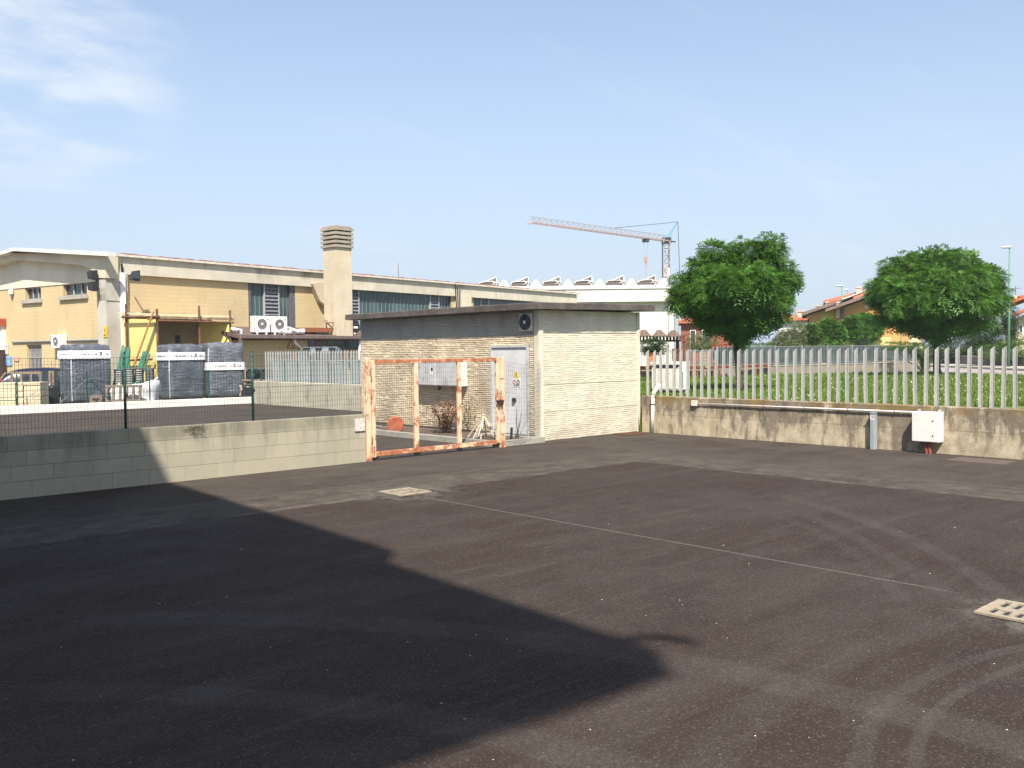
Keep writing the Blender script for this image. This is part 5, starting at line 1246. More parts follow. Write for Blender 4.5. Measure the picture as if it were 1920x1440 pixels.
def beam_mat():
    n = NT('precast_beam'); P = n.sep(); base = n.mix(n.ramp(n.noise(0.6, 7, 0.65), 0.35, 0.7), (0.60, 0.55, 0.44), (0.46, 0.42, 0.34))
    top = n.ramp(P[2], 6.1, 6.9)
    sp = n.math('MULTIPLY', n.ramp(n.noise(0.55, 4, 0.6, n.map((1, 1, 0.35), (3, 0, 0))), 0.55, 0.68), top)
    c = n.mix(n.math('MULTIPLY', sp, 0.75), base, (0.15, 0.115, 0.09))
    c = n.mix(n.ramp(n.noise(1.6, 7, 0.7, n.map((1, 1, 0.25))), 0.52, 0.70, 0, 0.45), c, (0.30, 0.26, 0.20))
    x = n.math('FRACT', n.math('MULTIPLY', P[0], 0.115)); c = n.mix(n.ramp(x, 0.0, 0.006, 0.7, 0), c, (0.12, 0.10, 0.08))
    n.bump(n.noise(30, 4, 0.6), 0.2, 0.01); return n.fin(c, 0.92)
M['beam'] = beam_mat()
M['beam_front'] = stained('front_beam', (0.64, 0.59, 0.45), (0.42, 0.38, 0.29), 0.35, 0.4, 0.5)
def hall():
    t = thing('industrial_hall', 'long yellow block industrial hall with a precast concrete roof beam', 'hall', HC, HA)
    LEN = hs(1062, 560).x+0.5
    def zs(px, py, y=0.0): return hs(px, py, y).z
    Zf = zs(300, 517, 0.0)
    Zt = 7.1
    ZB = hs(260, 516, -0.2).z   # bottom and top of the side beam
    ZT = hs(300, 487.5, -0.2).z
    # side beam
    mb = MB(); prof = [(-0.2, ZB), (-0.2, ZT), (-0.1, ZT), (0.3, ZT+0.02), (0.3, ZB), (-0.15, ZB)]; mb.prism([(a, b) for a, b in prof], 'x', 0.105, LEN+0.9); mb.build('side_beam', M['beam'], t)
    mb = MB(); mb.box(-0.9, -0.36, ZT+0.005, LEN+1.3, -0.10, ZT+0.11); mb.build('gutter', plain('gutter_pale', (0.62, 0.58, 0.50), 0.6), t)
    tr = plain('tile_red_edge', (0.33, 0.12, 0.08), 0.85, var=0.4, scale=3)
    mb = MB(); r = random.Random(6); x = 0.4
    while x < LEN+1.0:
        h = r.uniform(0.02, 0.07); mb.box(x, -0.32, ZT+0.115, x+0.38, 0.1, ZT+0.115+h); x += 0.4
    mb.build('roof_edge_tiles', tr, t)
    # roof
    S0 = 10.4; zr = hf(25, 464, -0.9).z
    mb = MB(); mb.add([(-0.9, -0.3, ZT+0.05), (LEN+1, -0.3, ZT+0.05), (LEN+1, S0, zr-0.06), (-0.9, S0, zr-0.06), (LEN+1, 2*S0+.6, ZT+0.05), (-0.9, 2*S0+.6, ZT+0.05)], [(0,1,2,3), (3,2,4,5)])
    mb.build('roof', tr, t)
    # wall pieces between openings along the side (thickness .25, face y = 0)
    def wl(a, b, z0, z1, m='yellow_block', y=0.0):
        mb = MB(); mb.box(a, y, z0, b, y+0.25, z1); return mb.build('wall', M[m], t)
    xa = 0.56; w0 = hs(466, 580).x; w1 = hs(554, 580).x; w2 = hs(652, 580).x; w3 = hs(846, 580).x; w4 = hs(888, 580).x; w5 = hs(1052, 580).x
    ZW = ZB+0.35; zsill = 3.0
    wl(xa, w0, -0.1, ZW); wl(w0, w1, -0.1, zsill); wl(w1, w2, -0.1, ZW); wl(w2, w3, -0.1, zsill); wl(w3, w4, -0.1, ZW); wl(w4, w5, -0.1, zsill); wl(w5, LEN, -0.1, ZW)
    mb = MB(); mb.box(w3+0.4, -0.28, -0.1, w4-0.6, 0.0, ZB+0.1); mb.build('pillar', M['beam_front'], t)
    mb = MB()
    for k in range(3): mb.bar((w3+0.3+0.12*k, -0.33, 3), (w3+0.1+0.25*k, -0.33, ZB+0.9-k*0.2), 0.06)
    mb.build('cable', M['dark_metal'], t)
    # windows
    gl = NT('profiled_glass'); P = gl.sep(); c = gl.mix(gl.ramp(gl.noise(0.8, 4), 0.35, 0.65), (0.035, 0.062, 0.07), (0.065, 0.105, 0.11)); gl = gl.fin(c, 0.3, 0.0, 0.6)
    sh = plain('louvre', (0.16, 0.17, 0.20), 0.5); wf = M['dark_metal']
    def window(a, b, bays, step=0.34):
        mb = MB(); mb.box(a, 0.16, zsill, b, 0.20, ZW); f = mb.build('window', gl, t)
        mb = MB(); x = a+step
        while x < b: mb.box(x-0.012, 0.13, zsill, x+0.012, 0.159, ZW); x += step
        mb.build('glazing_bars', plain('glazing_bar', (0.20, 0.27, 0.27), 0.5), f)
        for (u, v, kind) in bays:
            mb = MB()
            if kind == 'louvre':
                z = zsill+0.05
                while z < ZW: mb.bar((u, 0.09, z), (v, 0.09, z+0.0), 0.02, 0.16, up=(0,0.6,1)); z += 0.21
                mb.build('louvre', sh, f)
            for q in (u, v): m2 = MB(); m2.box(q-0.035, 0.04, zsill, q+0.035, 0.155, ZW); m2.build('frame', M['galvanised'], f)
        mb = MB(); mb.box(a, 0.02, zsill, a+0.22 if step < 0.3 else a+0.08, 0.155, ZW); mb.box(b-(0.4 if step < 0.3 else 0.08), 0.02, zsill, b, 0.155, ZW); mb.box(a, -0.04, zsill-0.08, b, 0.15, zsill); mb.build('reveal', plain('window_frame_grey', (0.11, 0.11, 0.12), 0.6), f)
    q1 = hs(497, 560).x; q2 = hs(524, 560).x
    window(w0, w1, [(q1, q2, 'louvre')], 0.29); window(w2, w3, [(w2+0.1, hs(674, 560).x, 'louvre'), (hs(808, 560).x, hs(824, 560).x, 'louvre')], 0.36); window(w4, w5, [(hs(903, 570).x, hs(917, 570).x, 'louvre')], 0.42)
    # corner pillar with haunches
    mb = MB(); pz = ZB-0.1
    mb.box(-0.45, 0.12, -0.1, 0.55, 0.65, pz-0.4); mb.box(-0.2, -0.15, -0.1, 0.35, 0.12, pz-0.4); mb.box(-0.45, -0.15, -0.1, -0.2, 0.12, pz-0.4)
    mb.prism([(-0.45, pz-1.2), (0.45, pz-1.2), (0.66, pz-0.7), (0.66, pz+0.12), (-0.5, pz+0.35), (-0.5, pz-0.6), (-0.45, pz-0.9)], 'y', -0.19, 0.5)
    mb.build('corner_pillar', stained('pillar_concrete', (0.50, 0.47, 0.40), (0.24, 0.22, 0.18), 0.6, 0.7, 0.4), t)
    mb = MB(); mb.box(0.57, -0.05, -0.1, 0.8, -0.004, pz-1.1); mb.build('corner_rib', M['yellow_block'], t)
    # front gable
    xg = -0.02; G0 = 0.6
    def fz(px, py, x): p = hf(px, py, x); return (p.y, p.z)
    s = [(0.65, -0.1), (21, -0.1), (21, hf(0, 544, xg).z-0.2), (hf(0, 544, xg).y, hf(0, 544, xg).z), (hf(179, 528.5, xg).y, hf(179, 528.5, xg).z), (0.65, hf(185, 528, xg).z)]
    holes = []
    for (x0, x1, y0, y1) in ((47, 77, 540, 560), (118, 163, 533, 552)):
        a = hf(x1, y1, xg); b = hf(x0, y0, xg); holes.append((a.y, b.y, a.z, b.z))
    hd = (hf(79, 682, xg).y, hf(50, 647, xg).y, 0.4, hf(50, 647, xg).z)
    ztop = s[3][1]
    # wall made of strips round the openings
    lim = lambda y: s[4][1]+(s[3][1]-s[4][1])*(y-s[4][0])/(s[3][0]-s[4][0])
    ys = sorted([0.65, holes[1][0], holes[1][1], hd[0], hd[1], holes[0][0], holes[0][1], 21.4])
    mb = MB()
    for a, b in zip(ys[:-1], ys[1:]):
        m_ = (a+b)/2; cut = []
        for h in holes+[hd]:
            if h[0]-0.01 < m_ < h[1]+0.01: cut.append((h[2], h[3]))
        cut.sort(); z = -0.1
        for c0, c1 in cut:
            mb.prism([(a, z), (b, z), (b, c0), (a, c0)], 'x', xg, xg+0.3); z = c1
        mb.prism([(a, z), (b, z), (b, lim(b)), (a, lim(a))], 'x', xg, xg+0.3)
    mb.build('gable_wall', M['yellow_block'], t)
    for h in holes:
        mb = MB(); mb.box(xg+0.2, h[0], h[2], xg+0.24, h[1], h[3]); f = mb.build('window', M['glass_dark'], t)
        mb = MB()
        for k in range(1, 3): y = h[0]+(h[1]-h[0])*k/3; mb.box(xg+0.14, y-0.03, h[2], xg+0.19, y+0.03, h[3])
        for z0, z1 in ((h[2], h[2]+0.05), (h[3]-0.05, h[3])): mb.box(xg+0.14, h[0], z0, xg+0.19, h[1], z1)
        mb.build('frame', M['galvanised'], f)
        mb = MB(); mb.box(xg-0.14, h[0]-0.15, h[2]-0.20, xg+0.14, h[1]+0.25, h[2]-0.0); mb.build('sill', M['concrete'], f)
    mb = MB(); mb.box(xg+0.22, hd[0], 0.4, xg+0.25, hd[1], hd[3]); f = mb.build('window', plain('barred_dark', (0.10, 0.11, 0.13), 0.5), t); mb = MB()
    for k in range(13): y = hd[0]+(hd[1]-hd[0])*k/12; mb.box(xg+0.12, y-0.012, 0.4, xg+0.145, y+0.012, hd[3])
    for z in (1.2, 2.0, 2.6): mb.box(xg+0.115, hd[0], z, xg+0.15, hd[1], z+0.03)
    mb.build('security_bars', M['galvanised'], f)
    # recessed pale panel above the block wall
    xp = -0.06; ze = ZB+0.7
    mb = MB(); mb.prism([(0.66, s[4][1]+0.005), (s[3][0], s[3][1]+0.005), (21, s[3][1]), (21, ze), (S0, zr-0.4), (0.66, ze)], 'x', xp, xp+0.3); mb.build('gable_panel', stained('gable_grey', (0.66, 0.62, 0.50), (0.48, 0.45, 0.37), 0.3, 0.5, 0.4), t)
    # front beam: follows the slope, haunch at the pillar
    def F(px, py, x=-0.55): p = hf(px, py, x); return (p.y, p.z)
    up_ = [F(196, 480), F(25, 469.5), (F(25, 469.5)[0]+10.5, F(196, 480)[1])]
    lo_ = [F(-40, 505), F(25, 487), F(150, 496.5), F(164, 501), F(178, 510), F(183, 516), F(198, 516)]
    mb = MB(); far = F(25, 469.5)[0]+10.5
    poly = [F(198, 478), F(25, 469.5), (far, F(196, 480)[1]), (far, F(196, 500)[1])]+[F(25, 487), F(150, 496.5), F(160, 499.5), F(170, 505), F(178, 512), F(183, 521), F(198, 521)]
    mb.prism(poly, 'x', -0.55, 0.1); mb.build('gable_beam', M['beam_front'], t)
    mb = MB(); e = [F(201, 472, -0.95), F(25, 464, -0.95), (far, F(201, 472, -0.95)[1]), (far, F(201, 479, -0.95)[1]), F(25, 470.5, -0.95), F(201, 480, -0.95)]
    mb.prism(e, 'x', -0.95, -0.552); mb.build('verge_trim', plain('verge_white', (0.66, 0.66, 0.62), 0.6, var=0.15), t)
    mb = MB(); c = hs(229, 512, -0.2); mb.tube([(c.x, -0.22, 0), (c.x, -0.22, hs(229, 512, -0.2).z), ], 0.13, 12); mb.build('downpipe', M['white_plastic'], t, True)
    mb = MB(); mb.tube([(c.x, -0.22, hs(229, 512, -0.22).z), (c.x-0.08, -0.3, hs(229, 512, -0.22).z+0.45)], 0.05, 8); mb.build('pipe_elbow', M['dark_metal'], t)
    # electrical conduit across the front
    mb = MB(); a = hf(23, 642, xg-0.05); b = hf(192, 638, xg-0.05); mb.tube([a, (b.x, b.y, a.z)], 0.05, 6); mb.tube([(b.x, b.y, a.z), hs(236, 634, -0.25)], 0.05, 6); mb.build('conduit', M['grey_plastic'], t)
    # red roofed porch at the far left: dark doorway and white panel
    mb = MB(); p = hf(6, 690, xg-0.2); mb.box(xg-0.2, p.y, 0, xg-0.01, p.y+3, hf(4, 658, xg).z); mb.build('doorway', plain('brown_door', (0.05, 0.025, 0.02), 0.6), t)
    mb = MB(); mb.box(xg-0.25, p.y, hf(4, 656, xg).z, xg-0.01, p.y+3, hf(4, 612, xg).z); mb.build('door_fascia', M['white_paint'], t)
    mb = MB(); mb.box(xg-0.55, p.y-0.1, hf(4, 612, xg).z+0.005, xg-0.01, p.y+3, hf(4, 598, xg).z); mb.build('door_canopy', plain('canopy_red', (0.35, 0.07, 0.04), 0.7), t)
    # chimney with slatted cap
    cx0 = hs(602, 600, -1.35).x; z0 = 3.05; ztop = hs(632, 463, -1.35).z; sx = hs(634, 600, -1.35).x-cx0
    chm = stained('chimney_concrete', (0.58, 0.50, 0.36), (0.28, 0.24, 0.18), 0.55, 0.7, 0.25)
    cw = 1.28
    cA = (HI @ D(600.5, 600, 54.6)); rot = math.radians(-6)
    ch = MB()
    m = Matrix.Translation(HI @ D(632.5, 600, 53.4)) @ Matrix.Rotation(math.radians(-6), 4, 'Z')
    def tb(mb, x0, y0, z0, x1, y1, z1):
        pts = []
        for (x, y) in ((x0,y0), (x1,y0), (x1,y1), (x0,y1)):
            q = m @ Vector((x, y, 0)); pts.append((q.x, q.y))
        mb.prism(pts, 'z', z0, z1)
    # near corner of the shaft is the origin; +y runs along the gable side, +x along the hall
    wL, wR = 1.20, 1.12; ztp = D(632, 463, 53.4).z
    tb(ch, 0, 0, 2.9, wR, wL, ztp); chim = ch.build('chimney', chm, t)
    capm = stained('chimney_cap', (0.36, 0.31, 0.25), (0.16, 0.13, 0.11), 0.7, 1.0, 1); z = ztp
    mb = MB(); tb(mb, 0.12, 0.12, ztp, wR-0.12, wL-0.12, ztp+1.15); mb.build('flue', M['ink'], chim)
    for i in range(5):
        mb = MB(); b = 0.10; zz = ztp+0.01+i*0.245; h = 0.15
        tb(mb, -b, -b, zz, wR+b, 0.05, zz+h); tb(mb, -b, wL-0.05, zz, wR+b, wL+b, zz+h); tb(mb, -b, 0.05, zz, 0.05, wL-0.05, zz+h); tb(mb, wR-0.05, 0.05, zz, wR+b, wL-0.05, zz+h); mb.build('cap_slat', capm, chim)
    mb = MB()
    for (x, y) in ((0,0), (wR-0.1,0), (wR-0.1,wL-0.1), (0,wL-0.1), (wR/2, 0)): tb(mb, x+0.06, y+0.06, ztp, x+0.14, y+0.14, ztp+1.15)
    tb(mb, -0.02, -0.02, ztp+1.16, wR+0.02, wL+0.02, ztp+1.24); mb.build('cap_top', capm, chim)
    mb = MB(); k = hs(594, 545, -0.3); mb.prism([(k.x-0.4, k.z+0.4), (k.x+0.9, k.z+0.6), (k.x+0.9, k.z-1.0), (k.x+0.2, k.z-0.6)], 'y', -0.35, -0.02); mb.build('chimney_bracket', chm, t)
    return w0, w1, w2
w0, w1, w2 = hall()
hall_group = None
def on_hall(name, label, cat, p, rz=HA, group=None): return thing(name, label, cat, HM @ Vector(p), rz, group)
def ac_unit(name, label, p, rz, w=0.92, h=0.82, dp=0.34, legs=True, group=None):
    t = thing(name, label, 'air conditioner', p, rz, group); mb = MB(); mb.box(0, 0, 0.08, w, dp, h+0.08); bevel(mb.build('casing', M['white_paint'], t), 0.02)
    cx, cz = w*0.53, 0.08+h*0.52; R = h*0.30
    mb = MB(); n_ = 26; mb.add([(cx+R*math.cos(2*PI*k/n_), -0.012, cz+R*math.sin(2*PI*k/n_)) for k in range(n_)]+[(cx+R*math.cos(2*PI*k/n_), -0.002, cz+R*math.sin(2*PI*k/n_)) for k in range(n_)], [tuple(range(n_))]+[(k, (k+1)%n_, n_+(k+1)%n_, n_+k) for k in range(n_)])
    f = mb.build('fan_opening', plain('fan_brown', (0.16, 0.13, 0.12), 0.6), t)
    mb = MB()
    for k in range(9):
        a = 2*PI*k/9; mb.bar((cx+0.05*math.cos(a), -0.02, cz+0.05*math.sin(a)), (cx+R*0.95*math.cos(a+.4), -0.02, cz+R*0.95*math.sin(a+.4)), 0.012, 0.02)
    for rr in (0.6, 1.0):
        for k in range(20): a, b = 2*PI*k/20, 2*PI*(k+1)/20; mb.bar((cx+R*rr*math.cos(a), -0.022, cz+R*rr*math.sin(a)), (cx+R*rr*math.cos(b), -0.022, cz+R*rr*math.sin(b)), 0.014)
    mb.build('fan_guard', M['grey_plastic'], f)
    mb = MB(); mb.tube([(cx, -0.035, cz), (cx, -0.012, cz)], R*0.26, 12); mb.build('fan_hub', M['white_paint'], f)
    mb = MB()
    for k in range(8): mb.box(0.03, -0.006, 0.14+k*h/9, 0.09, -0.001, 0.14+k*h/9+0.05)
    mb.build('side_vent', M['grey_plastic'], t)
    mb = MB(); mb.box(w-0.13, -0.004, h*0.85, w-0.07, -0.001, h*0.93); mb.box(w-0.13, -0.004, h*0.72, w-0.07, -0.001, h*0.74); mb.build('lettering', M['ink'], t)
    if legs:
        for x in (w*0.2, w*0.75): mb = MB(); mb.box(x, -0.03, -0.05, x+0.07, dp, 0.078); mb.build('foot', M['white_paint'], t)
    return t
# lean-to with its roof
def lean_to():
    R0 = HI @ D(449, 629, 47.5); R1x = R0.x+22; ze = R0.z; y0 = R0.y
    t = thing('lean_to', 'low yellow lean-to outbuilding with a brown roof edge below the chimney', 'outbuilding', HC, HA)
    wx = R0.x+0.35; yw = y0+0.75
    mb = MB(); mb.box(wx, yw, -0.1, R1x, 0, ze-0.22); mb.build('wall', M['yellow_block'], t)
    mb = MB(); mb.prism([(y0, ze-0.16), (y0, ze), (-0.02, ze+0.55), (-0.02, ze+0.35)], 'x', R0.x, R1x+0.4); mb.build('roof', plain('brown_roof', (0.12, 0.085, 0.075), 0.8, var=0.35), t)
    mb = MB(); mb.prism([(y0-0.13, ze-0.13), (y0-0.02, ze-0.18), (y0-0.005, ze+0.02), (y0-0.15, ze+0.02)], 'x', R0.x, R1x+0.4); mb.build('gutter', plain('gutter_brown', (0.20, 0.145, 0.13), 0.6), t)
    # windows high in the wall
    a = (HI @ D(579, 640, 47.9)).x; mb = MB(); z0, z1 = ze-1.15, ze-0.42
    xw0 = hs(578, 640, yw).x; xw1 = hs(677, 640, yw).x+1.5; zz0 = hs(600, 655, yw).z; zz1 = hs(600, 637.5, yw).z
    mb.box(xw0, yw-0.03, zz0, xw1, yw-0.002, zz1); f = mb.build('window', M['glass_dark'], t); fr = plain('frame_brown', (0.16, 0.07, 0.06), 0.6)
    mb = MB()
    for px in (578, 590, 614, 628, 654, 677): x = hs(px, 645, yw).x; mb.box(x-0.035, yw-0.05, zz0, x+0.035, yw-0.031, zz1)
    mb.box(xw0, yw-0.05, zz0-0.07, xw1, yw-0.031, zz0); mb.build('frame', fr, f)
    mb = MB(); xa, xb = hs(590, 645, yw).x, hs(613, 645, yw).x
    for k in range(7): mb.box(xa+0.04, yw-0.045, zz0+0.03+k*(zz1-zz0)/7, xb-0.04, yw-0.032, zz0+0.03+(k+0.6)*(zz1-zz0)/7)
    mb.build('shutter', fr, f)
    # downpipes
    p = hs(553, 636, y0+0.1); q = hs(564, 652, yw-0.1); mb = MB(); mb.tube([p, p-Vector((0,0,0.18)), q, (q.x, q.y, 0.2)], 0.075, 10); mb.build('downpipe', M['white_plastic'], t, True)
    p = hs(674.5, 636, y0+0.1); mb = MB(); mb.tube([p, (p.x, p.y+0.1, 0.1)], 0.07, 10); mb.build('downpipe', M['white_plastic'], t, True)
    p = hs(447, 618, y0+0.6); mb = MB(); mb.tube([p-Vector((0.4,0,0)), p+Vector((0.1,0,0)), p+Vector((0.1,0,-2.4))], 0.12, 10); mb.build('downpipe', M['white_plastic'], t, True)
    # warning triangle sign and small marks on the wall
    c = hs(545, 645, yw-0.02); s = on_hall('warning_sign', 'faded red triangular warning sign on the lean-to wall', 'sign', (c.x, c.y, c.z))
    mb = MB(); mb.add([(-0.3, 0, -0.28), (0.3, 0, -0.28), (0, 0, 0.25), (-0.3, 0.012, -0.28), (0.3, 0.012, -0.28), (0, 0.012, 0.25)], [(0,1,2), (5,4,3), (0,3,4,1), (1,4,5,2), (2,5,3,0)]); mb.build('rim', plain('faded_red', (0.42, 0.16, 0.12), 0.6), s)
    mb = MB(); mb.add([(-0.19, -0.004, -0.22), (0.19, -0.004, -0.22), (0, -0.004, 0.13)], [(0,1,2)]); mb.build('field', plain('sign_field', (0.42, 0.33, 0.20), 0.6), s)
    mb = MB(); mb.box(-0.03, -0.012, -0.10, 0.03, -0.006, 0.06); mb.box(-0.03, -0.012, -0.17, 0.03, -0.006, -0.13); mb.build('exclamation_mark', M['white_paint'], s)
    # on the roof
    def rz_(y): return ze+0.55*(y-y0)/(-y0)+0.02
    y = y0+0.45
    for px, lb in ((474.5, 'white air conditioner outdoor unit on the lean-to roof, nearer the yellow canopy'), (508, 'white air conditioner outdoor unit on the lean-to roof, nearer the chimney')):
        xx = hs(px, 610, y).x; ac_unit('air_conditioner', lb, HM @ Vector((xx, y, rz_(y))), HA-math.radians(14), 0.95, 0.86, 0.36, True, 'air conditioners on the lean-to roof')
    def tubething(name, label, p, q, r, cat='pipe', m=None):
        a = hs(*p, y-0.1); b = hs(*q, y-0.1); t2 = thing(name, label, cat, HM @ Vector(a), HA); mb = MB(); d = b-a; mb.tube([(0,0,0), d], r, 14, caps=False); mb.tube([(0,0,0), d], r*0.86, 14, caps=False); mb.build('pipe', m or M['white_plastic'], t2, True)
        mb = MB(); dn = d.normalized(); mb.tube([dn*0.02, dn*0.12], r*1.12, 14, caps=False); mb.tube([d*0.92, d*1.0], r*1.12, 14, caps=False); mb.build('collar', M['galvanised'], t2, True)
    tubething('flue_pipe', 'short wide grey flue pipe lying before the second air conditioner', (523, 622), (544, 623), 0.15)
    tubething('flue_pipe', 'white flue pipe leaning down toward the rusty bench on the lean-to roof', (536, 615), (560, 623), 0.12)
    tubething('flue_pipe', 'stubby pale pipe end at the foot of the leaning white flue', (558, 622), (569, 621), 0.14)
    a = hs(571, 618.5, y+0.1); b = hs(623, 618.5, y+0.1); t3 = thing('rusty_tank', 'long flat rusty metal tray with rounded ends beside the chimney foot', 'tray', HM @ Vector(a), HA); L = b.x-a.x; mb = MB()
    R = 0.14; pts = [(R+R*math.cos(an), R*math.sin(an)) for an in [PI/2+PI*k/8 for k in range(9)]]+[(L-R+R*math.cos(an), R*math.sin(an)) for an in [-PI/2+PI*k/8 for k in range(9)]]
    mb.prism(pts, 'y', 0, 0.5); bevel(mb.build('shell', M['rust'], t3), 0.02); mb = MB()
    for k in range(5): mb.box(0.9+k*0.2, -0.06, -0.22, 1.02+k*0.2, 0.35, -0.14)
    mb.build('slats', M['dark_metal'], t3)
    t4p = hs(611, 603, y); t4 = thing('rusty_trestle', 'folded rusty steel trestle lying on the lean-to roof by the chimney', 'trestle', HM @ Vector(t4p), HA); mb = MB()
    def q(px, py): return hs(px, py, y)-t4p
    for a, b in (((611, 602), (616, 614)), ((611, 605), (646, 605)), ((611, 603), (634, 622)), ((646, 602), (637, 616)), ((644, 602), (636, 618)), ((650, 605), (674, 623)), ((634, 620), (642, 624))): mb.bar(q(*a), q(*b)+Vector((0, 0.15, 0)), 0.055)
    mb.build('frame', M['rust'], t4); mb = MB()
    for px, py in ((611, 603), (647, 602), (640, 617)): v = q(px, py); mb.box(v.x-0.09, v.y-0.05, v.z-0.08, v.x+0.09, v.y+0.1, v.z+0.08)
    mb.build('joint', plain('rust_pale', (0.40, 0.26, 0.18), 0.8), t4)
    for nm, lb, (x0, y_0, x1, y_1), m_ in (('rusty_hood', 'small rusty hood on the lean-to roof right of the chimney', (656, 606, 664, 611), M['rust']), ('white_board', 'white bundle of boards right of the chimney on the lean-to roof', (654, 612, 672, 616), M['white_paint']), ('white_board', 'white slab at the lean-to roof edge below the bundle of boards', (652, 624, 668, 627), M['white_paint'])):
        a = hs(x0, y_1, y); b = hs(x1, y_0, y); t5 = thing(nm, lb, 'hood' if 'hood' in nm else 'board', HM @ Vector(a), HA); mb = MB(); L, h = b.x-a.x, b.z-a.z; mb.prism([(0, 0), (L, 0), (L*0.93, h), (L*0.12, h)], 'y', 0, 0.3); bevel(mb.build('sheet', m_, t5), 0.02)
        mb = MB(); mb.box(0.05, 0.02, -0.12, L*0.9, 0.25, -0.005); mb.build('underside', M['dark_metal'], t5)
lean_to()
# air conditioner on the gable
pA = hf(95, 655, 0.0); 
def gable_ac():
    p = HM @ Vector((-0.40, hf(95, 655, -0.4).y, hf(95, 656, -0.4).z))
    ac_unit('air_conditioner', 'white wall mounted air conditioner beside the barred gable window', p, HA-PI/2, 0.95, 0.68, 0.36, False)
gable_ac()
def flood(label, c, axis, s=1.0):
    t = on_hall('floodlight', label, 'floodlight', c); g = M['dark_metal']; mb = MB(); mb.bar((0, 0, 0), (0, -0.45*s, 0.05), 0.06); mb.build('arm', g, t)
    mb = MB(); sec = []; a = Vector((0, -0.42, 0.0))*s
    mb.prism([(-0.30*s, -0.28*s), (0.26*s, -0.34*s), (0.30*s, 0.30*s), (-0.1*s, 0.22*s)], 'y', -0.72*s, -0.45*s); h = bevel(mb.build('housing', g, t), 0.03); 
    mb = MB(); mb.box(-0.22*s, -0.75*s, -0.2*s, 0.2*s, -0.722*s, 0.2*s); mb.build('lens', M['glass_dark'], h)
flood('dark floodlight under the roof beam beside the white downpipe', hs(241, 517, -0.5), 0, 0.85)
def flood2():
    c = hf(181, 522, -0.6); t = on_hall('floodlight', 'pair of dark lamps hanging under the gable beam at the hall corner', 'floodlight', c); mb = MB(); mb.bar((0, 0, 0.4), (0, 0, -0.5), 0.08); mb.build('arm', M['dark_metal'], t)
    for z in (0.12, -0.42): mb = MB(); mb.prism([(-0.18, -0.22), (0.2, -0.15), (0.25, 0.2), (-0.2, 0.25)], 'x', -0.35, -0.05); h = mb.build('lamp', M['dark_metal'], t); h.location = (0, 0, z); bevel(h, 0.03)
flood2()
def wall_sign(name, label, px0, py0, px1, py1, mat, marks, x=-0.04):
    a = hf(px1, py1, x); b = hf(px0, py0, x); t = on_hall(name, label, 'sign', (x, a.y, a.z)); w, h = b.y-a.y, b.z-a.z
    mb = MB(); mb.box(-0.03, 0, 0, -0.005, w, h); mb.build('plate', mat, t)
    if marks:
        mb = MB()
        for (u0, v0, u1, v1) in marks: mb.box(-0.036, w*u0, h*v0, -0.0305, w*u1, h*v1)
        mb.build('marking', M['ink'], t)
wall_sign('warning_sign', 'tall yellow warning sign on the hall corner pillar', 194, 612, 201, 632, M['yellow_sign'], [(0.4, 0.55, 0.55, 0.8), (0.3, 0.45, 0.5, 0.56), (0.15, 0.12, 0.85, 0.17), (0.15, 0.22, 0.85, 0.26)], -0.46)
wall_sign('warning_sign', 'small yellow notice beside the doorway at the far left of the hall', 4.5, 645, 9, 661, M['yellow_sign'], [(0.3, 0.4, 0.7, 0.75)])
wall_sign('notice_sign', 'narrow white notice on the yellow wall at the far left', 10, 645, 16, 664, M['white_paint'], [(0.3, 0.7, 0.7, 0.85), (0.3, 0.4, 0.7, 0.52)])
wall_sign('notice_sign', 'light blue notice board low on the yellow gable wall', 12, 668, 23, 686, plain('blue_board', (0.22, 0.40, 0.65), 0.5), None)
wall_sign('notice_sign', 'faded pink notice beside the light blue board on the gable wall', 27, 669, 36, 677, plain('pink_board', (0.65, 0.36, 0.30), 0.6), None)
def alarm():
    c = hf(22.5, 547, -0.08); t = on_hall('alarm_siren', 'small white alarm siren high on the yellow gable wall', 'siren', c); mb = MB(); mb.box(-0.12, -0.14, -0.15, 0, 0.14, 0.17); bevel(mb.build('housing', M['white_plastic'], t), 0.03); mb = MB(); mb.box(-0.1, -0.06, -0.26, -0.02, 0.06, -0.152); mb.build('lamp', M['grey_plastic'], t)
alarm()

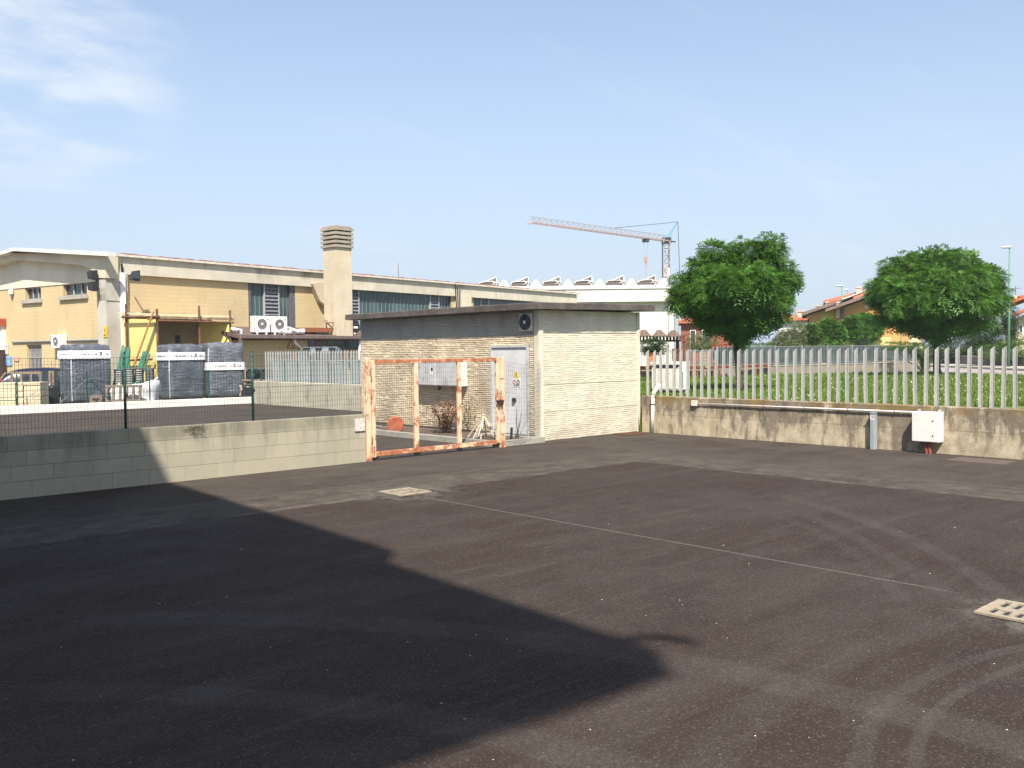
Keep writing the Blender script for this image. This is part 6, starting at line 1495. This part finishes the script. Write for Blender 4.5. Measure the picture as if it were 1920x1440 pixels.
# ------------------------------------------------------------------ yellow canopy of boards and poles
def canopy():
    yo = -2.0
    def c(px, py, y=yo): return hs(px, py, y)
    A = c(235, 700); B = c(298, 700); E = c(434, 700); AB = hs(243, 700, -0.1).x; EB = hs(373, 700, -0.15).x; ztop = c(298, 596).z; t = thing('canopy', 'makeshift canopy with yellow board walls and rusty poles against the hall', 'canopy', HC, HA)
    rp = plain('pole_rust', (0.16, 0.075, 0.04), 0.8, var=0.5, scale=3); yl = stained('yellow_board', (0.88, 0.74, 0.26), (0.6, 0.5, 0.2), 0.15, 0.8, 0.4)
    ob = stained('ochre_board', (0.42, 0.33, 0.13), (0.25, 0.19, 0.09), 0.3, 0.8, .4)
    th = c(233, 598).z
    mb = MB(); mb.box(A.x, yo-0.02, 0, B.x, yo+0.13, c(260, 598).z); mb.build('front_board', yl, t)
    mb = MB(); mb.box(B.x, yo+0.14, 0, B.x+0.06, -0.3, c(260, 598).z); mb.build('side_board', ob, t)
    mb = MB(); mb.box(B.x+0.06, -0.28, 0, EB, -0.22, c(300, 600).z); mb.build('back_board', stained('shaded_board', (0.26, 0.21, 0.13), (0.14, 0.11, 0.07), 0.5, 0.8, .4), t)  # dark colour stands for the shade inside the canopy
    mb = MB(); mb.prism([(E.x-0.05, yo+0.1), (E.x, yo+0.1), (EB+0.05, -0.21), (EB, -0.21)], 'z', 0, c(434, 604).z); mb.build('side_board', yl, t)
    # thatch-like roof
    mb = MB(); r = random.Random(3); x0 = A.x-0.15; x1 = E.x+0.2; n_ = 60; xb = lambda u: AB+(E.x+0.2-AB)*u
    rows = []
    for i in range(n_+1):
        u = i/n_; x = x0+(x1-x0)*u; z = c(233+200*u, 592+5*u).z
        w = mnoise.noise(Vector((x*2.5, 1, 0)))*0.07
        rows.append([(x, yo-0.03+w, z-0.10+w), (x, yo-0.06+w, z+0.03+w*0.5), (x, yo+0.3, z+0.16+w), (xb(u), -0.08, z+0.24), (xb(u), -0.08, z+0.08)])
    vs = [p for rr in rows for p in rr]; fs = [(i*5+j, (i+1)*5+j, (i+1)*5+(j+1)%5, i*5+(j+1)%5) for i in range(n_) for j in range(5)]
    mb.add(vs, fs); mb.build('straw_roof', stained('straw', (0.50, 0.38, 0.22), (0.14, 0.08, 0.05), 0.7, 2.2, 1.5), t)
    for (a, b) in (((228, 595), (300, 594)), ((296, 601), (438, 605)), ((232, 676), (434, 667))):
        mb = MB(); p = c(*a, yo-0.2); q_ = c(*b, yo-0.2); mb.tube([p, q_], 0.05, 8); mb.build('ledger_pole', rp, t)
    for px, pt in ((236, 570), (294, 579), (373, 573), (431, 582)):
        mb = MB(); p = c(px, pt, yo-0.1); mb.tube([(p.x, p.y, 0), p], 0.055, 8); mb.build('standard_pole', rp, t)
    mb = MB(); mb.tube([c(251, 686, yo-0.35), c(288, 584, yo-0.3)], 0.045, 8); mb.build('brace_pole', plain('pole_orange', (0.30, 0.14, 0.05), 0.8), t)
    mb = MB(); a, b = c(330, 645, -0.32), c(338, 636, -0.32); mb.box(a.x, a.y, a.z-0.3, b.x, a.y+0.04, b.z+0.2); mb.build('switch_box', M['dark_metal'], t)
    return yo
canopy()

# ------------------------------------------------------------------ hall yard: white kerb wall, fence, stored goods
KA, KB = G(0, 776), G(496, 755)
kd = (KB-KA); kd.z = 0; kang = math.atan2(kd.y, kd.x); kdn = kd.normalized(); kn = Vector((-kdn.y, kdn.x, 0))
def kerb_wall():
    a = KA-kdn*3; L = kd.length+3; t = thing('white_kerb_wall', 'low white painted kerb wall across the back of the asphalt', 'wall', a, kang)
    mb = MB(); mb.box(0, 0, -0.05, L, 0.22, 0.265); o = mb.build('kerb', stained('kerb_white', (0.78, 0.76, 0.68), (0.45, 0.42, 0.35), 0.25, 1.0, 1), t); bevel(o, 0.015)
    mb = MB(); mb.box(L+0.004, 0.0, -0.05, L+0.2, 0.22, 0.92); mb.build('end_pier', pale, t)
kerb_wall()
def second_fence():
    a = KA-kdn*3+kn*0.1; L = kd.length+3; t = thing('wire_fence', 'faint green wire fence on the white kerb wall in front of the wrapped stacks', 'fence', (a.x, a.y, 0.265), kang)
    for px in (31, 161, 279, 392, 494):
        y = 770-0.047*px; p = D(px, 740, 34+px*0.0105); q = p-a; x = q.dot(kdn)
        mb = MB(); mb.tube([(x, 0, 0), (x, 0, 1.18)], 0.028, 8); mb.build('post', M['green_metal'], t)
    for px, py0, px2, py1 in ((161, 705, 109, 760), (168, 718, 205, 755)):
        x = (D(px, 740, 34+px*0.0105)-a).dot(kdn); x2 = (D(px2, 740, 34+px2*0.0105)-a).dot(kdn); mb = MB(); mb.tube([(x, -0.02, 0.9), (x2, -0.02, 0.02)], 0.022, 6); mb.build('brace', M['green_metal'], t)
    mesh_panel('mesh', 0, L, 0.03, 0.02, 1.15, 0.12, 0.19, 0.005, M['green_wire'], t)
second_fence()
def wrapmat():
    n = NT('stretch_wrap'); st = n.noise(3.0, 7, 0.65, n.map((0.5, 0.5, 9))); bl = n.noise(1.6, 6, 0.6)
    c = n.mix(n.ramp(bl, 0.35, 0.65), (0.060, 0.068, 0.088), (0.105, 0.118, 0.145)); c = n.mix(n.ramp(st, 0.50, 0.72, 0, 0.75), c, (0.38, 0.40, 0.44)); c = n.mix(n.ramp(n.noise(4, 6, 0.7, n.map((0.6, 0.6, 3), (3, 1, 2))), 0.6, 0.75, 0, 0.6), c, (0.55, 0.56, 0.58))  # pale streaks are highlights on the film, painted into its colour
    n.bump(n.math('ADD', st, n.noise(7, 5, 0.7, n.map((1,1,3)))), 0.7, 0.05); return n.fin(c, 0.28, 0.0, 0.6)
M['wrap'] = wrapmat()
def wrapped(label, px_corner, dd, wr, wl_, top_py, ang_deg, seed, band_py, zbase=0.14):
    """near vertical edge at px_corner; right face wr wide, left face wl_ deep"""
    p = D(px_corner, 700, dd); H = D(px_corner, top_py, dd).z; rz = RA+math.radians(ang_deg)
    t = thing('wrapped_pallet', label, 'pallet', (p.x, p.y, 0), rz, 'plastic wrapped pallet stacks behind the white kerb wall')
    r_ = random.Random(seed); mb = rounded_box(wr, wl_, H-zbase, 0.20, 18, 0.03, seed); mb.v = [(x+wr/2, y+wl_/2, z+zbase) for x, y, z in mb.v]
    # lower corners stay square; lobed top of nested tubs
    v2 = []
    for x, y, z in mb.v:
        u = (z-zbase)/(H-zbase)
        if u > 0.85: z += 0.03*math.cos(x/wr*2*PI*3)*((u-0.85)/0.15)
        v2.append((x, y, z))
    mb.v = v2; mb.build('wrapping', M['wrap'], t, True)
    mb = MB(); bz = D(px_corner, band_py, dd).z; b = 0.014; hh = 0.17
    bw = plain('band_white', (0.78, 0.78, 0.80), 0.4, var=0.08)
    ring = []; n_ = 24
    def loop(off):
        pts = []; rr = 0.13
        for (cx, cy, a0) in ((rr, rr, PI), (wr-rr, rr, 1.5*PI), (wr-rr, wl_-rr, 0), (rr, wl_-rr, 0.5*PI)):
            for k in range(6): a = a0+k*PI/10; pts.append((cx+(rr+off)*math.cos(a), cy+(rr+off)*math.sin(a)))
        return pts
    lp = loop(0.045); N_ = len(lp); vs = [(x, y, bz-hh) for x, y in lp]+[(x, y, bz+hh) for x, y in lp]
    mb.add(vs, [(i, (i+1)%N_, N_+(i+1)%N_, N_+i) for i in range(N_)]); band = mb.build('printed_band', bw, t)
    mb = MB(); yy = -0.048
    def glyphs(x0, x1, face):
        x = x0
        while x < x1-0.05:
            w = r_.uniform(0.03, 0.06)
            if r_.random() < 0.8:
                h = r_.uniform(0.035, 0.06); k = r_.choice((0, 1, 2)); z = bz-0.02
                bx = [(0, 0, w, 0.016), (0, h, w*0.8, h+0.014), (0, 0, 0.014, h)] if k == 0 else [(0, 0, 0.014, h), (w-0.014, 0, w, h), (0, h*0.4, w, h*0.4+0.014)] if k == 1 else [(w*.3, 0, w*.3+0.016, h), (0, h*0.8, w, h)]
                for (a, b_, c_, d_) in bx:
                    if face == 'f': mb.box(x+a, yy-0.006, z+b_, x+c_, yy-0.001, z+d_)
                    else: mb.box(-0.054, wl_-(x+c_), z+b_, -0.049, wl_-(x+a), z+d_)
            x += w+0.012
    glyphs(0.28, wr*0.52, 'f')
    # the printed X emblem
    xx = wr*0.68; z = bz-0.03
    mb.bar((xx, yy-0.004, z-0.02), (xx+0.10, yy-0.004, z+0.12), 0.024, 0.006, up=(0,1,0)); mb.bar((xx+0.10, yy-0.0055, z-0.02), (xx, yy-0.0055, z+0.12), 0.024, 0.006, up=(0,1,0))
    mb.box(xx+0.035, yy-0.007, z+0.115, xx+0.065, yy-0.001, z+0.145)
    glyphs(wr*0.56, wr*0.64, 'f'); glyphs(wr*0.80, wr*0.93, 'f'); glyphs(0.26, wl_-0.25, 'l'); mb.build('lettering', M['ink'], band)
    mb = MB()
    for x in (0.05, wr/2-0.07, wr-0.2): mb.box(x, 0.02, 0, x+0.14, wl_-0.02, 0.10)
    mb.box(0, 0, 0.10, wr, wl_, 0.135); mb.build('wooden_pallet', M['wood'], t)
    mb = MB(); mb.tube([(0.035, 0.03, zbase+0.1), (0.02, 0.02, H*0.5), (0.06, 0.05, H-0.25)], 0.018, 5); mb.build('film_fold', plain('film_white', (0.6, 0.62, 0.65), 0.4), t)
wrapped('grey plastic wrapped stack at the left, beside the dark car', 133, 37.4, 1.72, 1.15, 645.5, 50, 2, 665)
wrapped('grey plastic wrapped stack before the yellow canopy, left one of the adjoining pair', 317, 39.5, 1.76, 1.10, 645.5, 50, 5, 668)
wrapped('grey plastic wrapped stack with a lower white band, right one of the pair', 390, 40.6, 1.62, 1.25, 642.5, 33, 9, 687)

def tub_stack(label, px, py_top, py_bot, dd, w, n_, rings=True, rz=0.3, dark=True):
    p = D(px, 700, dd); z1 = D(px, py_top, dd).z; z0 = 0.75; t = thing('tub_stack', label, 'tub', (p.x, p.y, z0), RA+rz, 'stacks of black nested tubs'); H = z1-z0
    mb = MB(); R = w/2; sec = []
    lv = n_*2; n2 = 14
    for i in range(lv+1):
        z = H*i/lv; rr = R*(1.0 if i % 2 == 0 else 0.86)
        sec.append([(rr*1.15*math.copysign(abs(math.cos(2*PI*k/n2+.2))**0.6, math.cos(2*PI*k/n2+.2)), rr*0.9*math.copysign(abs(math.sin(2*PI*k/n2+.2))**0.6, math.sin(2*PI*k/n2+.2)), z) for k in range(n2)])
    vs = [v for s in sec for v in s]; fs = [(i*n2+k, i*n2+(k+1)%n2, (i+1)*n2+(k+1)%n2, (i+1)*n2+k) for i in range(lv) for k in range(n2)]+[tuple(range(n2)), tuple(lv*n2+k for k in range(n2))]
    mb.add(vs, fs); mb.build('tubs', plain('tub_black', (0.030, 0.035, 0.038), 0.4, var=0.4), t)
    mb = MB(); mb.box(-R*1.2, -R*0.95, -0.75, R*1.2, R*0.95, -0.01); mb.build('base_crate', plain('tub_base', (0.10, 0.11, 0.12), 0.6), t)
    mb = MB(); mb.box(-R*1.1, -R*0.8, H+0.002, R*1.1, R*0.8, H+0.03); mb.build('top_rim', plain('tub_rim', (0.16, 0.17, 0.17), 0.5), t)
for i, (px, a, n_, lb) in enumerate(((223, 694, 9, 'black nested tubs below the steep green boards, leftmost tub stack'), (243, 692, 10, 'black nested tubs directly behind the tall green fence post'), (261, 691, 8, 'black nested tubs below the wide leaning green board'), (281, 691, 12, 'black nested tubs touching the wrapped pallet stack, rightmost tub stack'))):
    tub_stack(lb, px, a, 726, 39.3+0.2*i, 0.34, n_)
def green_boards(label, items, dd, n_, seed):
    x0 = items[0]; p = D(x0[0], 700, dd); t = thing('green_boards', label, 'boards', (p.x, p.y, 0), RA); r = random.Random(seed); gb = plain('board_green', (0.022, 0.115, 0.075), 0.45, var=0.4, scale=2)
    for (pxb, pyb, pxt, pyt, w) in items:
        a = D(pxb, pyb, dd)-p; b = D(pxt, pyt, dd+0.9)-p; a = Matrix.Rotation(-RA, 3, 'Z') @ Vector((a.x, a.y, D(pxb, pyb, dd).z)); b = Matrix.Rotation(-RA, 3, 'Z') @ Vector((b.x, b.y, D(pxt, pyt, dd+0.9).z))
        d = (a-b).normalized(); a = a+d*((a.z)/max(0.2, -d.z)) if d.z < -0.2 else a
        mb = MB(); mb.bar(a, b, w, 0.035, up=(0, 1, 0)); mb.build('board', gb, t)
green_boards('bundle of long dark green boards leaning steeply beside the white downpipe', [(217, 705, 231, 647, 0.07), (221, 705, 235, 650, 0.09), (227, 705, 238, 656, 0.12), (234, 705, 242, 651, 0.12), (240, 705, 243, 657, 0.08)], 39.8, 5, 1)
green_boards('wide dark green board leaning to the right before the yellow canopy', [(259, 700, 273, 659, 0.22), (268, 700, 281, 664, 0.06)], 39.9, 2, 2)
def poles():
    p = D(284, 700, 40.2); t = thing('yellow_planks', 'short yellowish planks standing behind the nested tubs', 'planks', (p.x, p.y, 0), RA)
    for a, b, w in ((-0.15, 1.95, 0.10), (0.05, 2.0, 0.05), (0.17, 1.8, 0.05)): mb = MB(); mb.bar((a-.15, 0, 0), (a+.1, 0.5, b), w, 0.03, up=(0,1,0)); mb.build('plank', plain('plank_yellow', (0.42, 0.33, 0.12), 0.8), t)
poles()
def big_bag():
    p = D(268, 700, 38.0); t = thing('sack', 'white woven big bag slumped between the wooden pallet and the wrapped stack', 'sack', (p.x, p.y, 0), RA+0.2)
    mb = rounded_box(1.15, 0.9, 1.02, 0.25, 12, 0.09, 3); mb.v = [(x, y, z*(0.78+0.32*(x/1.15+0.5))) for x, y, z in mb.v]; mb.build('bag', plain('sack_white', (0.70, 0.71, 0.75), 0.7, var=0.12, scale=2), t, True)
    mb = MB(); mb.tube([(0.5, 0.2, 1.0), (0.55, 0.1, 1.15), (0.4, 0.0, 1.0)], 0.03, 6); mb.build('handle', M['white_paint'], t)
    p = D(222, 700, 38.4); t = thing('sack', 'small white sack seen through the slats of the leaning wooden pallet', 'sack', (p.x, p.y, 0), RA)
    mb = rounded_box(0.6, 0.5, 0.82, 0.2, 10, 0.07, 8); mb.build('bag', plain('sack_white', (0.70, 0.71, 0.75), 0.7), t, True); mb = MB(); mb.tube([(0, 0, 0.76), (0.02, 0, 0.92)], 0.06, 6, 0.03); mb.build('tied_neck', M['white_paint'], t)
big_bag()
def wooden_pallet(label, px0, px1, py0, py1, dd, n_=6, tilt=0.12, vert=False, deep=0.12):
    p = D(px0, 700, dd); L = D(px1, 700, dd)-p; L = L.length; z0, z1 = max(0, D(px0, py1, dd).z), D(px0, py0, dd).z
    t = thing('wooden_pallet', label, 'pallet', (p.x, p.y, z0), RA); t.rotation_euler = (-tilt, 0, RA); h = z1-z0
    for z in (0.0, h-0.1): mb = MB(); mb.box(0, -0.02, z, L, deep, z+0.1); mb.build('rail', M['wood'], t)
    for i in range(n_): x = (L-0.1)*i/(n_-1); mb = MB(); mb.prism([(x, 0.1), (x+0.1, 0.1), (x+0.1+0.0, h-0.1), (x, h-0.1)], 'y', -0.015, 0.04); mb.build('slat', M['wood'], t)
wooden_pallet('weathered grey pallet standing on edge before the white sacks', 196, 263, 722, 754, 37.0, 6, 0.1)
wooden_pallet('small pale wooden frame leaning at the foot of the left wrapped stack', 167, 190, 742, 756, 36.4, 2, 0.1)
wooden_pallet('thin wooden pallet frame standing above the cream slabs near the car', 19, 78, 697, 722, 36.2, 4, 0.05)
wooden_pallet('narrow brown pallet frame between the cream slabs and the left wrapped stack', 90, 101, 695, 727, 37.0, 2, 0.05)
def slabs():
    p = D(-8, 700, 34.8); p1 = D(78, 700, 35.1); L = (p1-p).length; z = D(40, 717, 35).z; t = thing('slab_stack', 'pale cream stack of rough slabs behind the white kerb wall at the left', 'slabs', (p.x, p.y, 0), RA+0.08)
    sm = stained('cream_slab', (0.68, 0.60, 0.42), (0.28, 0.23, 0.15), 0.35, 2.5, 4)
    nx = 4; xs = [0, L*0.43, L*0.45, L*0.56, L*0.57, L]
    for a, b in ((0, L*0.43), (L*0.445, L*0.605), (L*0.615, L)):
        mb = MB(); zz = 0; r = random.Random(int(a*10)+1)
        while zz < z-0.01: h = min(0.11, z-zz); mb.box(a+r.uniform(0,.02), r.uniform(0,.03), zz+0.004, b-r.uniform(0,.02), 0.8, zz+h); zz += h
        mb.build('slabs', sm, t)
slabs()
def dark_sacks():
    for i, (px, py, w, lb) in enumerate(((92, 722, 0.62, 'black plastic bundle under the narrow pallet frame, the upper one'), (91, 738, 0.66, 'black plastic bundle on the ground beside the cream slabs, the lower one'))):
        p = D(px, 700, 36.5); z = D(px, py, 36.5).z; t = thing('black_bundle', lb, 'bundle', (p.x, p.y, 0.42 if i == 0 else 0), RA); mb = rounded_box(w, 0.6, z-(0.42 if i == 0 else 0), 0.12, 10, 0.05, i+3); mb.build('bag', plain('bag_black', (0.02, 0.022, 0.026), 0.3), t, True)
        mb = MB(); mb.tube([(0, 0, z-(0.42 if i == 0 else 0)-0.03), (0.03, 0, z-(0.42 if i == 0 else 0)+0.08)], 0.035, 6, 0.02); mb.build('tied_end', M['white_paint'], t)
    p = D(477, 700, 41.2); t = thing('cable_drum_pair', 'two thick black corrugated pipes lying on a pallet beside the wall end', 'pipes', (p.x, p.y, 0), RA)
    for k, px in ((0, 470), (1, 497)):
        mb = MB(); x = (px-477)*41.2/1740; zc = D(px, 702, 41.2).z; pts = [(x, 0.06*i, zc) for i in range(20)]
        rr = 0.24; vs = []; n2 = 18
        for i in range(20):
            r2 = rr*(1.0 if i % 2 else 0.93)
            vs += [(x+r2*math.cos(2*PI*q/n2), 0.06*i, zc+r2*math.sin(2*PI*q/n2)) for q in range(n2)]
        mb.add(vs, [(i*n2+q, i*n2+(q+1)%n2, (i+1)*n2+(q+1)%n2, (i+1)*n2+q) for i in range(19) for q in range(n2)]); mb.build('pipe', M['black_rubber'], t)
        mb = MB(); mb.add([(x+rr*0.8*math.cos(2*PI*q/n2), 0.05, zc+rr*0.8*math.sin(2*PI*q/n2)) for q in range(n2)], [tuple(range(n2))]); mb.build('pipe_mouth', M['ink'], t)
    mb = MB(); z0 = D(477, 712, 41.2).z
    mb.box(-0.55, -0.05, z0-0.06, 0.9, 1.2, z0+0.02); mb.box(-0.5, 0, z0-0.2, -0.35, 1.1, z0-0.06); mb.box(0.3, 0, z0-0.2, 0.45, 1.1, z0-0.06); mb.build('pallet', M['wood'], t)
    mb = MB(); mb.box(-0.62, 0.9, z0, 0.95, 1.25, D(477, 691, 41.5).z); mb.build('grey_backing', plain('bin_grey', (0.11, 0.12, 0.14), 0.5), t)
    t = thing('sheeting_bundle', 'crumpled black plastic sheeting under the black pipes at the kerb end', 'bundle', (p.x+0.1, p.y, 0), RA); mb = rounded_box(1.25, 0.9, z0-0.22, 0.15, 12, 0.09, 12); mb.build('sheeting', plain('sheet_black', (0.025, 0.026, 0.03), 0.3), t, True); mb = MB(); mb.tube([(-0.62, -0.4, 0.25), (-0.55, -0.46, 0.5), (-0.6, -0.42, 0.7)], 0.05, 6); mb.build('fold', plain('pale_pink', (0.5, 0.38, 0.32), 0.6), t)
dark_sacks()
def bins():
    # dark slotted tank behind the palisade, and a row of grey bins
    dd = 41.5; k = dd/1740; p = D(570, 700, dd); z1 = D(600, 650, dd).z; t = thing('slotted_tank', 'big dark grey plastic tank with slots behind the left palisade', 'tank', (p.x, p.y, 0), RA); g = plain('tank_grey', (0.10, 0.12, 0.14), 0.5, var=0.3)
    L = 64*k; mb = rounded_box(L, 1.3, z1, 0.28, 12, 0.02, 2); mb.v = [(x+L/2, y+0.65, z) for x, y, z in mb.v]; mb.build('body', g, t, True)
    for px in (575.5, 597.5, 623):
        mb = MB(); x = (px-570)*k; zz = D(px, 657, dd).z; mb.box(x-0.12, -0.03, D(px, 674, dd).z, x+0.12, 0.05, zz+0.1); bevel(mb.build('slot', M['ink'], t), 0.03)
        mb = MB(); mb.box(x-0.15, -0.06, zz+0.1, x+0.15, 0.06, zz+0.16); mb.build('slot_lip', g, t)
    p = D(558, 700, 40.8); t = thing('waste_bin', 'narrow dark bin standing left of the slotted tank behind the palisade', 'bin', (p.x, p.y, 0), RA); mb = MB(); z = D(560, 658, 40.8).z; mb.prism([(0.03, 0), (0.42, 0), (0.46, z-.08), (0, z-.08)], 'y', 0, 0.5); mb.build('body', g, t); mb = MB(); mb.box(-0.02, -0.03, z-0.078, 0.48, 0.53, z); mb.build('lid', g, t)
    gb = plain('bluish_panel', (0.13, 0.19, 0.20), 0.5, var=0.35, scale=2)
    names = ['grey blue crate behind the palisade nearest the black pipes', 'second grey blue crate behind the palisade from the black pipes', 'grey blue crate behind the palisade just left of the slotted tank', 'grey blue crate in front of the slotted tank behind the palisade', 'grey blue crate behind the palisade right of the slotted tank', 'grey blue crate behind the palisade touching the cabin side']
    for i, px in enumerate((512, 536, 560, 594, 630, 656)):
        dd = 39.9+0.05*i-0.012*(px-512); dd = 40.6-0.028*(px-512); p = D(px, 700, dd); t = thing('plastic_crate', names[i], 'crate', (p.x, p.y, 0), RA+0.1, 'grey blue crates behind the left palisade'); w = 21*dd/1740; z = D(px, 675, dd).z; mb = MB(); mb.box(0, 0, 0, w, 0.5, z-0.06); mb.build('body', gb, t); mb = MB(); mb.box(-0.02, -0.03, z-0.058, w+0.02, 0.53, z); mb.build('rim', gb, t)
        mb = MB()
        for q in range(5): mb.box(0.06+q*w/5.5, -0.012, 0.1, 0.09+q*w/5.5, -0.001, z-0.15)
        mb.build('rib', M['grey_plastic'], t)
bins()

# ------------------------------------------------------------------ dark blue car behind the slabs
def car():
    dd = 39.6; p = D(12, 700, dd); t = thing('parked_car', 'dark blue hatchback car parked behind the cream slabs with a red tail lamp showing', 'car', (p.x, p.y, 0), RA+math.radians(24))
    paint = NT('car_paint').fin((0.008, 0.013, 0.028), 0.25, 0.2, 0.6); paint.node_tree.nodes['Principled BSDF'].inputs['Coat Weight'].default_value = 0.7
    glass = NT('car_glass').fin((0.015, 0.022, 0.030), 0.06, 0.0, 0.8)
    # x forward, car rear at x = -0.3; y across: near side y=0, far side y=1.7
    prof = [(-0.35, 0.35, 0.60, 0.86), (-0.30, 0.35, 0.97, 1.02), (0.0, 0.32, 0.98, 1.40), (0.35, 0.30, 0.97, 1.545), (1.1, 0.25, 0.95, 1.60), (2.0, 0.25, 0.94, 1.585), (2.55, 0.25, 0.93, 1.43), (3.1, 0.25, 0.92, 1.10), (3.35, 0.25, 0.90, 0.97), (3.9, 0.27, 0.78, 0.88), (4.15, 0.35, 0.62, 0.66)]
    mb = MB(); rows = []
    for (x, zb, zs, zt) in prof:
        hw = 0.85 if 0 < x < 3.6 else 0.78; tw = 0.60 if zt > 1.2 else 0.72
        half = [(hw*0.9, zb), (hw, zb+0.12), (hw*1.01, (zb+zs)/2), (hw*0.97, zs), ((hw+tw)/2*0.98, (zs+zt)/2), (tw, zt-0.04), (tw*0.5, zt), (0, zt+0.005)]
        ring = [(x, 0.85-a, b) for a, b in half]+[(x, 0.85+a, b) for a, b in half[-2::-1]]; rows.append(ring)
    W = len(rows[0]); vs = [v for r_ in rows for v in r_]; fs = []; mi = []
    for i in range(len(rows)-1):
        for k in range(W-1): fs.append((i*W+k, (i+1)*W+k, (i+1)*W+k+1, i*W+k+1))
        fs.append((i*W+W-1, (i+1)*W+W-1, (i+1)*W, i*W))
    fs += [tuple(range(W)), tuple((len(rows)-1)*W+k for k in range(W-1, -1, -1))]
    mb.add(vs, fs); body = mb.build('body', paint, t, True)
    m = body.modifiers.new('s', 'SUBSURF'); m.levels = 1; m.render_levels = 2
    for (pts) in ([(0.42, 1.01), (0.62, 1.40), (1.15, 1.47), (1.15, 1.0)], [(1.22, 1.0), (1.22, 1.475), (1.95, 1.46), (2.0, 1.0)], [(2.06, 1.0), (2.02, 1.455), (2.3, 1.40), (2.85, 1.02)]):
        mb = MB(); q = [(x, (0.055 if z < 1.1 else 0.17)-0.03, z) for x, z in pts]; q2 = [(x, y+0.03, z) for x, y, z in q]; n_ = len(q); mb.add(q+q2, [tuple(range(n_))]+[(i, (i+1)%n_, n_+(i+1)%n_, n_+i) for i in range(n_)]); mb.build('side_window', glass, t)
    mb = MB(); mb.add([(-0.335, 0.35, 1.06), (-0.335, 1.35, 1.06), (-0.10, 1.22, 1.40), (-0.10, 0.48, 1.40)], [(0,1,2,3)]); mb.build('rear_window', glass, t)
    for y in (0.10, 1.36):
        mb = MB(); mb.box(-0.42, y, 0.82, -0.25, y+0.24, 1.06); bevel(mb.build('tail_lamp', plain('tail_red', (0.6, 0.02, 0.02), 0.2), t), 0.03)
    for x in (0.45, 3.25):
        for y in (0.0, 1.52):
            mb = MB(); mb.tube([(x, y, 0.31), (x, y+0.19, 0.31)], 0.31, 22); w = mb.build('wheel', M['black_rubber'], t); mb = MB(); yy = y-0.01 if y == 0 else y+0.19; mb.tube([(x, yy, 0.31), (x, yy+0.012, 0.31)], 0.2, 16); mb.build('rim', M['galvanised'], w)
    mb = MB(); mb.box(2.5, -0.12, 1.0, 2.7, 0.02, 1.12); bevel(mb.build('wing_mirror', paint, t), 0.03)
    mb = MB(); mb.box(-0.44, 0.5, 0.62, -0.40, 1.2, 0.76); mb.build('number_plate', M['white_paint'], t)
car()

# ------------------------------------------------------------------ thin summer haze
def haze():
    mb = MB(); mb.box(-70, -70, -1.2, 330, 260, 24)
    m = bpy.data.materials.new('haze'); m.use_nodes = True; nt = m.node_tree
    for n in list(nt.nodes): nt.nodes.remove(n)
    o = nt.nodes.new('ShaderNodeOutputMaterial'); v = nt.nodes.new('ShaderNodeVolumePrincipled')
    v.inputs['Color'].default_value = (0.86, 0.92, 1.0, 1); v.inputs['Density'].default_value = 0.0004; v.inputs['Anisotropy'].default_value = 0.2
    nt.links.new(v.outputs[0], o.inputs['Volume'])
    tag(mb.build('haze', m), kind='stuff')
haze()
